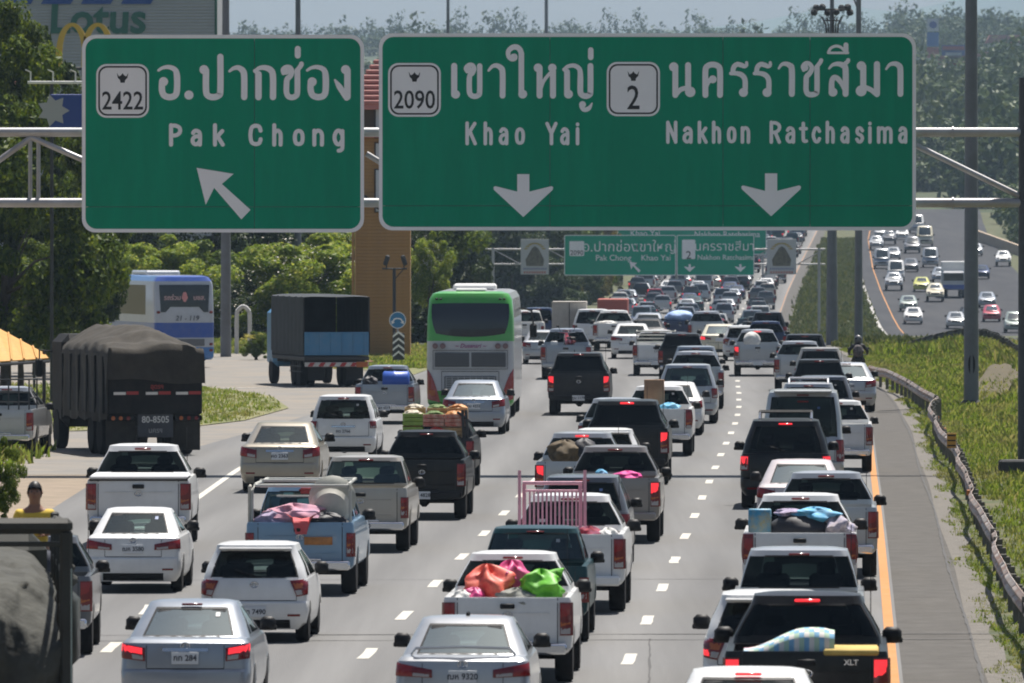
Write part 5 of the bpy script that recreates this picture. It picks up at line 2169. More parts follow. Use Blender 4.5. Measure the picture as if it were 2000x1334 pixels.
# Latin letters: unit box x 0..1, z 0 (baseline) .. 1 (cap height), x-height .73
XH = .74
LAT = {
    'P': [[(.1, 0), (.1, 1)], [(.1, .97), (.55, .97), (.9, .85), (.9, .62), (.55, .48), (.1, .48)]],
    'a': [[(.12, .60), (.3, .70), (.6, .70), (.86, .55), (.86, .0)], [(.86, .42), (.4, .42), (.1, .3), (.1, .12), (.35, .02), (.65, .06), (.86, .2)]],
    'k': [[(.1, 0), (.1, 1)], [(.85, .70), (.14, .30)], [(.38, .42), (.9, .0)]],
    'C': [[(.92, .72), (.8, .92), (.5, .97), (.2, .88), (.1, .6), (.1, .38), (.2, .12), (.5, .03), (.8, .08), (.92, .28)]],
    'h': [[(.1, 0), (.1, 1)], [(.1, .55), (.35, .70), (.65, .70), (.88, .52), (.88, 0)]],
    'o': [[(.5, .71), (.2, .62), (.1, .37), (.2, .1), (.5, .03), (.8, .1), (.9, .37), (.8, .62), (.5, .71)]],
    'n': [[(.1, 0), (.1, .72)], [(.1, .55), (.35, .70), (.65, .70), (.88, .52), (.88, 0)]],
    'g': [[(.88, .70), (.88, -.1), (.75, -.27), (.5, -.31)], [(.86, .5), (.6, .71), (.3, .68), (.1, .48), (.1, .25), (.3, .05), (.6, .03), (.86, .22)]],
    'K': [[(.1, 0), (.1, 1)], [(.88, .98), (.14, .42)], [(.38, .60), (.92, .0)]],
    'Y': [[(.05, .98), (.5, .5), (.95, .98)], [(.5, .5), (.5, 0)]],
    'i': [[(.5, 0), (.5, .72)], [(.5, .93), (.5, .95)]],
    'N': [[(.1, 0), (.1, 1)], [(.1, .98), (.9, .02)], [(.9, 0), (.9, 1)]],
    'R': [[(.1, 0), (.1, 1)], [(.1, .97), (.55, .97), (.9, .85), (.9, .65), (.55, .5), (.1, .5)], [(.5, .5), (.92, 0)]],
    't': [[(.45, .95), (.45, .2), (.6, .05), (.95, .05)], [(.02, .68), (.92, .68)]],
    'c': [[(.92, .55), (.7, .70), (.35, .68), (.1, .45), (.1, .27), (.35, .05), (.7, .03), (.92, .17)]],
    's': [[(.9, .58), (.6, .71), (.25, .68), (.12, .53), (.3, .41), (.7, .34), (.9, .2), (.7, .04), (.35, .02), (.08, .14)]],
    'm': [[(.06, 0), (.06, .72)], [(.06, .56), (.22, .70), (.4, .68), (.5, .52), (.5, 0)], [(.5, .56), (.66, .70), (.85, .68), (.94, .52), (.94, 0)]],
}
STRAIGHT = set('kKYNi')


def put_latin(g, letters, base, cap, d, w):
    for ch, x0, x1 in letters:
        for st in LAT[ch]:
            pts = []
            for (u, v) in st:
                p = P(x0 + w / 2 + (x1 - x0 - w) * (u if ch != 'i' else .5), base - w / 2 - (base - cap - w) * v, d)
                pts.append((p.x, p.z))
            u_ = w * d / F
            if ch in STRAIGHT or len(pts) == 2:
                for a, b in zip(pts[:-1], pts[1:]):
                    g.stroke([a, b], u_)
            else:
                g.stroke(pts, u_)


def sign_board(name, label, box, seams_x, seam_y, d, r_px, border, parent_y=0.0, green=None, cat='road sign'):
    x0, y0, x1, y1 = box
    a, b = P(x0, y1, d), P(x1, y0, d)
    t = thing(name, label, cat, ((a.x + b.x) / 2, d, a.z))
    ox, oz = -t.location.x, -t.location.z
    bw = border * d / F
    r = r_px * d / F
    xs = [a.x] + [P(x, 0, d).x for x in seams_x] + [b.x]
    zs = [a.z] + ([P(0, seam_y, d).z] if seam_y else []) + [b.z]
    gap = .007
    e = bw * .4
    for i in range(len(xs) - 1):
        for j in range(len(zs) - 1):
            c = (i == 0 and j == 0, i == len(xs) - 2 and j == 0, i == len(xs) - 2 and j == len(zs) - 2, i == 0 and j == len(zs) - 2)
            q = rrect(xs[i] + (e if i == 0 else gap) + ox, xs[i + 1] - (e if i == len(xs) - 2 else gap) + ox, zs[j] + (e if j == 0 else gap) + oz, zs[j + 1] - (e if j == len(zs) - 2 else gap) + oz, r, c)
            mb = MB()
            mb.prism(q, 0, .012)
            part('sign_panel', mb, green or M_sgreen, t, ang=30)
    mb = MB()
    mb.box(((a.x + b.x) / 2 + ox, .03, (a.z + b.z) / 2 + oz), (b.x - a.x - .3, .02, b.z - a.z - .3))
    part('backing', mb, M_polegrey, t)
    mb = MB()
    ringplate(mb, rrect(a.x + ox, b.x + ox, a.z + oz, b.z + oz, r), rrect(a.x + bw + ox, b.x - bw + ox, a.z + bw + oz, b.z - bw + oz, r - bw * .6), -.008, thick=.024)
    part('border', mb, M_sgrey, t, ang=30)
    return t, ox, oz


def shield(t, ox, oz, box, num, d, nsz):
    x0, y0, x1, y1 = box
    a, b = P(x0, y1, d), P(x1, y0, d)
    u = d / F
    mb = MB()
    mb.prism(rrect(a.x + ox, b.x + ox, a.z + oz, b.z + oz, 20 * u), -.012, -.002)
    o = part('route_shield', mb, M_sgrey, t, ang=30)
    mb = MB()
    i = 4 * u
    ringplate(mb, rrect(a.x + i + ox, b.x - i + ox, a.z + i + oz, b.z - i + oz, 17 * u), rrect(a.x + i * 1.8 + ox, b.x - i * 1.8 + ox, a.z + i * 1.8 + oz, b.z - i * 1.8 + oz, 14.5 * u), -.015, thick=.003)
    part('shield_border', mb, M_sblack, o, ang=30)
    cx, cz = (a.x + b.x) / 2 + ox, b.z + oz - (b.z - a.z) * .26
    k = (b.x - a.x) / 100
    mb = MB()
    mb.add([(cx + x * k, -.0142, cz + z * k) for x, z in ((-11, 10), (-7, 3), (-3, 5), (0, 9), (3, 5), (7, 3), (11, 10), (9, 0), (5, -4), (4, -9), (-4, -9), (-5, -4), (-9, 0))], [tuple(range(13))])
    part('bird_emblem', mb, M_sblack, o, ang=0)
    me = text_mesh(num, nsz * u, M_sblack, .006, sx=.82)
    obj('lettering', me, o, (cx, -.016, a.z + oz + (b.z - a.z) * (.30 if len(num) > 1 else .32)))


def flatpoly(t, name, pts, y, m):
    mb = MB()
    mb.prism(pts, y, y + .004)
    return part(name, mb, m, t, ang=20)


# near left sign
t1, ox, oz = sign_board('overhead_sign', 'green overhead sign reading Pak Chong with a slanted arrow', (160, 68, 711, 454), [497], 404, DG, 26, 7)
g = Glyphs(-.008)
put_thai(g, THAI1, DG)
put_latin(g, [('P', 328, 357), ('a', 371, 397), ('k', 414, 441), ('C', 483, 515), ('h', 530, 554), ('o', 570, 597), ('n', 608, 635), ('g', 648, 675)], 286.5, 240.5, DG, 8.0)
obj('lettering', g.mesh(M_sgrey), t1, (ox, 0, oz))
shield(t1, ox, oz, (188, 125, 291, 230), '2422', DG, 50)
arrow = [(1010, 862), (1057, 1052), (1100, 965), (1240, 1127), (1287, 1078), (1140, 945), (1200, 893)]
flatpoly(t1, 'arrow', [(P(x / 2.63, 0, DG).x + ox, P(0, y / 2.63, DG).z + oz) for x, y in arrow], -.012, M_sgrey)
# near right sign
t2, ox, oz = sign_board('overhead_sign', 'wide green overhead sign reading Khao Yai and Nakhon Ratchasima', (740, 65, 1789, 450), [1074, 1412, 1582], 402, DG, 26, 7)
g = Glyphs(-.008)
put_thai(g, THAI2, DG)
put_latin(g, [('K', 907, 933), ('h', 943, 964), ('a', 973, 995), ('o', 1004, 1027), ('Y', 1064, 1090), ('a', 1093, 1114), ('i', 1124, 1132)], 284, 237, DG, 7.0)
obj('lettering', g.mesh(M_sgrey), t2, (ox, 0, oz))
g = Glyphs(-.008)
put_thai(g, THAI3, DG)
put_thai(g, THAI4, DG)
put_latin(g, [('N', 1299, 1325), ('a', 1332, 1355), ('k', 1361, 1384), ('h', 1389, 1410), ('o', 1418, 1440), ('n', 1445, 1467), ('R', 1501, 1527), ('a', 1533, 1555), ('t', 1560, 1579), ('c', 1584, 1605), ('h', 1611, 1632),
              ('a', 1640, 1661), ('s', 1669, 1689), ('i', 1695, 1703), ('m', 1711, 1745), ('a', 1753, 1774)], 281, 235.5, DG, 7.0)
obj('lettering', g.mesh(M_sgrey), t2, (ox, 0, oz))
shield(t2, ox, oz, (758, 123, 861, 228), '2090', DG, 50)
shield(t2, ox, oz, (1185, 121, 1289, 227), '2', DG, 66)
darr = [(862, 945), (862, 1040), (742, 1010), (733, 1016), (735, 1030), (895, 1178), (1055, 1030), (1057, 1016), (1048, 1010), (928, 1040), (928, 945)]
for dx, dy in ((0, 0), (484, -1.5)):
    flatpoly(t2, 'arrow', [(P(700 + x / 2.779 + dx, 0, DG).x + ox, P(0, y / 2.779 + dy, DG).z + oz) for x, y in darr], -.012, M_sgrey)

# near gantry: posts, two tube chords, web
gn = thing('sign_gantry', 'steel tube gantry holding the two big green signs', 'gantry', (0, DG + .25, 0))
xa, xb = P(-420, 0, DG).x, P(1996, 0, DG).x
zt, zl = P(0, 258, DG).z, P(0, 396, DG).z
for z, nm in ((zt, 'chord'), (zl, 'chord')):
    mb = MB()
    mb.tube((xa, 0, z), (xb, 0, z), .115, n=14)
    for x in (1862, -300, 700):
        mb.tube((P(x, 0, DG).x - .02, 0, z), (P(x, 0, DG).x + .02, 0, z), .145, n=14)
    part('chord', mb, M_galv, gn)
xp = [P(x, 0, DG).x for x in (-420, -60, 60, 180)]
for (x0, z0, x1, z1) in [(-120, 396, 60, 268), (60, 268, 180, 320), (1790, 284, 1996, 384), (715, 300, 745, 318), (300, 396, 480, 268), (480, 268, 640, 396), (900, 396, 1080, 268), (1080, 268, 1260, 396), (1440, 396, 1620, 268), (1620, 268, 1790, 284)]:
    mb = MB()
    mb.tube((P(x0, 0, DG).x, 0, P(0, z0, DG).z), (P(x1, 0, DG).x, 0, P(0, z1, DG).z), .075, n=10)
    part('brace', mb, M_galv, gn)
for x in (58, 74, 640, 1260):
    mb = MB()
    mb.tube((P(x, 0, DG).x, 0, zt), (P(x, 0, DG).x, 0, zl), .05, n=8)
    part('strut', mb, M_galv, gn)
for x in (xa, xb + .1):
    mb = MB()
    mb.tube((x, 0, -.1), (x, 0, 9.6), .19, .16, n=16)
    mb.box((x, 0, .10), (.7, .7, .25), .05)
    part('post', mb, mat('post_dark', (0.05, 0.055, 0.06), .6, var=.15), gn)
mb = MB()
mb.box((xb - .05, -2.0, .22), (1.2, .9, .3), .04)
part('footing', mb, mat('footing_concrete', (0.05, 0.05, 0.05), .9, var=.2), gn)

# ---- second gantry
D2 = 760.0
z2 = zr(D2)
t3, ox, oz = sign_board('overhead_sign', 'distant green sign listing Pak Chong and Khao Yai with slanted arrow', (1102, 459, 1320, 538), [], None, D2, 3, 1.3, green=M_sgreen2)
u = D2 / F
for body, x, y, sz in (('อ.ปากช่อง', 1192, 483, 27), ('เขาใหญ่', 1281, 483, 27), ('Pak Chong', 1198, 504, 16), ('Khao Yai', 1281, 504, 16)):
    p = P(x, y, D2)
    obj('lettering', text_mesh(body, sz * u, M_sgrey, -.004 if sz > 20 else .002), t3, (p.x + ox, -.02, p.z + oz))
flatpoly(t3, 'arrow', [(P(1229 + (x / 2.63 - 383) * .21, 0, D2).x + ox, P(0, 511 + (y / 2.63 - 327) * .21, D2).z + oz) for x, y in arrow], -.02, M_sgrey)
a, b = P(1112, 500, D2), P(1141, 471, D2)
o = flatpoly(t3, 'route_shield', rrect(a.x + ox, b.x + ox, a.z + oz, b.z + oz, .1), -.02, M_sgrey)
obj('lettering', text_mesh('2090', 13 * u, M_sblack, .004), o, (P(1126.5, 0, D2).x + ox, -.03, P(0, 494, D2).z + oz))
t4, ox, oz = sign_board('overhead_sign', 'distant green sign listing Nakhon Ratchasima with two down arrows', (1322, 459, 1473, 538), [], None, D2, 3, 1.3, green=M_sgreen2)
for body, x, y, sz in (('นครราชสีมา', 1415, 482, 25), ('Nakhon Ratchasima', 1418, 503, 14)):
    p = P(x, y, D2)
    obj('lettering', text_mesh(body, sz * u, M_sgrey, -.004 if sz > 20 else .002), t4, (p.x + ox, -.02, p.z + oz))
for cx in (1347, 1446):
    flatpoly(t4, 'arrow', [(P(cx + (x / 2.779 - 322) * .18, 0, D2).x + ox, P(0, 516 + (y / 2.779 - 340) * .18, D2).z + oz) for x, y in darr], -.02, M_sgrey)
a, b = P(1332, 506, D2), P(1358, 468, D2)
o = flatpoly(t4, 'route_shield', rrect(a.x + ox, b.x + ox, a.z + oz, b.z + oz, .1), -.02, M_sgrey)
obj('lettering', text_mesh('2', 22 * u, M_sblack, .006), o, (P(1345, 0, D2).x + ox, -.03, P(0, 499, D2).z + oz))
for i, (x0, x1, lab) in enumerate(((1017, 1072, 'white picture board on the left arm of the far gantry'), (1498, 1555, 'white picture board on the right arm of the far gantry'))):
    a, b = P(x0, 536, D2), P(x1, 467, D2)
    w, h = b.x - a.x, b.z - a.z
    pb = thing('picture_board', lab, 'sign', ((a.x + b.x) / 2, D2, a.z), 0, 'picture boards on the far gantry')
    mb = MB()
    mb.box((0, .03, h / 2), (w, .05, h), .01)
    part('panel', mb, mat('board_white_far', (0.50, 0.50, 0.50), .6), pb)
    mb = MB()   # a plain brown figure shape
    mb.prism([(-.30 * w, .24 * h), (.30 * w, .24 * h), (.33 * w, .42 * h), (.22 * w, .60 * h), (.12 * w, .74 * h), (0, .80 * h), (-.10 * w, .74 * h), (-.20 * w, .60 * h), (-.33 * w, .42 * h)], -.012, .0)
    part('picture', mb, mat('picture_brown', (0.13, 0.115, 0.075), .7, var=.6, scale=3), pb)
    mb = MB()
    for k in range(9):
        an = R(30 + 15 * k)
        mb.box((.36 * w * math.cos(an), -.005, .58 * h + .30 * h * math.sin(an)), (.13 * w, .012, .04 * h))
    part('gold_arc', mb, mat('gold_print', (0.42, 0.32, 0.10), .6), pb)
    mb = MB()
    for k in range(12):
        mb.box((-.38 * w + k * .07 * w, -.005, .16 * h), (.045 * w, .012, .05 * h))
    part('blue_print', mb, mat('blue_print', (0.16, 0.18, 0.32), .6), pb)
    mb = MB()
    for k in range(9):
        mb.box((-.36 * w + k * .09 * w, -.005, .06 * h), (.06 * w, .012, .06 * h))
    part('red_print', mb, mat('red_print', (0.45, 0.16, 0.12), .6), pb)
g2 = thing('sign_gantry', 'slim white gantry in the distance above the jam', 'gantry', (0, D2 + .3, z2))
for y in (487, 516):
    mb = MB()
    mb.tube((P(948, 0, D2).x, 0, P(0, y, D2).z - z2), (P(1612, 0, D2).x, 0, P(0, y, D2).z - z2), .085 if y < 500 else .07, n=8)
    part('chord', mb, M_galv, g2)
for i in range(12):
    x0 = 963 + i * 54
    mb = MB()
    mb.tube((P(x0, 0, D2).x, 0, P(0, 487 if i % 2 == 0 else 516, D2).z - z2), (P(x0 + 54, 0, D2).x, 0, P(0, 516 if i % 2 == 0 else 487, D2).z - z2), .05, n=6)
    part('brace', mb, M_galv, g2)
for x in (963, 1322, 1600):
    mb = MB()
    zz = gz(P(x, 0, D2).x, D2) - z2
    mb.tube((P(x, 0, D2).x, 0, (zz if x != 1322 else P(0, 545, D2).z - z2)), (P(x, 0, D2).x, 0, P(0, 484, D2).z - z2), .12, n=10)
    part('post', mb, M_galv, g2)
# ---- third sign peeping out behind
D3 = 930.0
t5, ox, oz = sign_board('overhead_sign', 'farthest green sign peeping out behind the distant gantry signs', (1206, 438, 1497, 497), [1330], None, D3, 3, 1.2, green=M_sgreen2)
for body, x, y, sz in (('Nakhon Ratchasima', 1420, 458, 16), ('Khao Yai', 1260, 456, 16)):
    p = P(x, y, D3)
    obj('lettering', text_mesh(body, sz * D3 / F, M_sgrey, .006), t5, (p.x + ox, -.02, p.z + oz))
mb = MB()
for x in (1215, 1490):
    mb.tube((P(x, 0, D3).x + ox, .15, zr(D3) + oz), (P(x, 0, D3).x + ox, .15, P(0, 438, D3).z + oz), .12, n=8)
part('post', mb, M_galv, t5)

# ================================================================== poles
def pole(label, x, ybase_d, w0, w1, ztop, z0=0.0, name='light_pole', extras=None, m=None):
    d = ybase_d
    X = (x - 1000) * d / F
    t = thing(name, label, 'light pole', (X, d, z0))
    mb = MB()
    mb.tube((0, 0, -.2), (0, 0, ztop - z0), w0 / 2, w1 / 2, n=16)
    part('shaft', mb, m or M_polegrey, t)
    if extras:
        extras(t)
    return t


def ex_big(t):
    mb = MB()
    mb.lathe([(.40, 0), (.36, .12), (.27, .2)], (0, 0, 0), 'z', 14)
    part('base_flange', mb, MATS['footing_concrete'], t)
    mb = MB()
    mb.prism([(.115 * math.cos(a), 1.38 + .34 * math.sin(a)) for a in np.linspace(0, 2 * math.pi, 19)[:-1]], -.235, -.205)
    part('access_door', mb, M_black, t)
    mb = MB()
    mb.tube((0, 0, 2.55), (0, 0, 2.62), .225, n=16)
    part('joint_band', mb, M_galv, t)


def ex_mast(t):
    mb = MB()
    zt = 16.95
    pts = [(.92 * math.cos(a), .92 * math.sin(a), zt) for a in np.linspace(0, 2 * math.pi, 21)]
    mb.path(pts, .04, 6, caps=False)
    pts = [(.45 * math.cos(a), .45 * math.sin(a), zt - .55) for a in np.linspace(0, 2 * math.pi, 17)]
    mb.path(pts, .03, 6, caps=False)
    for k in range(4):
        a = k * math.pi / 2
        mb.tube((0, 0, zt), (.92 * math.cos(a), .92 * math.sin(a), zt), .03, n=6)
        mb.tube((.2 * math.cos(a), .2 * math.sin(a), zt), (.2 * math.cos(a), .2 * math.sin(a), zt - 1.1), .022, n=6)
    part('carriage_ring', mb, M_frame, t)
    for k in range(8):
        a = k * math.pi / 4 + .2
        mb = MB()
        mb.box((.92 * math.cos(a), .92 * math.sin(a), zt + (.10 if k % 2 else -.14)), (.34, .34, .34), .11, rot=Matrix.Rotation(a, 3, 'Z') @ Matrix.Rotation(.6, 3, 'Y'))
        mb.path([(.55 * math.cos(a), .55 * math.sin(a), zt - .35), (.34 * math.cos(a), .34 * math.sin(a), zt - .75), (.30 * math.cos(a), .30 * math.sin(a), zt - 1.2)], .03, 5)
        part('floodlight', mb, M_frame, t)


def ex_arm(t):
    mb = MB()
    z = 17.5
    mb.path([(0, 0, z - 1), (-.4, 0, z), (-1.6, 0, z + .2)], .05, 6)
    mb.box((-1.9, 0, z + .2), (.7, .25, .15), .05)
    part('lamp_arm', mb, M_polegrey, t)


pole('thick grey light pole with black access door on the grass', 1897, 291.5, .50, .36, 18.0, gz(15.2, 291) , extras=ex_big)
pole('high mast pole topped by a ring of floodlights', 1625, 440, .62, .20, 17.3, -.2, extras=ex_mast, name='high_mast')
pole('grey median light pole right of the high mast', 1677, 428, .42, .22, 19.0, -.1, extras=ex_arm)
pole('grey light pole behind the left end of the Pak Chong sign', 441, 400, .50, .30, 17.5, 0, extras=ex_arm)
pole('grey light pole above the middle of the Pak Chong sign', 582, 480, .40, .26, 20, 0)
pole('thin distant pole above the wide sign, left one', 875, 900, .42, .3, 32, -1, extras=None)
pole('thin distant pole above the wide sign, right one', 1067, 1300, .6, .5, 45, 5, extras=None)
# ================================================================== guardrails
M_rail = mat('rusty_guardrail', (0.46, 0.43, 0.40), 0.6, metal=0.2, var=0.15, scale=2, dirt=((0.34, 0.12, 0.035), .95, 1.3))
M_rail2 = mat('dark_guardrail', (0.075, 0.08, 0.08), 0.7, metal=0.2, var=0.15, scale=2)
M_post = mat('weathered_post', (0.14, 0.13, 0.11), 0.85, var=.25, scale=4)
WPROF = [(0.0, .0), (.0, .035), (.055, .075), (.055, .115), (.0, .155), (.0, .175), (.055, .215), (.055, .255), (.0, .295), (.0, .32)]


def rail(t, pts, m, gzf, n_sub=6, hgt=.42, seg=4.0):
    """W-beam sections, each a part; pts = (X, d)"""
    Q = smooth_path([Vector(p) for p in pts], 8)
    L = [0]
    for a, b in zip(Q[:-1], Q[1:]):
        L.append(L[-1] + (b - a).length)
    tot = L[-1]

    def at(sv):
        i = min(len(L) - 2, max(0, int(np.searchsorted(L, sv)) - 1))
        f = (sv - L[i]) / max(1e-6, L[i + 1] - L[i])
        return Q[i] + (Q[i + 1] - Q[i]) * f
    s0 = 0
    org = t.location
    while s0 < tot - .5:
        s1 = min(tot, s0 + seg)
        mb = MB()
        vs, fs = [], []
        K = 5
        for k in range(K + 1):
            sv = s0 + (s1 - s0 + .12) * k / K
            p = at(min(sv, tot))
            q = at(min(sv + .3, tot)) - at(max(sv - .3, 0))
            nn = Vector((-q.y, q.x)).normalized()     # towards the road
            wob = .05 * math.sin(sv * .21) + .03 * math.sin(sv * .47)
            z = gzf(p.x, p.y) + hgt + wob * .6
            for (o_, h) in WPROF:
                w = p + nn * (o_ + wob)
                vs.append((w.x - org.x, w.y - org.y, z + h - org.z))
        np_ = len(WPROF)
        for k in range(K):
            for i in range(np_ - 1):
                fs.append((k * np_ + i, k * np_ + i + 1, (k + 1) * np_ + i + 1, (k + 1) * np_ + i))
        mb.add(vs, fs)
        me = mb.mesh('rail_section', m, 60)
        o = obj('rail_section', me, t)
        md = o.modifiers.new('thick', 'SOLIDIFY')
        md.thickness = .008
        p = at(s0)
        mb = MB()
        zg = gzf(p.x, p.y)
        q = at(min(s0 + .3, tot)) - at(max(s0 - .3, 0))
        nn = Vector((-q.y, q.x)).normalized()
        c = p - nn * .09
        mb.box((c.x - org.x, c.y - org.y, zg + .29 - org.z), (.11, .13, .80), .01)
        mb.box((c.x + nn.x * .05 - org.x, c.y + nn.y * .05 - org.y, zg + .60 - org.z), (.10, .10, .26), .01)
        part('post', mb, M_post, t)
        s0 = s1


gpx = [(2090, 1330), (2000, 1165), (1955, 1078), (1928, 1010), (1900, 956), (1881, 903), (1866, 866), (1834, 828), (1818, 792), (1829, 773), (1802, 758), (1770, 738), (1735, 722), (1697, 712)]
gpts = []
for x, y in gpx:
    s_ = (y - HZ) / (CH - .76)
    gpts.append(((x - 1000) / s_, F / s_))
gr = thing('guardrail', 'bent rusty guardrail along the right shoulder', 'guardrail', (gpts[0][0], gpts[0][1], 0))
rail(gr, gpts, M_rail, lambda X, d: 0.0)
for x, y, w, h in ((1858, 865, .22, .36),):
    s_ = (y - HZ) / (CH - .80)
    mb = MB()
    mb.box(((x - 1000) / s_ - gpts[0][0], F / s_ - .12 - gpts[0][1], .86), (w, .03, h), .01)
    o = part('reflector_board', mb, mat('reflector_yellow', (0.62, 0.30, 0.03), .4), gr)
    mb = MB()
    for k in range(3):
        mb.box(((x - 1000) / s_ - gpts[0][0], F / s_ - .14 - gpts[0][1], .74 + k * .12), (w * .9, .01, .03))
    part('stripe', mb, M_black, o)
for x, y in ((1832, 815), (1826, 800), (1846, 838), (1898, 960), (1912, 985)):
    s_ = (y - HZ) / (CH - .60)
    mb = MB()
    mb.box(((x - 1000) / s_ - gpts[0][0] - .04, F / s_ - .08 - gpts[0][1], .58), (.14, .03, .12), .02)
    part('reflector', mb, mat('reflector_orange', (0.60, 0.19, 0.03), .4), gr)
# second guardrail round the crest of the grass
cp = [((x - 1000) * d / F, d) for x, d in ((1716, 424), (1762, 420), (1815, 414), (1880, 404), (1925, 392), (1965, 372), (1998, 350), (2045, 325))]
g2r = thing('guardrail', 'dark guardrail curving over the crest of the grass', 'guardrail', (cp[0][0], cp[0][1], 0))
zcrest = lambda X, d: P(0, interp((X * F / d) + 1000, [1716, 1762, 1815, 1880, 1925, 1965, 1998, 2050], [696, 672, 655, 640, 643, 657, 685, 730]), d).z - .74
rail(g2r, cp, M_rail2, zcrest, seg=3.0)
# earth under that crest so the rail stands on it
mb = MB()
vs, fs = [], []
Q = smooth_path([Vector(p) for p in cp], 4)
for i, p in enumerate(Q):
    zc = zcrest(p.x, p.y) + .02
    vs += [(p.x - 1.2, p.y - 26, gz(p.x - 1.2, p.y - 26) - .3), (p.x - .4, p.y - 9, (gz(p.x, p.y - 9) * .45 + zc * .55) ), (p.x, p.y - .8, zc), (p.x, p.y + 1.2, zc), (p.x + .6, p.y + 14, -2.6)]
for i in range(len(Q) - 1):
    for k in range(4):
        fs.append((i * 5 + k, i * 5 + k + 1, i * 5 + k + 6, i * 5 + k + 5))
mb.add(vs, fs)
struct(part('embankment', mb, M_ground, None, ang=180))
bank = [(p.x, p.y, zcrest(p.x, p.y)) for p in Q]
spots = []
for _ in range(2600):
    i = random.randrange(len(bank) - 1)
    f = random.random()
    bx, by, bz = [bank[i][k] + (bank[i + 1][k] - bank[i][k]) * f for k in range(3)]
    t_ = random.random()
    yy = by - t_ * 24
    zz = bz + (gz(bx, by - 24) - bz) * sstep(0, 1, t_)
    spots.append((bx - t_ * 1.0 + random.uniform(-.4, .4), yy, zz, random.uniform(.8, 1.7)))
grass('bank_grass', 'bright green grass covering the bank below the dark guardrail', spots, .14, .40, 8, .03)
# dry brown chute running down the bank
vs, fs = [], []
for i in range(13):
    f = i / 12
    d = 296 + 46 * f
    xc = interp(f, [0, 1], [(1912 - 1000) * 296 / F, (1972 - 1000) * 342 / F])
    for k in range(9):
        X = xc - .75 + 1.5 * k / 8
        vs.append((X, d, gz(X, d) + .05 + (.05 if k % 2 else 0) + .25 * f))
for i in range(12):
    for k in range(8):
        fs.append((i * 9 + k, i * 9 + k + 1, i * 9 + k + 10, i * 9 + k + 9))
mb = MB()
mb.add(vs, fs)
tag(part('drain_chute', mb, mat('dry_thatch', (0.085, 0.068, 0.035), .95, var=.35, scale=5), None), 'dry brown drain chute on the grass bank by the pole', 'chute')
# posts and stakes by the lower rail

# ================================================================== tan tower with red tiled roofs
dt = F / 43.5
tw = thing('clock_tower', 'tan boarded tower with red tiled roof behind the signs', 'tower', ((747 - 1000) / 43.5, dt, 0))
M_tan = mat('tan_boards', (0.36, 0.20, 0.068), .75, var=.10, scale=2)
M_tile = mat('red_roof_tiles', (0.42, 0.16, 0.14), .7, var=.15, scale=5)
mb = MB()
mb.box((0, 1.2, 5.0), (2.42, 2.3, 10.0))
part('core', mb, mat('tower_seam', (0.16, 0.085, 0.03), .9), tw)
bmb = MB()
bmb.box((0, 0, 0), (2.50, 2.4, .145), .012)
bme = bmb.mesh('board', M_tan, 30)
for i in range(66):
    obj('board', bme, tw, (0, 1.2, .08 + i * .152))
mb = MB()
mb.box((-1.22, -.02, 5.0), (.06, .06, 9.9), .01)
mb.box((-1.34, .8, 5.0), (.10, .5, 9.9), .01)
part('sunlit_left_strip', mb, mat('tan_sunlit', (0.50, 0.30, 0.13), .7), tw)  # lighter tan paints in the light on the tower's left face
for z in (10.05, 11.3):
    mb = MB()
    mb.box((-.15, 1.0, z), (3.0, 3.0, .25), .03)
    part('eave', mb, mat('eave_pink', (0.48, 0.20, 0.19), .7), tw)
mb = MB()
mb.box((-.15, 1.2, 10.7), (2.3, 2.2, 1.1), .02)
part('belfry', mb, mat('belfry_shade', (0.09, 0.055, 0.03), .8), tw)  # solid block; its dark colour stands in for shade in the opening
# pyramid roof of tile courses
for k in range(9):
    f0 = k / 9
    w_ = 3.1 * (1 - f0) + .2
    mb = MB()
    mb.box((-.15, 1.0, 11.5 + k * .23), (w_, w_, .20), .05)
    part('tile_course', mb, M_tile, tw)
for y0, y1 in ((208, 270), (278, 310), (330, 395), (402, 415)):
    a, b = P(731, y1, dt), P(748, y0, dt)
    mb = MB()
    mb.box(((a.x + b.x) / 2 - tw.location.x, -.05, (a.z + b.z) / 2), (b.x - a.x, .06, b.z - a.z), .01)
    o = part('window', mb, mat('window_frame_dark', (0.03, 0.025, 0.02), .6), tw)
    q = MB()
    q.box(((a.x + b.x) / 2 - tw.location.x + .03, -.09, (a.z + b.z) / 2), (b.x - a.x - .09, .02, b.z - a.z - .1))
    part('pane', q, mat('pale_pane', (0.5, 0.52, 0.55), .3), o)
mb = MB()
mb.tube((-.95, -.3, 7.3), (.0, -.3, 6.7), .12, n=8)
part('hood_rail', mb, M_frame, tw)

# ---- spotlight post, keep-sides sign, chevron board
dl = F / 45.5
sp_ = thing('spotlight_post', 'dark post with two spotlights before the tan tower', 'lamp', ((770 - 1000) / 45.5, dl, 0))
mb = MB()
mb.tube((0, 0, 0), (0, 0, 4.15), .07, n=10)
mb.tube((-.52, 0, 4.12), (.55, 0, 4.12), .035, n=8)
mb.tube((.05, 0, 3.7), (.42, 0, 4.12), .025, n=6)
part('post', mb, M_frame, sp_)
for sx, tilt in ((-.33, 18), (.42, -18)):
    mb = MB()
    mb.box((0, 0, 0), (.20, .22, .46), .05, rot=Matrix.Rotation(R(tilt), 3, 'Y'))
    mb.tube((0, 0, -.22), (0, 0, -.4), .03, n=6)
    o = part('spotlight', mb, M_frame, sp_)
    o.location = (sx, 0, 4.48)
ks = thing('keep_sides_sign', 'round blue sign with two white arrows', 'road sign', ((777 - 1000) / 45.5, dl - .6, 0))
mb = MB()
mb.tube((0, .06, 0), (0, .06, 2.0), .04, n=8)
part('post', mb, M_galv, ks)
mb = MB()
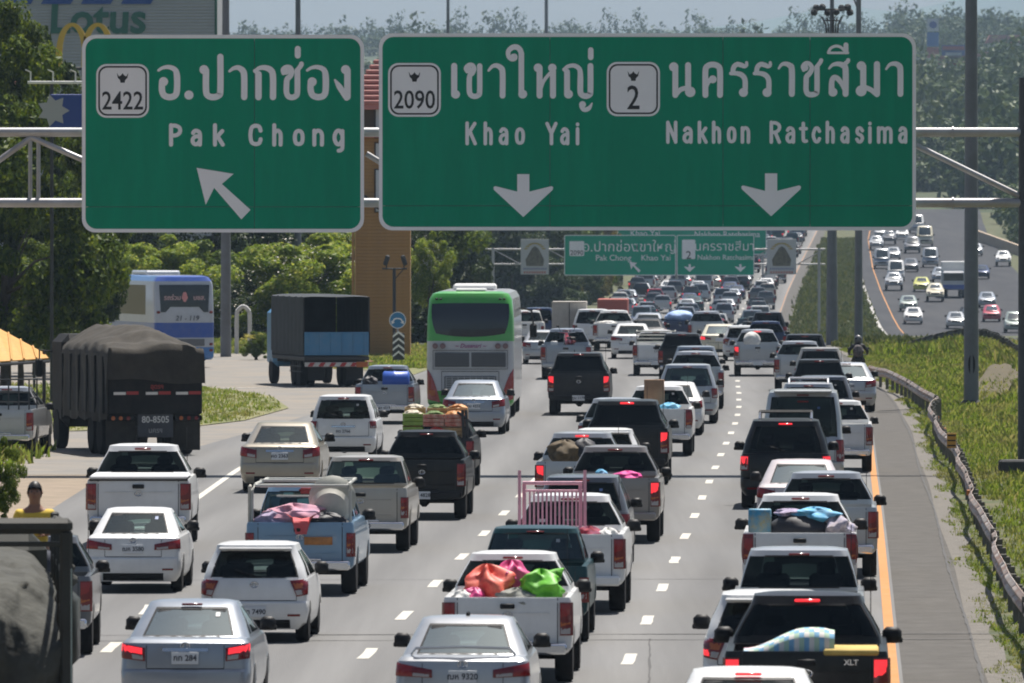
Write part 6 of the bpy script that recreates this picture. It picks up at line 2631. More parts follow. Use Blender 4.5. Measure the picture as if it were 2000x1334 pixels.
mb.lathe([(.001, 0), (.36, 0), (.36, .03)], (0, 0, 1.92), 'y', 28)
part('disc', mb, mat('sign_blue', (0.035, 0.20, 0.42), .5), ks)
mb = MB()
ringplate(mb, [(.36 * math.cos(a), 1.92 + .36 * math.sin(a)) for a in np.linspace(0, 2 * math.pi, 29)[:-1]], [(.33 * math.cos(a), 1.92 + .33 * math.sin(a)) for a in np.linspace(0, 2 * math.pi, 29)[:-1]], -.008, thick=.006)
part('rim', mb, M_sgrey, ks)
for sx in (-1, 1):
    g = Glyphs(-.012)
    g.stroke([(sx * .03, 1.99), (sx * .14, 1.96), (sx * .20, 1.86)], .06)
    g.poly([(sx * .27, 1.90), (sx * .12, 1.82), (sx * .26, 1.74)])
    obj('arrow', g.mesh(M_sgrey), ks)
cb = thing('chevron_board', 'striped black and white chevron marker board', 'road sign', ((779 - 1000) / 45.5, dl - 1.0, 0))
mb = MB()
mb.box((0, .03, .80), (.50, .04, 1.15), .01)
part('panel', mb, mat('chevron_black', (0.04, 0.042, 0.045), .6), cb)
for k in range(4):
    z = .42 + k * .28
    mb = MB()
    mb.prism([(-.25, z - .10), (0, z + .10), (.25, z - .10), (.25, z - .0), (0, z + .20), (-.25, z - .0)], -.012, .008)
    part('stripe', mb, M_sgrey, cb)
mb = MB()
mb.tube((0, .08, 0), (0, .08, .9), .04, n=8)
part('post', mb, M_galv, cb)
mb = MB()
mb.box((.0, 0, .12), (.3, .3, .24), .04)
tag(part('bollard_stub', mb, mat('stub_red', (0.35, 0.13, 0.09), .7), None, loc=((722 - 1000) / 46, F / 46, 0)), 'small reddish kerb stub beside the blue truck', 'bollard')

# ---- white arch and post, flower hedge
dw = F / 42.0
aw = thing('arch_monument', 'white concrete arch beside the blue and white bus', 'monument', ((475 - 1000) / 42, dw, 0))
mb = MB()
pts = [(-.30, 0, 0), (-.30, 0, 1.75), (-.22, 0, 2.05), (0, 0, 2.2), (.22, 0, 2.05), (.30, 0, 1.75), (.30, 0, 0)]
mb.path([tuple(p) for p in smooth_path([Vector(p) for p in pts], 4)], .10, 8)
part('arch', mb, mat('white_concrete', (0.55, 0.54, 0.52), .8, var=.1), aw)
pw = tag(part('white_post', MB().box((0, 0, 1.4), (.22, .22, 2.8), .03), MATS['white_concrete'], None, loc=((436 - 1000) / 42, dw + 1, 0)), 'square white post right of the blue and white bus', 'post')


# ================================================================== trees
L_dark = leaf_mat('leaves_dark', (0.026, 0.050, 0.004), (0.055, 0.095, 0.007), (0.13, 0.17, 0.016), .36)
L_mid = leaf_mat('leaves_mid', (0.045, 0.085, 0.008), (0.085, 0.14, 0.013), (0.17, 0.21, 0.03), .38)
L_lit = leaf_mat('leaves_sunlit', (0.09, 0.15, 0.012), (0.17, 0.25, 0.022), (0.32, 0.34, 0.07), .45)  # sunlight on the brighter crowns is painted into this leaf colour
L_yel = leaf_mat('leaves_olive', (0.05, 0.06, 0.015), (0.10, 0.10, 0.025), (0.22, 0.18, 0.03), .35)
M_bark = mat('bark', (0.085, 0.065, 0.05), .95, var=.3, scale=6, bump=.5, bscale=20)


def leaf_cloud(n_clump, n_leaf, size, seed, shape=(1, 1, 1), clump_r=.30, coh=(.75, .5)):
    """leaves gathered in clumps through a unit crown"""
    rg = np.random.default_rng(seed)
    cs = []
    while len(cs) < n_clump:
        p = rg.uniform(-1, 1, 3)
        q = np.linalg.norm(p)
        if q < 1 and (q > .45 or rg.random() < .35) and (p[2] > -.75):
            cs.append(p * (1 + .12 * math.sin(5 * p[0] + 3 * p[1]) + rg.uniform(-.08, .1)))
    cs = np.array(cs)
    idx = rg.integers(0, n_clump, n_leaf)
    r = clump_r * rg.uniform(.55, 1.25, n_clump)[idx]
    dv = rg.normal(0, 1, (n_leaf, 3))
    dv /= np.linalg.norm(dv, axis=1)[:, None]
    rad = r * rg.uniform(.25, 1, n_leaf) ** .45
    pos = cs[idx] + dv * rad[:, None] * np.array([1, 1, .75])
    pos *= np.array(shape)
    nrm = dv * coh[0] + rg.normal(0, coh[1], (n_leaf, 3)) + np.array([0, 0, .4])
    nrm /= np.linalg.norm(nrm, axis=1)[:, None]
    t1 = np.cross(nrm, rg.normal(0, 1, (n_leaf, 3)))
    t1 /= np.linalg.norm(t1, axis=1)[:, None]
    t2 = np.cross(nrm, t1)
    sz = size * rg.uniform(.6, 1.35, n_leaf)[:, None]
    v = np.zeros((n_leaf, 4, 3))
    v[:, 0] = pos - t1 * sz
    v[:, 1] = pos + t2 * sz * .48 - nrm * sz * .12
    v[:, 2] = pos + t1 * sz
    v[:, 3] = pos - t2 * sz * .48 - nrm * sz * .12
    return v.reshape(-1, 3), cs * np.array(shape)


def quads_mesh(name, v, m):
    n = len(v) // 4
    me = bpy.data.meshes.new(name)
    me.vertices.add(len(v))
    me.vertices.foreach_set('co', np.asarray(v, dtype=np.float32).ravel())
    me.loops.add(4 * n)
    me.loops.foreach_set('vertex_index', np.arange(4 * n, dtype=np.int32))
    me.polygons.add(n)
    me.polygons.foreach_set('loop_start', np.arange(0, 4 * n, 4, dtype=np.int32))
    me.polygons.foreach_set('loop_total', np.full(n, 4, dtype=np.int32))
    me.materials.append(m)
    me.update(calc_edges=True)
    me.validate()
    return me


def trunk_mesh(h, r, cs, rx, rz, n=9):
    """tapered trunk with limbs running out into the crown; the crown centre stands at height h"""
    mb = MB()
    rg = random.Random(int(h * 100))
    mb.path([(0, 0, -.2), (.05 * h * .1, 0, h * .3), (-.03 * h * .2, .02, h * .7), (0, 0, h * 1.0)], [r * 1.25, r, r * .8, r * .45], 10)
    for c in list(cs)[:n]:
        s = rg.uniform(.5, .85) * h
        e = Vector((c[0] * rx * .85, c[1] * rx * .85, h + c[2] * rz * .85))
        a = Vector((0, 0, s))
        mb.path([a, a.lerp(e, .5) + Vector((0, 0, .1 * rx)), e], [r * .45, r * .28, r * .08], 6)
    return mb


CROWNS = {}


def crown(key, n_clump, n_leaf, size, seed, m, shape=(1, 1, 1), clump_r=.3):
    v, cs = leaf_cloud(n_clump, n_leaf, size, seed, shape, clump_r)
    CROWNS[key] = (quads_mesh('crown', v, m), cs)


crown('big', 95, 46000, .030, 1, L_dark, (1, 1, 1.15), .21)
crown('bigm', 80, 36000, .032, 2, L_mid, (1, 1, 1), .22)
crown('lit', 70, 26000, .040, 3, L_lit, (1, 1, .85), .24)
L_shade = leaf_mat('leaves_shaded', (0.014, 0.030, 0.005), (0.028, 0.052, 0.008), (0.060, 0.088, 0.014), .28)  # shade of the wood behind is painted into this leaf colour
crown('dk', 60, 20000, .045, 4, L_shade, (1, 1, 1), .26)
crown('md', 55, 18000, .048, 5, L_mid, (1, 1, 1), .26)
crown('yl', 50, 16000, .048, 6, L_yel, (1, 1, 1), .26)
TR = {}


def tree(label, kind, X, d, zc, rx, rz, group=None, rot=None, name='leafy_tree', base=None):
    me, cs = CROWNS[kind]
    z0 = gz(X, d) if base is None else base
    t = thing(name, label, 'tree' if 'tree' in name else 'shrub', (X, d, z0), 0, group)
    o = obj('crown', me, t, (0, 0, zc - z0), (0, 0, rot if rot is not None else random.uniform(0, 6.28)), (rx, rx, rz))
    key = (kind, round(zc - z0, 1), round(rx, 1), round(rz, 1))
    if key not in TR:
        TR[key] = trunk_mesh(max(.5, zc - z0 - rz * .25), max(.07, .05 * rx), cs, rx, rz).mesh('trunk', M_bark, 40)
    obj('trunk', TR[key], t)
    return t


def px_tree(label, kind, x, y, d, wpx, hpx, **k):
    p = P(x, y, d)
    return tree(label, kind, p.x, d, p.z, wpx / 2 * d / F, hpx / 2 * d / F, **k)


px_tree('big dark green tree at the left, in front of the blue bus', 'big', 10, 430, 300, 400, 560, rot=.5)
px_tree('tall dark tree at the left edge below the store wall', 'big', -30, 200, 330, 250, 420, rot=2.1)
px_tree('leafy tree overhanging the blue and white bus', 'bigm', 165, 470, 345, 200, 330, rot=1.0)
px_tree('dark shrub under the big tree beside the stall', 'big', 40, 600, 310, 240, 210, rot=1.4, name='leafy_shrub')
px_tree('dark shrub behind the tarpaulin truck', 'dk', 190, 610, 390, 180, 170, name='leafy_shrub')
px_tree('bright tree just behind the blue and white bus', 'lit', 300, 545, 425, 210, 190)
px_tree('bright flowering tree left of the tan tower', 'lit', 585, 560, 425, 290, 230)
px_tree('second bright tree hugging the tan tower', 'lit', 655, 510, 440, 160, 150)
px_tree('dense dark tree behind the gantry brace at the left', 'dk', 70, 300, 352, 250, 420, rot=.2)
px_tree('dense dark tree behind the yellow stall', 'dk', -10, 500, 350, 260, 380, rot=1.7)
px_tree('dense dark tree close beside the bus window', 'dk', 150, 540, 358, 190, 260, rot=2.9)
px_tree('pale flowering tree right of the tan tower', 'lit', 838, 530, 450, 90, 170, rot=.3)
for i, (x, y, d, w, h, k, lab) in enumerate([
    (250, 470, 470, 260, 280, 'dk', 'dark tree in the wood above the blue bus roof'),
    (420, 480, 480, 260, 260, 'dk', 'dark tree behind the left grey pole'),
    (520, 450, 500, 260, 260, 'dk', 'dark tree above the blue flatbed truck'),
    (640, 440, 510, 260, 240, 'md', 'mid green tree above the flowering trees'),
    (380, 560, 455, 190, 170, 'md', 'low tree between the bus and the white arch'),
    (520, 590, 450, 150, 120, 'dk', 'dark shrub behind the white arch'),
    (830, 440, 520, 200, 220, 'md', 'mid green tree between the tower and far gantry'),
    (890, 520, 560, 130, 230, 'dk', 'dark tree above the green bus roof'),
    (960, 470, 790, 160, 190, 'dk', 'dark tree behind the far gantry post'),
    (1000, 545, 800, 150, 150, 'dk', 'dark tree under the left picture board'),
    (1060, 500, 830, 150, 190, 'dk', 'dark tree right of the left picture board'),
    (1075, 572, 800, 120, 110, 'dk', 'dark shrub mass above the box truck'),
    (1125, 560, 810, 100, 110, 'dk', 'dark tree below the far green sign'),
    (1150, 520, 860, 100, 150, 'md', 'mid green tree behind the far green sign'),
    (1170, 560, 840, 60, 70, 'yl', 'yellowing tree at the left edge of the far jam'),
    (1195, 530, 900, 60, 90, 'yl', 'yellow tinged tree above the red truck'),
    (1160, 458, 900, 120, 90, 'yl', 'yellow green tree just under the wide sign'),
    (1060, 440, 880, 170, 140, 'md', 'mid green tree under the wide sign, left part'),
    (980, 430, 860, 170, 150, 'md', 'tree hidden behind the wide sign lower edge'),
]):
    px_tree(lab, k, x, y, d, w, h, group='trees along the left roadside')
for i in range(14):
    x = -40 + i * 62
    px_tree('dark tree deep in the wood behind the bus and tower', 'dk', x, 500 + 30 * math.sin(i * 2.1), 590 + 25 * math.sin(i * 1.7), 200, 300, group='wood behind the bus and tower')
for i in range(12):
    x = 205 + i * 58
    px_tree('dark undergrowth shrub at the foot of the wood', 'dk', x, 640 + 8 * math.sin(i * 2.6), 470, 120, 110, group='undergrowth of the wood', name='leafy_shrub')
for i in range(8):
    d = 930 + i * 45
    X = LEFT(d) - random.uniform(4, 9)
    tree('distant roadside tree left of the far jam', random.choice(['dk', 'md', 'yl']), X, d, zr(d) + 3.5, random.uniform(2.5, 4), random.uniform(2.8, 4), group='distant trees left of the jam')
# near foliage at the left edge and the flowering hedge
px_tree('leafy branch tip at the left edge above the person', 'bigm', -12, 940, 150, 100, 170, name='leafy_shrub')
hz = P(500, 668, F / 44)
t = tree('round hedge with yellow flowers by the white arch', 'md', hz.x, F / 44, .62, .62, .62, name='flower_hedge')
v, cs = leaf_cloud(26, 900, .05, 21, (1, 1, .35), .3)
obj('blossoms', quads_mesh('blossoms', v, mat('yellow_blossom', (0.55, 0.48, 0.06), .7)), t, (0, 0, 1.02), None, (.6, .6, .5))
v, cs = leaf_cloud(60, 1800, .018, 23, (1, 1, .9), .3)
BL_ = quads_mesh('blossoms', v, mat('white_blossom', (0.55, 0.52, 0.42), .7))
for o in [q for q in COL.objects if q.get('label', '') in ('bright flowering tree left of the tan tower', 'pale flowering tree right of the tan tower', 'second bright tree hugging the tan tower')]:
    c = [q for q in o.children if q.name.startswith('crown')][0]
    obj('blossoms', BL_, o, c.location, None, tuple(x * 1.02 for x in c.scale))

# the wooded hillside: far-off mass, with clearings for the houses
HOUSES = [('white house low on the hillside right of the sign', 1830, 150, 2350, 12, 5, 'white'), ('long pale shed on the hillside beside the big pole', 1930, 122, 2500, 14, 3, 'red'),
          ('grey roofed shed high on the right hillside', 1968, 285, 1800, 10, 3, 'grey'), ('house with red roof above the gantry brace', 1860, 262, 1900, 7, 4, 'red'),
          ('pale house under the billboards on the hillside', 1858, 146, 2300, 9, 5, 'red'), ('small white hut halfway up the right hillside', 1836, 226, 2050, 6, 3, 'white'),
          ('white building at the foot of the right hillside', 1826, 366, 1500, 7, 3, 'white'), ('blue roofed shed at the right hillside foot', 1862, 345, 1560, 13, 3, 'blue'),
          ('grey roofed house beside the right edge, upper slope', 1976, 200, 2100, 8, 4, 'grey'), ('white house between the pole and the gantry tube', 1938, 232, 2000, 6, 3, 'white'),
          ('red roofed house high behind the big pole', 1962, 100, 2700, 10, 5, 'red'), ('white shed just above the upper gantry tube', 1815, 205, 2150, 6, 3, 'white'),
          ('grey shed low beside the big pole', 1925, 340, 1600, 7, 3, 'grey'), ('cream house at the right edge of the lower slope', 1978, 352, 1560, 6, 3, 'white')]
HOUSE_PX = [(h[1], h[2], h[3], h[4]) for h in HOUSES] + [(1862, 110, 2300, 8), (1822, 80, 2400, 5)]
vv = []
lc, _ = leaf_cloud(22, 430, .105, 31, (1, 1, 1), .40, coh=(1.1, .35))
lc2, _ = leaf_cloud(18, 380, .105, 32, (1, 1, 1.3), .40, coh=(1.1, .35))
rg = np.random.default_rng(5)


def far_tree(X, d, z, r, h):
    b = (lc if rg.random() < .6 else lc2)
    a = rg.uniform(0, 6.28)
    ca, sa = math.cos(a), math.sin(a)
    q = b * np.array([r, r, h])
    w = np.stack([q[:, 0] * ca - q[:, 1] * sa + X, q[:, 0] * sa + q[:, 1] * ca + d, q[:, 2] + z + h * .7], axis=1)
    return w


for _ in range(2300):
    d = 1330 + 2100 * rg.random() ** 1.25
    xpx = rg.uniform(1750, 2080) if rg.random() < .88 else rg.uniform(-100, 1800)
    X = (xpx - 1000) * d / F
    r = rg.uniform(3.5, 8)
    if -18 < X - Xr(d) < 24 and d < 1420:
        continue
    ty = HZ - (gz(X, d) + r * 1.1 - CH) * F / d
    if any(abs(xpx - hx) < hw_ * .6 * F / hd + r * F / d * .5 and d < hd + 5 and hy - 25 < ty < hy + 8 for hx, hy, hd, hw_ in HOUSE_PX):
        continue
    vv.append(far_tree(X, d, gz(X, d) - 1, r, r * rg.uniform(.75, 1.2)))
for _ in range(210):
    d = rg.uniform(740, 1330)
    X = Xr(d) + OPP(d) + rg.uniform(20, 52)
    r = rg.uniform(2.5, 5)
    vv.append(far_tree(X, d, gz(X, d) - .5, r, r * rg.uniform(.8, 1.2)))
L_far = leaf_mat('leaves_far', (0.024, 0.046, 0.010), (0.040, 0.070, 0.013), (0.075, 0.10, 0.02), .15)
hill = quads_mesh('hillside_wood', np.concatenate(vv), L_far)
o = struct(obj('hillside_wood', hill), 'stuff', 'hazy wooded hillside rising beyond the road')
o['category'] = 'woodland'
vv = []
for x in np.arange(-60, 2100, 6.5):       # the skyline
    d = rg.uniform(3250, 3500)
    X = (x + rg.uniform(-8, 8) - 1000) * d / F
    h = rg.uniform(3.5, 6.0) * (1.45 if rg.random() < .15 else 1)
    zt = P(0, 100, d).z
    vv.append(far_tree(X, d, zt - 1.5, rg.uniform(4.5, 8), h))
o = struct(obj('skyline_wood', quads_mesh('skyline_wood', np.concatenate(vv), L_far)), 'stuff', 'row of hazy trees along the skyline')
o['category'] = 'woodland'
# ================================================================== loads carried by the pickups
def in_bed(v, x, y, z):
    """a point in a vehicle's own frame, out in the world"""
    return v.matrix_basis @ Vector((x, y, z))


def blob(sx, sy, sz, seed, n=44, m=28, rough=.18, knot=False, sharp=5.0):
    rg = random.Random(seed)
    ph = [rg.uniform(0, 6.28) for _ in range(8)]
    mb = MB()
    vs, fs = [], []
    for i in range(m + 1):
        t = math.pi * i / m
        for j in range(n):
            a = 2 * math.pi * j / n
            r = 1 + rough * (math.sin(3 * a + ph[0] + 2 * t) * .5 + math.sin(5 * a - 3 * t + ph[1]) * .35 + math.sin(sharp * t + 2 * a + ph[2]) * .35)
            cr = abs(math.sin(4 * a + 3 * t + ph[4]) + .7 * math.sin(9 * a - 5 * t + ph[5])) + .5 * abs(math.sin(13 * t + 7 * a + ph[6]))
            q = Vector((math.sin(t) * math.cos(a), math.sin(t) * math.sin(a), math.cos(t))) * 1.7 + Vector((seed * 3.1, 0, 0))
            r *= 1 - rough * .15 * (1.1 - min(1.1, cr)) + rough * .55 * (mnoise.ridged_multi_fractal(q, .9, 2.2, 3, 1.0, 2.0) - 1.0)
            x, y, z = math.sin(t) * math.cos(a) * r, math.sin(t) * math.sin(a) * r, math.cos(t) * (1 + rough * .4 * math.sin(4 * a + ph[3]))
            vs.append((x * sx, y * sy, z * sz))
    for i in range(m):
        for j in range(n):
            fs.append((i * n + j, i * n + (j + 1) % n, (i + 1) * n + (j + 1) % n, (i + 1) * n + j))
    mb.add(vs, fs)
    if knot:
        mb.path([(sx * .5, 0, sz * .75), (sx * .72, 0, sz * 1.0), (sx * 1.0, 0, sz * .92)], [.05 * 2, .035, .07], 7)
    return mb


def load(name, label, cat, v, x, y, z, mb, m, rz=0.0, ang=50):
    p = in_bed(v, x, y, z)
    return tag(part(name, mb, m, None, ang, loc=p, rot=(0, 0, v.rotation_euler.z + rz)), label, cat)


C_red = mat('bag_red_orange', (0.74, 0.08, 0.06), .55, var=.3, scale=6, dirt=((0.78, 0.30, 0.16), .7, 6))
C_pink = mat('bag_pink', (0.62, 0.06, 0.22), .5, var=.25, scale=6)
C_green = mat('bag_green', (0.13, 0.46, 0.025), .55, var=.25, scale=6)
C_cloth = mat('grey_cloth', (0.30, 0.30, 0.27), .9, var=.4, scale=9, dirt=((0.10, 0.11, 0.09), .8, 7))
C_whitec = mat('white_cloth', (0.66, 0.65, 0.62), .85, var=.15, scale=6)
C_blueb = mat('towel_blue', (0.10, 0.42, 0.66), .8, var=.3, scale=7, dirt=((0.5, 0.6, 0.68), .7, 6))
C_dark = mat('dark_bag', (0.02, 0.02, 0.026), .6, var=.2, scale=4)
C_pinkl = mat('pink_cloth', (0.60, 0.30, 0.36), .85, var=.3, scale=6, dirt=((0.30, 0.22, 0.36), .7, 4))
C_coral = mat('coral_cloth', (0.55, 0.09, 0.10), .8, var=.2, scale=4)
C_card = mat('cardboard', (0.28, 0.17, 0.10), .85, var=.15, scale=3)

load('plastic_bag', 'red and orange plastic bag in the white pickup bed', 'bag', v_bags, -.30, .55, 1.23, blob(.33, .30, .34, 1, knot=False, rough=.42), C_red)
load('plastic_bag', 'pink bag between the red and green bags', 'bag', v_bags, .02, .75, 1.31, blob(.28, .28, .32, 2, rough=.38), C_pink)
load('plastic_bag', 'magenta pink bag end at the left of the bag pile', 'bag', v_bags, -.46, .28, 1.15, blob(.16, .15, .16, 12, rough=.25), C_pink)
load('plastic_bag', 'bright green tied bag in the white pickup bed', 'bag', v_bags, .44, .45, 1.26, blob(.29, .28, .27, 3, knot=True, rough=.34, sharp=7), C_green)
load('cloth_heap', 'crumpled grey cloth between the bright bags', 'cloth', v_bags, .12, .28, 1.15, blob(.24, .2, .15, 4, rough=.4), C_cloth)
load('cloth_heap', 'white cloth corner at the left of the bag pile', 'cloth', v_bags, -.62, .22, 1.15, blob(.15, .14, .13, 5, rough=.3), C_whitec)

# pink bed frame
bf = thing('bed_frame', 'pink metal bed frame standing in the white pickup', 'bed frame', in_bed(v_gate, -.22, .75, .76), v_gate.rotation_euler.z)
M_pinkm = mat('pink_enamel', (0.62, 0.30, 0.38), .4, var=.08)
for x in (-.52, .50):
    mb = MB()
    mb.tube((x, 0, 0), (x, 0, 1.42), .025, n=8)
    mb.tube((x * .86, .05, 0), (x * .86, .05, 1.22), .03, n=8)
    part('post', mb, M_pinkm, bf)
for z, r in ((1.22, .028), (1.10, .018), (.52, .028)):
    mb = MB()
    mb.tube((-.47, .03, z), (.46, .03, z), r, n=8)
    part('rail', mb, M_pinkm, bf)
for i in range(12):
    x = -.36 + i * .066
    mb = MB()
    mb.box((x, .03, .81), (.03, .012, .56), .004)
    part('slat', mb, M_pinkm, bf)
load('cloth_heap', 'red and navy bundle below the pink bed frame', 'cloth', v_gate, .35, .4, 1.11, blob(.24, .22, .19, 7, rough=.3), mat('red_navy_cloth', (0.32, 0.02, 0.04), .8, var=.2, dirt=((0.03, 0.03, 0.12), .9, 5)))
load('cloth_heap', 'white blanket right of the red and navy bundle', 'cloth', v_gate, .62, .4, 1.11, blob(.19, .25, .17, 8, rough=.35), C_whitec)
load('cloth_heap', 'pale mattress pad under the pink bed frame', 'cloth', v_gate, -.2, .35, 1.07, blob(.45, .22, .12, 9, rough=.15), mat('pale_blue_pad', (0.42, 0.50, 0.55), .85, var=.2))

# light blue pickup: rack, folding panels, cloth
rk = thing('cargo_rack', 'pale steel cargo rack over the blue pickup cab', 'rack', in_bed(v_blue, 0, 0, .9), v_blue.rotation_euler.z)
M_rk = mat('rack_paint', (0.42, 0.42, 0.38), .5, var=.1)
for x in (-.80, .80):
    mb = MB()
    mb.path([(x, .3, .1), (x, .3, .80), (x * .95, .5, .90), (x * .9, 3.0, .92)], .028, 7)
    part('side_hoop', mb, M_rk, rk)
for y, z in ((.45, .88), (1.6, .93), (2.9, .92)):
    mb = MB()
    mb.tube((-.76, y, z), (.76, y, z), .025, n=7)
    part('cross_bar', mb, M_rk, rk)
for z in (.28, .48, .68):
    mb = MB()
    mb.tube((-.48, 1.55, z), (.30, 1.55, z), .02, n=6)
    part('window_bar', mb, M_rk, rk)
mb = MB()
mb.box((-.83, .55, .52), (.05, .5, .75), .02)
tag(part('folded_panel', mb, mat('panel_beige', (0.42, 0.40, 0.34), .7, var=.1), None, loc=in_bed(v_blue, 0, 0, .9)), 'beige folded panel upright at the left of the blue pickup', 'panel')
mb = MB()
mb.lathe([(.001, .0), (.18, .02), (.30, .08), (.38, .18), (.39, .2)], (0, 0, 0), 'y', 20)
o = tag(part('tub_lid', mb, mat('tub_grey', (0.33, 0.33, 0.29), .6, var=.12), None, loc=in_bed(v_blue, .48, .75, 1.52), rot=(R(12), 0, 0)), 'grey round tub standing on edge in the blue pickup', 'tub')
mb = MB()
mb.lathe([(.001, .0), (.18, .02), (.28, .06), (.33, .14), (.34, .15)], (0, 0, 0), 'y', 20)
tag(part('basin', mb, mat('basin_cream', (0.50, 0.48, 0.42), .6, var=.1), None, loc=in_bed(v_blue, .46, .5, 1.38), rot=(R(12), 0, 0)), 'cream basin leaning in front of the grey tub', 'basin')
load('cloth_heap', 'pink patterned quilt heaped in the blue pickup bed', 'cloth', v_blue, -.15, .55, 1.27, blob(.50, .35, .20, 21, rough=.4), C_pinkl)
load('cloth_heap', 'lilac bundle at the left of the quilt', 'cloth', v_blue, -.50, .35, 1.23, blob(.22, .2, .15, 22, rough=.3), mat('lilac_cloth', (0.36, 0.30, 0.42), .85, var=.3))
load('cloth_heap', 'black bags at the right of the pink quilt', 'cloth', v_blue, .40, .35, 1.19, blob(.32, .2, .15, 23, rough=.3), C_dark)
# coral cloth looped over the tailboard
vs, fs = [], []
for i in range(9):
    u = i / 8 * 2 - 1
    for j in range(8):
        v_ = j / 7
        z = .16 - .12 * (1 - abs(u)) * (1 if v_ < .2 else .6) - v_ * (.30 if abs(u) < .75 else .05)
        y = .12 - .17 * min(1, v_ * 3)
        vs.append((u * (.30 - .12 * v_), y - .015 * math.sin(u * 8), z + .02 * math.cos(u * 5)))
for i in range(8):
    for j in range(7):
        fs.append((i * 8 + j, i * 8 + j + 1, (i + 1) * 8 + j + 1, (i + 1) * 8 + j))
mb = MB()
mb.add(vs, fs)
load('draped_cloth', 'coral red cloth hanging over the blue tailgate', 'cloth', v_blue, .02, 0.0, 1.20, mb, C_coral)
mb = MB()
mb.box((0, 0, 0), (.46, .012, .13), .004)
o = obj('lettering', text_mesh('XLT', .085, M_chrome, .002), v_ranger, (.48, -.03, 1.08))
load('plate_sticker', 'faded orange sticker on the blue tailgate', 'sticker', v_blue, .30, -.035, .90, mb, mat('sticker_orange', (0.40, 0.17, 0.05), .7, var=.3, scale=9))
load('red_sticker_board', 'red board behind the rack of the blue pickup', 'board', v_blue, .10, 1.9, 1.66, MB().box((0, 0, 0), (.42, .03, .10), .01), mat('board_red2', (0.33, 0.04, 0.04), .6))

# white pickup with towels
load('toy_box', 'blue box with a toy picture in the towel pickup', 'box', v_tritl, -.62, .45, 1.31, MB().box((0, 0, 0), (.36, .3, .50), .02), mat('box_blue_print', (0.05, 0.28, 0.46), .5, var=.25, scale=4, dirt=((0.50, 0.34, 0.05), .9, 3.2)))
load('black_case', 'large black bag filling the towel pickup bed', 'bag', v_tritl, -.02, .55, 1.23, blob(.48, .4, .26, 31, rough=.08), C_dark)
load('towel_heap', 'bright blue towels draped over the black bag', 'towels', v_tritl, .22, .50, 1.46, blob(.34, .22, .12, 32, rough=.35), C_blueb)
load('towel_heap', 'lilac towel left of the blue towels', 'towels', v_tritl, -.16, .55, 1.49, blob(.22, .2, .07, 33, rough=.35), MATS['lilac_cloth'])
load('cloth_heap', 'pale clothes bundle right of the blue towels', 'cloth', v_tritl, .58, .42, 1.25, blob(.24, .25, .20, 34, rough=.35), mat('mixed_clothes', (0.48, 0.42, 0.44), .85, var=.4, scale=8, dirt=((0.10, 0.14, 0.30), .8, 7)))

# flat bed cover
mb = MB()
mb.box((0, .88, 1.235), (1.68, 1.84, .07), .03)
part('bed_cover', mb, mat('cover_white', (0.60, 0.60, 0.62), .5), v_hilx)
mb = MB()
mb.box((0, .88, 1.19), (1.70, 1.80, .03), .005)
part('cover_seal', mb, M_black, v_hilx)

# striped mattress and board in the black pickup
vs, fs, ms = [], [], []
nx, ny = 18, 8
STR = [mat('stripe_pink', (0.66, 0.36, 0.38), .9, var=.15), mat('stripe_white', (0.66, 0.64, 0.60), .9), mat('stripe_blue', (0.20, 0.40, 0.58), .9, var=.2), mat('stripe_mint', (0.40, 0.55, 0.42), .9)]
mb = MB()
for i in range(nx + 1):
    u = i / nx
    hgt = .02 + .24 * sstep(0, .7, u) * (1 - .12 * sstep(.85, 1, u))
    for j in range(ny + 1):
        a = math.pi * j / ny
        vs.append((-.58 + u * 1.02, .30 - .30 * math.cos(a), hgt * (math.sin(a) ** .5 if 0 < j < ny else 0)))
for i in range(nx):
    for j in range(ny):
        mb_i = i * (ny + 1) + j
        fs.append((mb_i, mb_i + 1, mb_i + ny + 2, mb_i + ny + 1))
        ms.append((0 if j > 4 else (2 if (i + j) % 3 == 0 else 1 if (i + j) % 3 == 1 else 3)) if j != 4 else 0)
mb.v, mb.f, mb.m = vs, fs, ms
o = obj('mattress', mb.mesh('mattress', STR, 60), None, in_bed(v_ranger, -.12, .15, 1.19), (0, 0, v_ranger.rotation_euler.z))
tag(o, 'rolled mattress with pink, white and blue pattern in the black pickup', 'mattress')
load('board', 'yellow foam board right of the patterned mattress', 'board', v_ranger, .48, .5, 1.19, MB().box((0, 0, 0), (.62, 1.1, .07), .02), mat('foam_yellow', (0.50, 0.36, 0.10), .8, var=.15))
load('cloth_heap', 'shocking pink bundle in the brown grey pickup', 'cloth', v_brown, .28, .4, 1.21, blob(.27, .22, .11, 41, rough=.3), mat('shocking_pink', (0.70, 0.05, 0.28), .7, var=.3))
load('plastic_bag', 'small pale blue bag in the brown grey pickup', 'bag', v_brown, -.22, .5, 1.25, blob(.11, .1, .10, 42, rough=.3), C_blueb)

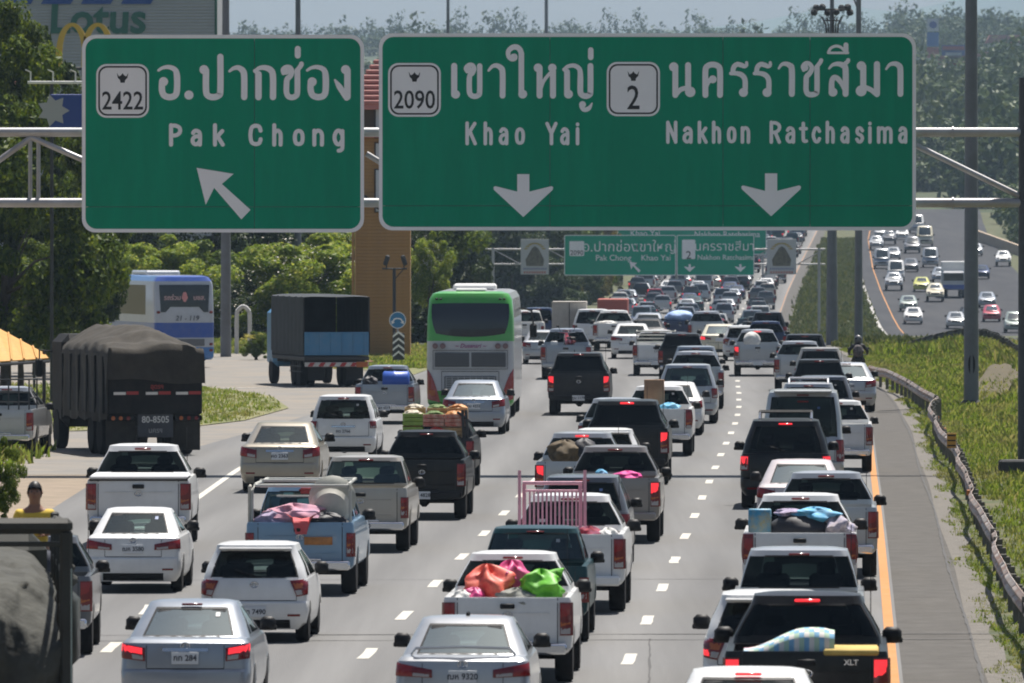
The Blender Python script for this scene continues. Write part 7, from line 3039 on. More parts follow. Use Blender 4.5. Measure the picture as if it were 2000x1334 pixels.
# fruit crates
k0 = in_bed(v_crates, 0, 0, 0)
kz = v_crates.rotation_euler.z
M_cr = [mat('crate_green', (0.22, 0.32, 0.06), .7, var=.2), mat('crate_red_print', (0.40, 0.10, 0.07), .7, var=.3, scale=8, dirt=((0.55, 0.48, 0.38), .85, 6)), mat('crate_tan', (0.42, 0.27, 0.12), .7, var=.25, scale=6)]
for i, (x, y, z, w, mi, lab) in enumerate([
    (-.52, .35, 1.20, .46, 0, 'green crate at the lower left of the crate stack'),
    (-.52, .35, 1.50, .46, 0, 'green crate at the top left of the crate stack'),
    (-.04, .35, 1.48, .48, 1, 'red printed crate in the top middle of the stack'),
    (.46, .35, 1.48, .46, 1, 'red printed crate at the top right of the stack'),
    (-.50, .9, 1.62, .46, 2, 'tan crate behind the green crates'),
    (.02, .9, 1.62, .46, 2, 'tan crate behind the middle red printed crate'),
    (.50, .9, 1.62, .44, 2, 'tan crate behind the right red printed crate'),
    (.30, .4, 1.18, .62, 2, 'tan crate at the bottom right of the stack')]):
    t = thing('fruit_crate', lab, 'crate', in_bed(v_crates, x, y, z - .02), kz, 'crates stacked in the dark pickup')
    for k in range(3):
        mb = MB()
        mb.box((0, -.21, .05 + k * .09), (w, .02, .075), .004)
        part('slat', mb, M_cr[mi], t)
    mb = MB()
    for sx in (-1, 1):
        mb.box((sx * (w / 2 - .01), 0, .14), (.02, .42, .27), .004)
    mb.box((0, .2, .14), (w, .02, .27), .004)
    mb.box((0, 0, .01), (w, .42, .02))
    part('shell', mb, M_cr[mi], t)
    mb = blob(w * .42, .17, .09, 60 + i, rough=.3)
    o = part('contents', mb, [mat('fruit_orange', (0.50, 0.20, 0.04), .6, var=.4, scale=9), mat('sack_cream', (0.52, 0.46, 0.36), .8, var=.3, scale=9), mat('leaf_stuff', (0.10, 0.16, 0.04), .8, var=.4, scale=9)][i % 3], t)
    o.location = (0, 0, .26)
load('cloth_heap', 'red sack below the red printed crates', 'sack', v_crates, .05, .15, 1.29, blob(.24, .14, .14, 71, rough=.35), mat('sack_red', (0.55, 0.05, 0.03), .7, var=.3))
mb = MB()
for x in (.72, .80):
    mb.tube((x - .06, .1, .9), (x - .1, .1, 1.72), .035, n=7)
mb.tube((.5, .1, 1.68), (.8, .1, 1.45), .03, n=7)
tag(part('bent_stand', mb, M_frame, None, loc=in_bed(v_crates, 0, 0, .1), rot=(0, 0, kz)), 'dark bent frame at the right of the fruit crates', 'frame')
load('cloth_heap', 'dark load sheet at the tail of the crate pickup', 'cloth', v_crates, -.1, .12, 1.18, blob(.7, .12, .11, 73, rough=.3), C_dark)
load('cardboard_box', 'upright brown cardboard box in the white pickup', 'box', v_box, -.10, .9, 1.51, MB().box((0, 0, 0), (.52, .4, .85), .01), C_card)
load('cloth_heap', 'pale blue cloth beside the cardboard box', 'cloth', v_box, .30, .5, 1.23, blob(.26, .2, .12, 75, rough=.3), C_blueb)
mb = MB()
mb.lathe([(.24, 0), (.29, .05), (.28, .3), (.30, .35), (.28, .4), (.29, .75), (.24, .8)], (0, 0, 0), 'x', 18)
load('blue_barrel', 'blue plastic barrel lying in the silver pickup', 'barrel', v_barrel, -.08, .6, 1.31, mb, mat('barrel_blue', (0.03, 0.10, 0.45), .4), 0)
load('cloth_heap', 'dark bundle left of the blue barrel', 'cloth', v_barrel, -.48, .6, 1.27, blob(.22, .2, .17, 77, rough=.3), C_dark)
load('wrapped_ball', 'white ball shaped bundle in the silver pickup', 'bundle', v_ball, -.22, .8, 1.37, blob(.34, .3, .32, 78, rough=.08), C_whitec)
load('cloth_heap', 'white sheet lump in the far white pickup', 'cloth', v_vigo2, -.28, .5, 1.21, blob(.42, .3, .11, 79, rough=.3), C_whitec)
load('cloth_heap', 'pale blue sheet over the dark blue pickup load', 'cloth', v_blueload, 0, .8, 1.41, blob(.74, .6, .32, 80, rough=.1), mat('sheet_paleblue', (0.36, 0.50, 0.78), .7, var=.2))
load('cargo_bundle', 'dark cargo bundle with brown straps in the silver pickup', 'bundle', v_slatebike, -.30, .7, 1.35, blob(.34, .3, .26, 81, rough=.25), mat('strap_brown', (0.10, 0.07, 0.035), .8, var=.5, scale=7))
load('cargo_bundle', 'round black bundle right of the strapped cargo', 'bundle', v_slatebike, .08, .8, 1.39, blob(.26, .3, .26, 82, rough=.12), C_dark)

# roof rack, rails, cages
mb = MB()
for x in (-.52, .52):
    mb.path([(x, .75, 1.80), (x, .85, 1.92), (x, 2.3, 1.92), (x, 2.4, 1.80)], .028, 6)
part('roof_rail', mb, M_chrome, v_fort)
mb = MB()
for y in (.95, 2.1):
    mb.box((0, y, 1.94), (1.1, .08, .04), .015)
part('cross_bar', mb, M_black, v_fort)
mb = MB()
for x in (-.55, .55):
    mb.path([(x, .6, 1.78), (x, .75, 1.90), (x, 2.3, 1.90), (x, 2.4, 1.78)], .035, 6)
for y in (1.0, 2.0):
    mb.box((0, y, 1.92), (1.1, .1, .05), .015)
part('roof_rail', mb, M_chrome, v_rack)
mb = MB()
mb.box((0, .10, 2.22), (1.32, .26, .06), .02)
part('roof_lip', mb, PS, v_van)
mb = MB()
mb.box((0, .09, 1.99), (.26, .05, .04), .01)
part('brake_light', mb, M_lamp, v_van)
cg = thing('cargo_cage', 'white slatted cage on the second lane pickup', 'cage', in_bed(v_slat, 0, 0, 1.16), v_slat.rotation_euler.z)
for x in (-.76, .76):
    mb = MB()
    mb.path([(x, .06, 0), (x, .06, .56), (x, 1.75, .58)], .03, 6)
    part('hoop', mb, M_rk, cg)
for z in (.15, .28, .42, .57):
    mb = MB()
    mb.tube((-.76, .9, z), (.76, .9, z), .03, n=6)
    part('slat', mb, M_rk, cg)
cg = thing('cargo_cage', 'black bar cage on the pickup parked at the left', 'cage', in_bed(v_park, 0, 0, 1.20), v_park.rotation_euler.z)
for i in range(7):
    mb = MB()
    mb.tube((-.80 + i * .266, .1, 0), (-.80 + i * .266, .1, .78), .02, n=6)
    part('bar', mb, M_frame, cg)
for z in (.2, .45, .78):
    mb = MB()
    mb.tube((-.82, .1, z), (.82, .1, z), .022, n=6)
    part('rail', mb, M_frame, cg)
for sx in (-1, 1):
    mb = MB()
    for z in (.3, .78):
        mb.tube((sx * .82, .1, z), (sx * .82, 1.7, z), .02, n=6)
    mb.tube((sx * .82, 1.7, 0), (sx * .82, 1.7, .78), .02, n=6)
    part('side_bars', mb, M_frame, cg)
# boot spoiler
mb = MB()
mb.path([(-.66, .30, 1.04), (-.60, .22, 1.12), (0, .17, 1.14), (.60, .22, 1.12), (.66, .30, 1.04)], .02, 6)
part('spoiler', mb, PS, v_city)
mb = MB()
mb.box((0, 1.75, 1.48), (.05, .16, .07), .02)
part('aerial_fin', mb, M_black, v_city)

# red motorcycle in the silver pickup bed
def motorcycle(t, col, dark=M_black):
    wm = MB()
    wm.lathe([(.20, -.05), (.27, -.05), (.30, -.02), (.30, .02), (.27, .05), (.20, .05)], (0, 0, 0), 'x', 18)
    wme = wm.mesh('wheel', M_tyre, 40)
    for y in (.0, 1.25):
        o = obj('wheel', wme, t, (0, y, .30))
        q = MB()
        q.lathe([(.001, -.03), (.05, -.04), (.06, -.02), (.19, -.012), (.21, -.03), (.21, .03), (.19, .012), (.06, .02), (.05, .04), (.001, .03)], (0, 0, 0), 'x', 14)
        part('rim', q, M_rim, o)
    mb = MB()
    mb.path([(0, .05, .62), (0, .35, .74), (0, .72, .60), (0, 1.0, .78), (0, 1.12, .95)], [.09, .12, .13, .10, .06], 8)
    part('fairing', mb, col, t)
    mb = MB()
    mb.box((0, .32, .80), (.24, .70, .10), .04)
    part('seat', mb, M_black, t)
    mb = MB()
    mb.box((0, .60, .42), (.26, .40, .26), .05)
    mb.tube((.1, .0, .32), (.1, .6, .36), .04, n=7)
    part('engine', mb, M_frame, t)
    mb = MB()
    for sx in (-1, 1):
        mb.tube((sx * .07, 1.25, .30), (sx * .07, 1.06, .92), .022, n=6)
    mb.path([(-.34, .98, 1.02), (-.12, 1.05, 1.0), (.12, 1.05, 1.0), (.34, .98, 1.02)], .018, 6)
    part('fork_and_bar', mb, M_chrome, t)
    mb = MB()
    mb.box((0, -.18, .66), (.14, .06, .09), .02)
    part('tail_light', mb, M_lamp, t)
    for sx in (-1, 1):
        mb = MB()
        mb.tube((sx * .25, 1.0, 1.02), (sx * .33, 1.0, 1.22), .01, n=5)
        mb.box((sx * .36, 1.0, 1.25), (.12, .03, .08), .02)
        part('mirror', mb, M_black, t)


mc = thing('motorcycle', 'red motorcycle loaded in the silver pickup bed', 'motorcycle', in_bed(v_moto, .25, .25, .72), v_moto.rotation_euler.z + .25)
motorcycle(mc, PRD)
load('white_box', 'small white box beside the loaded motorcycle', 'box', v_moto, -.42, .3, 1.23, MB().box((0, 0, 0), (.26, .2, .22), .02), M_whitep)

# ================================================================== people
def skin(name, verts, edges, rad, m, parent=None, root=0, sub=2):
    me = bpy.data.meshes.new(name)
    me.from_pydata(verts, edges, [])
    o = obj(name, me, parent)
    me.materials.append(m)
    sk = o.modifiers.new('skin', 'SKIN')
    sk.use_smooth_shade = True
    if not me.skin_vertices:
        bpy.context.view_layer.objects.active = o
    sv = me.skin_vertices[0].data if me.skin_vertices else None
    if sv:
        for i, r in enumerate(rad):
            sv[i].radius = r if isinstance(r, tuple) else (r, r)
        sv[root].use_root = True
    ss = o.modifiers.new('sub', 'SUBSURF')
    ss.levels = ss.render_levels = sub
    return o


M_skin = mat('brown_skin', (0.22, 0.105, 0.06), .5, var=.08, scale=8)
M_hair = mat('black_hair', (0.012, 0.010, 0.010), .5)
M_shirt = mat('yellow_shirt', (0.60, 0.42, 0.05), .85, var=.12, scale=6)
M_jean = mat('dark_trousers', (0.03, 0.035, 0.05), .85)


def head_bits(t, hz, face=-1, hair=True):
    """hair, eyes, nose and mouth as small children of the figure; hz = centre of the head, face -1 looks to the camera"""
    if hair:
        mb = MB()
        vs, fs = [], []
        n, m = 16, 8
        for i in range(m + 1):
            tt_ = math.pi * .62 * i / m
            for j in range(n):
                a = 2 * math.pi * j / n
                back = -math.sin(a) * face
                lim = 1.12 if back > -.35 else .60
                q = tt_ * lim
                vs.append((.088 * math.sin(q) * math.cos(a), .104 * math.sin(q) * math.sin(a), .128 * math.cos(q)))
        for i in range(m):
            for j in range(n):
                fs.append((i * n + j, i * n + (j + 1) % n, (i + 1) * n + (j + 1) % n, (i + 1) * n + j))
        mb.add(vs, fs)
        part('hair', mb, M_hair, t, 60, loc=(0, 0, hz))
    for sx in (-1, 1):
        mb = MB()
        mb.lathe([(.001, .011), (.008, .008), (.011, 0), (.008, -.008), (.001, -.011)], (sx * .032, face * .086, hz + .005), 'y', 8)
        part('eye', mb, M_hair, t, 60)
        mb = MB()
        mb.lathe([(.001, .01), (.02, .006), (.028, 0), (.02, -.006), (.001, -.01)], (sx * .084, 0, hz - .01), 'x', 8)
        part('ear', mb, M_skin, t, 60)
    mb = MB()
    mb.path([(0, face * .088, hz + .01), (0, face * .108, hz - .028), (0, face * .09, hz - .036)], [.008, .014, .008], 6)
    part('nose', mb, M_skin, t, 60)
    mb = MB()
    mb.path([(-.026, face * .088, hz - .062), (0, face * .096, hz - .06), (.026, face * .088, hz - .062)], [.004, .008, .004], 6)
    part('mouth', mb, mat('lip', (0.20, 0.06, 0.05), .5), t, 60)


def fingers(t, wrist, dirv, sidev, m=None):
    w, d_, s_ = Vector(wrist), Vector(dirv).normalized(), Vector(sidev).normalized()
    n_ = d_.cross(s_)
    mb = MB()
    mb.box(w + d_ * .045, (.02, .02, .02), .005)
    palm = [w + s_ * a * .035 + d_ * b * .085 + n_ * c * .012 for a in (-1, 1) for b in (0, 1) for c in (-1, 1)]
    mb.add(palm, [(0, 1, 3, 2), (4, 6, 7, 5), (0, 4, 5, 1), (2, 3, 7, 6), (0, 2, 6, 4), (1, 5, 7, 3)])
    for k, L in enumerate((.062, .074, .07, .056)):
        b = w + d_ * .08 + s_ * (-.030 + .02 * k)
        mb.path([b, b + d_ * L * .5 + n_ * .012, b + d_ * L * .85 + n_ * .04], [.009, .0085, .006], 6)
    b = w + d_ * .03 - s_ * .035
    mb.path([b, b - s_ * .028 + d_ * .02, b - s_ * .035 + d_ * .055 + n_ * .015], [.011, .010, .007], 6)
    part('hand', mb, m or M_skin, t, 60)


# person in yellow, riding on the load of the nearest truck, looking back
dp = F / 168.0
pp = P(68, 1000, dp)
pz = pp.z - .55
ps = thing('person', 'person in yellow shirt sitting high on the nearest truck', 'person', (pp.x, dp, pz))
bv_ = [(0, 0, .08), (0, 0, .25), (0, 0, .42), (0, -.01, .55), (0, -.01, .64), (0, -.02, .74), (0, -.02, .84),
       (-.17, 0, .52), (-.25, -.04, .34), (-.13, -.20, .36), (.17, 0, .52), (.26, -.03, .34), (.12, -.20, .30),
       (-.10, -.02, .02), (-.14, -.40, .05), (-.14, -.42, -.35), (.10, -.02, .02), (.14, -.40, .05), (.14, -.42, -.35)]
be_ = [(0, 1), (1, 2), (2, 3), (3, 4), (4, 5), (5, 6), (3, 7), (7, 8), (8, 9), (3, 10), (10, 11), (11, 12), (0, 13), (13, 14), (14, 15), (0, 16), (16, 17), (17, 18)]
br_ = [(.14, .10), (.14, .10), (.16, .11), (.12, .09), (.055, .055), (.085, .10), (.07, .085), .06, .05, .035, .06, .05, .035, .09, .075, .05, .09, .075, .05]
skin('body', bv_, be_, br_, M_skin, ps)
sv_ = [(0, 0, .06), (0, 0, .25), (0, 0, .42), (0, 0, .54), (-.17, 0, .52), (-.23, -.03, .40), (.17, 0, .52), (.24, -.02, .40)]
skin('shirt', sv_, [(0, 1), (1, 2), (2, 3), (3, 4), (4, 5), (3, 6), (6, 7)], [(.16, .125), (.165, .125), (.185, .13), (.12, .095), .085, .075, .085, .075], M_shirt, ps)
skin('trousers', [bv_[0], bv_[13], bv_[14], bv_[15], bv_[16], bv_[17], bv_[18]], [(0, 1), (1, 2), (2, 3), (0, 4), (4, 5), (5, 6)], [(.15, .11), .105, .09, .065, .105, .09, .065], M_jean, ps)
head_bits(ps, .785)
fingers(ps, (-.13, -.20, .36), (.6, -.3, .5), (0, .5, .6))
fingers(ps, (.12, -.20, .30), (-.7, -.3, .4), (0, .5, .6))
# the seat under the person: sacks on the truck
load('sack', 'dull sack on the truck under the person in yellow', 'sack', ps, 0, 0, -.18, blob(.5, .45, .26, 90, rough=.15), M_olt)
mb = MB()
mb.box((0, 0, 0), (1.6, 1.2, pz - 1.3), .08)
load('crate_stack', 'dark crate stack carrying the sack on the nearest truck', 'crate', ps, -.3, .1, -.40 - (pz - 1.3) / 2, mb, P_ol)

# motorcyclist on the shoulder
dm = F / 51.0
mt = thing('motorcycle', 'dark motorcycle ridden along the shoulder by the guardrail', 'motorcycle', ((1676 - 1000) / 51.0, dm, .012), -heading(dm) - .02)
motorcycle(mt, PK)
rd = thing('person', 'motorcyclist in black jacket with patterned backpack and grey helmet', 'person', mt.location.copy(), mt.rotation_euler.z)
rv = [(0, .30, .90), (0, .32, 1.08), (0, .40, 1.28), (0, .46, 1.40), (0, .50, 1.48), (0, .53, 1.58), (0, .54, 1.66),
      (-.19, .44, 1.36), (-.36, .62, 1.16), (-.34, .94, 1.04), (.19, .44, 1.36), (.36, .62, 1.16), (.34, .94, 1.04),
      (-.13, .34, .88), (-.20, .72, .78), (-.17, .55, .38), (-.17, .66, .30), (.13, .34, .88), (.20, .72, .78), (.17, .55, .38), (.17, .66, .30)]
re_ = [(0, 1), (1, 2), (2, 3), (3, 4), (4, 5), (5, 6), (3, 7), (7, 8), (8, 9), (3, 10), (10, 11), (11, 12), (0, 13), (13, 14), (14, 15), (15, 16), (0, 17), (17, 18), (18, 19), (19, 20)]
skin('body', rv, re_, [(.15, .12), (.16, .12), (.19, .13), (.14, .10), .06, .09, .08, .08, .065, .045, .08, .065, .045, .10, .085, .055, .05, .10, .085, .055, .05], mat('black_jacket', (0.018, 0.018, 0.02), .8, var=.2), rd)
mb = MB()
mb.lathe([(.001, .17), (.08, .155), (.125, .10), (.145, .02), (.14, -.06), (.125, -.12), (.10, -.13)], (0, .53, 1.60), 'z', 18)
part('helmet', mb, mat('helmet_grey', (0.14, 0.14, 0.145), .35), rd, 60)
mb = MB()
mb.box((0, .53, 1.63), (.25, .27, .10), .03)
part('visor_band', mb, M_black, rd, 60)
mb = blob(.21, .12, .24, 95, rough=.08)
o = part('backpack', mb, mat('pack_pattern', (0.06, 0.05, 0.05), .8, var=.3, dirt=((0.35, 0.30, 0.30), .8, 9)), rd, 60)
o.location = (0, .22, 1.16)
fingers(rd, (-.34, .94, 1.04), (0, 1, 0), (1, 0, 0), M_black)
fingers(rd, (.34, .94, 1.04), (0, 1, 0), (-1, 0, 0), M_black)

# ================================================================== store, arches, stall and other things at the left
db = 560.0
st = thing('store_building', 'grey ribbed superstore wall with green lettering, upper left', 'building', (P(420, 0, db).x, db, 0))
M_clad = mat('grey_cladding', (0.42, 0.42, 0.43), .6, metal=.15, var=.06, scale=.4)
mb = MB()
vs, fs = [], []
Wd, n = 26.0, 130
for i in range(n + 1):
    z = i * .2
    for dy, dz in ((0, 0), (-.035, .05), (-.035, .13)):
        vs += [(-Wd, dy, z + dz), (0, dy, z + dz)]
for i in range(len(vs) // 2 - 1):
    fs.append((2 * i, 2 * i + 1, 2 * i + 3, 2 * i + 2))
mb.add(vs, fs)
mb.box((-Wd / 2, 10.05, 13), (Wd - .02, 20, 26))
part('wall', mb, M_clad, st, ang=20)
mb = MB()
mb.box((.06, .0, 13), (.16, .2, 26), .02)
part('corner_trim', mb, mat('trim_green', (0.02, 0.12, 0.07), .5), st)
p = P(190, 38, db)
obj('lettering', text_mesh('Lotus', 2.75, mat('letter_green', (0.012, 0.13, 0.085), .5), .07, .05), st, (p.x - st.location.x, -.10, p.z))
for i in range(4):
    x0 = P(2 + i * 78, 0, db).x - st.location.x
    zt_ = P(0, 8, db).z
    mb = MB()
    mb.prism([(x0, zt_), (x0 + 1.9, zt_), (x0 + 2.6, zt_ + 1.2), (x0 + .7, zt_ + 1.2)], -.12, -.05)
    part('blue_stripe', mb, mat('stripe_royal', (0.015, 0.07, 0.30), .5), st)
da = 440.0
ar = thing('arches_sign', 'yellow double arch sign beside the store wall', 'sign', (P(165, 0, da).x, da, 0))
M_arch = mat('arch_yellow', (0.62, 0.40, 0.03), .45)
for cx in (141, 191):
    mb = MB()
    pts = []
    for k in range(17):
        a = math.pi * k / 16
        pts.append(Vector((P(cx, 0, da).x - ar.location.x - 26 * da / F * math.cos(a) * (.86 + .14 * abs(math.cos(a))), 0, P(0, 132, da).z + (84 * da / F) * math.sin(a) ** .62)))
    vs, fs = [], []
    for i, q in enumerate(pts):
        t_ = (pts[min(i + 1, 16)] - pts[max(i - 1, 0)]).normalized()
        nn = Vector((-t_.z, 0, t_.x))
        w_ = .09 + .07 * abs(math.cos(math.pi * i / 16))
        for sy in (-.12, .12):
            for sn in (-1, 1):
                vs.append(q + nn * w_ * sn + Vector((0, sy, 0)))
    for i in range(16):
        for (a, b) in ((0, 1), (1, 3), (3, 2), (2, 0)):
            fs.append((i * 4 + a, i * 4 + b, i * 4 + 4 + b, i * 4 + 4 + a))
    fs += [(0, 1, 3, 2), (64, 65, 67, 66)]
    mb.add(vs, fs)
    part('arch', mb, M_arch, ar)
mb = MB()
mb.tube((0, .2, 0), (0, .2, P(0, 130, da).z), .16, n=10)
mb.tube((P(115, 0, da).x - ar.location.x, .1, P(0, 134, da).z), (P(217, 0, da).x - ar.location.x, .1, P(0, 134, da).z), .08, n=8)
part('post', mb, M_frame, ar)
# blue billboard with a white star shape and a lit beam above
d0 = 294.0
bl = thing('billboard', 'blue billboard with pale star half hidden by the tree', 'billboard', (P(130, 0, d0).x, d0, 0))
a, b = P(96, 250, d0), P(190, 184, d0)
mb = MB()
mb.box(((a.x + b.x) / 2 - bl.location.x, 0, (a.z + b.z) / 2), (b.x - a.x, .12, b.z - a.z), .02)
part('panel', mb, mat('billboard_blue', (0.012, 0.045, 0.24), .5), bl)
mb = MB()
c = P(104, 216, d0)
mb.prism([(c.x - bl.location.x + (.55 if k % 2 == 0 else .34) * math.cos(k * math.pi / 7), c.z + (.55 if k % 2 == 0 else .34) * math.sin(k * math.pi / 7)) for k in range(14)], -.08, -.06)
part('star', mb, mat('star_grey', (0.35, 0.36, 0.38), .6), bl)
mb = MB()
zb_ = P(0, 161, d0).z
mb.box((0, 0, zb_), (2.6, .12, .10), .02)
part('light_beam', mb, M_whitep, bl)
for k in range(4):
    mb = MB()
    mb.path([(-1.2 + k * .75, 0, zb_), (-1.2 + k * .75, 0, zb_ + .35), (-1.35 + k * .75, -.3, zb_ + .42)], .025, 5)
    part('lamp_arm', mb, M_whitep, bl)
mb = MB()
for x in (-.5,):
    mb.tube((x, .1, 0), (x, .1, zb_), .06, n=8)
part('post', mb, M_frame, bl)
# stall with yellow roof
ds_ = F / 70.0
sl = thing('food_stall', 'roadside stall with yellow sheet roof at the left edge', 'stall', (P(0, 0, ds_).x, ds_, 0))
M_yroof = mat('yellow_sheet', (0.52, 0.27, 0.045), .5, var=.12, scale=3)
fr = [P(-150, 716, ds_ - 3), P(96, 699, ds_ - 1)]
bk = [P(-150, 560, ds_ + 3), P(88, 690, ds_ + 2.4)]
for k in range(10):
    f0, f1 = k / 10, (k + 1) / 10 - .004
    A, B = fr[0].lerp(fr[1], f0), fr[0].lerp(fr[1], f1)
    Cc, D = bk[0].lerp(bk[1], f1), bk[0].lerp(bk[1], f0)
    up = Vector((0, 0, .03))
    mb = MB()
    o_ = sl.location
    vs = [A - o_, B - o_, Cc - o_, D - o_]
    vs += [v - up for v in vs]
    mb.add(vs, [(0, 1, 2, 3), (7, 6, 5, 4), (0, 4, 5, 1), (1, 5, 6, 2), (2, 6, 7, 3), (3, 7, 4, 0)])
    mb.tube(A - o_ + up * .6, D - o_ + up * .6, .03, n=6)
    part('roof_sheet', mb, M_yroof, sl)
mb = MB()
mb.tube(fr[0] - sl.location - Vector((0, 0, .09)), fr[1] - sl.location - Vector((0, 0, .09)), .05, n=6)
part('eave_beam', mb, M_frame, sl)
for x, y in ((1.15, 1.5), (-1.2, -1), (-.2, 2.2)):
    mb = MB()
    mb.tube((x, y, 0), (x, y, 2.5), .05, n=8)
    part('post', mb, M_frame, sl)
mb = MB()
mb.box((-.9, 1, .45), (1.6, 1.0, .9), .04)
part('counter', mb, mat('counter_wood', (0.16, 0.10, 0.06), .8, var=.2), sl)
gs_ = thing('direction_sign', 'small green roadside sign beside the yellow stall roof', 'road sign', (P(72, 0, 320).x, 320, 0))
a, b = P(50, 676, 320), P(96, 622, 320)
mb = MB()
mb.box((0, 0, (a.z + b.z) / 2), (b.x - a.x, .04, b.z - a.z), .01)
part('panel', mb, mat('sign_green_dim', (0.01, 0.10, 0.065), .5), gs_)
g = Glyphs(-.03)
for k in range(3):
    g.stroke([(-.25, (a.z + b.z) / 2 - .2 + .22 * k), (.22, (a.z + b.z) / 2 - .2 + .22 * k)], .05)
obj('lettering', g.mesh(M_sgrey), gs_)
mb = MB()
mb.tube((-.1, .06, 0), (-.1, .06, a.z + .1), .05, n=8)
part('post', mb, M_frame, gs_)
# tiled roof corner at the far left
hs = thing('house_roof_corner', 'pink tiled house roof corner at the left edge', 'house', (P(-60, 0, 380).x, 380, 0))
mb = MB()
a = P(30, 160, 380)
mb.prism([(-3, a.z + 2.2), (a.x - hs.location.x, a.z), (a.x - hs.location.x - .2, a.z - .2), (-3, a.z - .2)], 0, 6)
part('roof', mb, M_tile, hs)
mb = MB()
mb.box((-1.6, 3, (a.z - .2) / 2), (3.6, 5.6, a.z - .2))
part('wall', mb, mat('plaster', (0.45, 0.43, 0.38), .9, var=.1), hs)

# ================================================================== far side of the valley
def house(label, x, y, d, w, h, roof, wallc=(0.5, 0.48, 0.45)):
    p = P(x, y, d)
    base = gz(p.x, d)
    t = thing('house', label, 'house', (p.x, d, base))
    hh = p.z - base + h * .5
    mb = MB()
    mb.box((0, w * .3, hh / 2 - .5), (w, w * .6, hh + 1))
    part('wall', mb, mat('wall_' + roof, wallc, .8, var=.1, scale=.3), t)
    mb = MB()
    mb.prism([(-w * .58, hh), (w * .58, hh), (w * .45, hh + h * .5), (-w * .45, hh + h * .5)], -.5, w * .65)
    part('roof', mb, mat('roof_' + roof, {'red': (0.32, 0.12, 0.09), 'grey': (0.35, 0.36, 0.38), 'white': (0.6, 0.6, 0.58), 'blue': (0.10, 0.16, 0.30)}[roof], .7, var=.1, scale=.4), t)
    k = max(2, int(w / 4))
    for i in range(k):
        mb = MB()
        mb.box((-w * .4 + w * .8 * i / (k - 1), -.02, hh - 1.6), (1.3, .1, 1.3))
        part('window', mb, M_dglass, t)


for a in HOUSES:
    house(*a)
dq = 2300.0
bq = thing('billboard', 'blue framed billboard high on the right hillside', 'billboard', (P(1862, 0, dq).x, dq, gz(P(1862, 0, dq).x, dq)))
a, b = P(1840, 130, dq), P(1885, 88, dq)
mb = MB()
mb.box((0, 0, (a.z + b.z) / 2 - bq.location.z), (b.x - a.x, .5, b.z - a.z))
part('panel', mb, mat('billboard_far_blue', (0.02, 0.06, 0.25), .6), bq)
mb = MB()
mb.box((0, -.4, (a.z * .6 + b.z * .4) - bq.location.z), ((b.x - a.x) * .7, .2, (b.z - a.z) * .5))
part('poster', mb, mat('poster_pale', (0.5, 0.5, 0.52), .6, var=.3, scale=.8), bq)
mb = MB()
mb.box((0, -.4, b.z - .8 - bq.location.z), ((b.x - a.x) * .95, .2, 1.0))
part('header', mb, mat('header_red', (0.35, 0.08, 0.08), .6), bq)
mb = MB()
for x in (-1.5, 1.5):
    mb.tube((x, .3, -1), (x, .3, a.z - bq.location.z + .5), .3, n=6)
part('post', mb, M_frame, bq)
pq = thing('pylon_sign', 'blue and white petrol pylon sign on the right hillside', 'sign', (P(1822, 0, 2400).x, 2400, gz(P(1822, 0, 2400).x, 2400)))
a, b = P(1811, 120, 2400), P(1834, 36, 2400)
h_ = b.z - a.z
for (f0, f1, nm, cm) in ((.7, 1.0, 'white_head', (0.6, 0.6, 0.62)), (.35, .68, 'blue_panel', (0.03, 0.14, 0.40)), (0, .33, 'red_panel', (0.40, 0.12, 0.10))):
    mb = MB()
    mb.box((0, 0, a.z + h_ * (f0 + f1) / 2 - pq.location.z), (b.x - a.x, .6, h_ * (f1 - f0)))
    part(nm, mb, mat(nm, cm, .6), pq)
mb = MB()
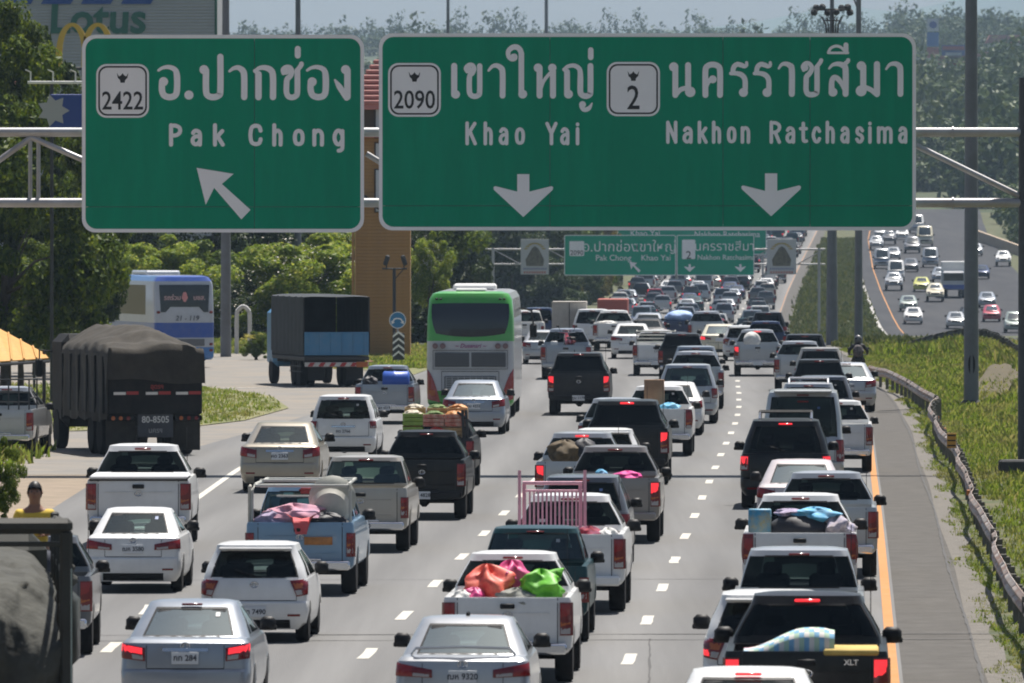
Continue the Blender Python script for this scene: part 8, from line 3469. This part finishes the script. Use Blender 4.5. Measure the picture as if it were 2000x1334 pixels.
mb.lathe([(.001, 0), (1.0, 0), (1.0, .2)], (0, -.6, a.z + h_ * .85 - pq.location.z), 'y', 16)
part('emblem', mb, mat('emblem_blue', (0.03, 0.06, 0.3), .5), pq)
mb = MB()
mb.tube((0, 0, -1), (0, 0, a.z - pq.location.z), .6, n=8)
part('post', mb, M_frame, pq)
# concrete retaining wall and a flyover band far right
mb = MB()
vs = [P(1898, 447, 1150), P(1990, 480, 1060), P(2080, 520, 1000)]
for a, b in zip(vs[:-1], vs[1:]):
    mb.add([a, b, b - Vector((0, 0, 2.2)), a - Vector((0, 0, 2.2)), a + Vector((.5, 2, 0)), b + Vector((.5, 2, 0))], [(0, 1, 2, 3), (0, 4, 5, 1)])
tag(part('retaining_wall', mb, mat('tan_wall', (0.36, 0.28, 0.20), .9, var=.15, scale=.5), None), 'tan retaining wall beyond the oncoming lanes', 'wall')
mb = MB()
a, b = P(1780, 350, 1650), P(2060, 372, 1650)
mb.box(((a.x + b.x) / 2, 1650, a.z - 1), (b.x - a.x, 8, 1.6))
for k in range(4):
    x = a.x + (b.x - a.x) * (k + .5) / 4
    mb.tube((x, 1650, gz(x, 1650) - 1), (x, 1650, a.z - 1.5), .8, n=8)
tag(part('footbridge', mb, mat('bridge_grey', (0.20, 0.21, 0.24), .9), None), 'grey bridge deck crossing the far hillside foot', 'bridge')

# ================================================================== haze over the valley
mb = MB()
mb.box((0, 5820, 158), (11000, 11800, 340))
hz_o = part('haze', mb, None, None, ang=0)
hm = bpy.data.materials.new('haze_air')
hm.use_nodes = True
hn = hm.node_tree
hn.nodes.remove(hn.nodes['Principled BSDF'])
pv = hn.nodes.new('ShaderNodeVolumePrincipled')
pv.inputs['Color'].default_value = (0.58, 0.78, 1.0, 1)
pv.inputs['Density'].default_value = HAZE if 'HAZE' in globals() else 2.4e-4
hn.links.new(pv.outputs[0], hn.nodes['Material Output'].inputs['Volume'])
hz_o.data.materials.clear()
hz_o.data.materials.append(hm)
struct(hz_o, 'stuff', 'pale blue haze over the valley')
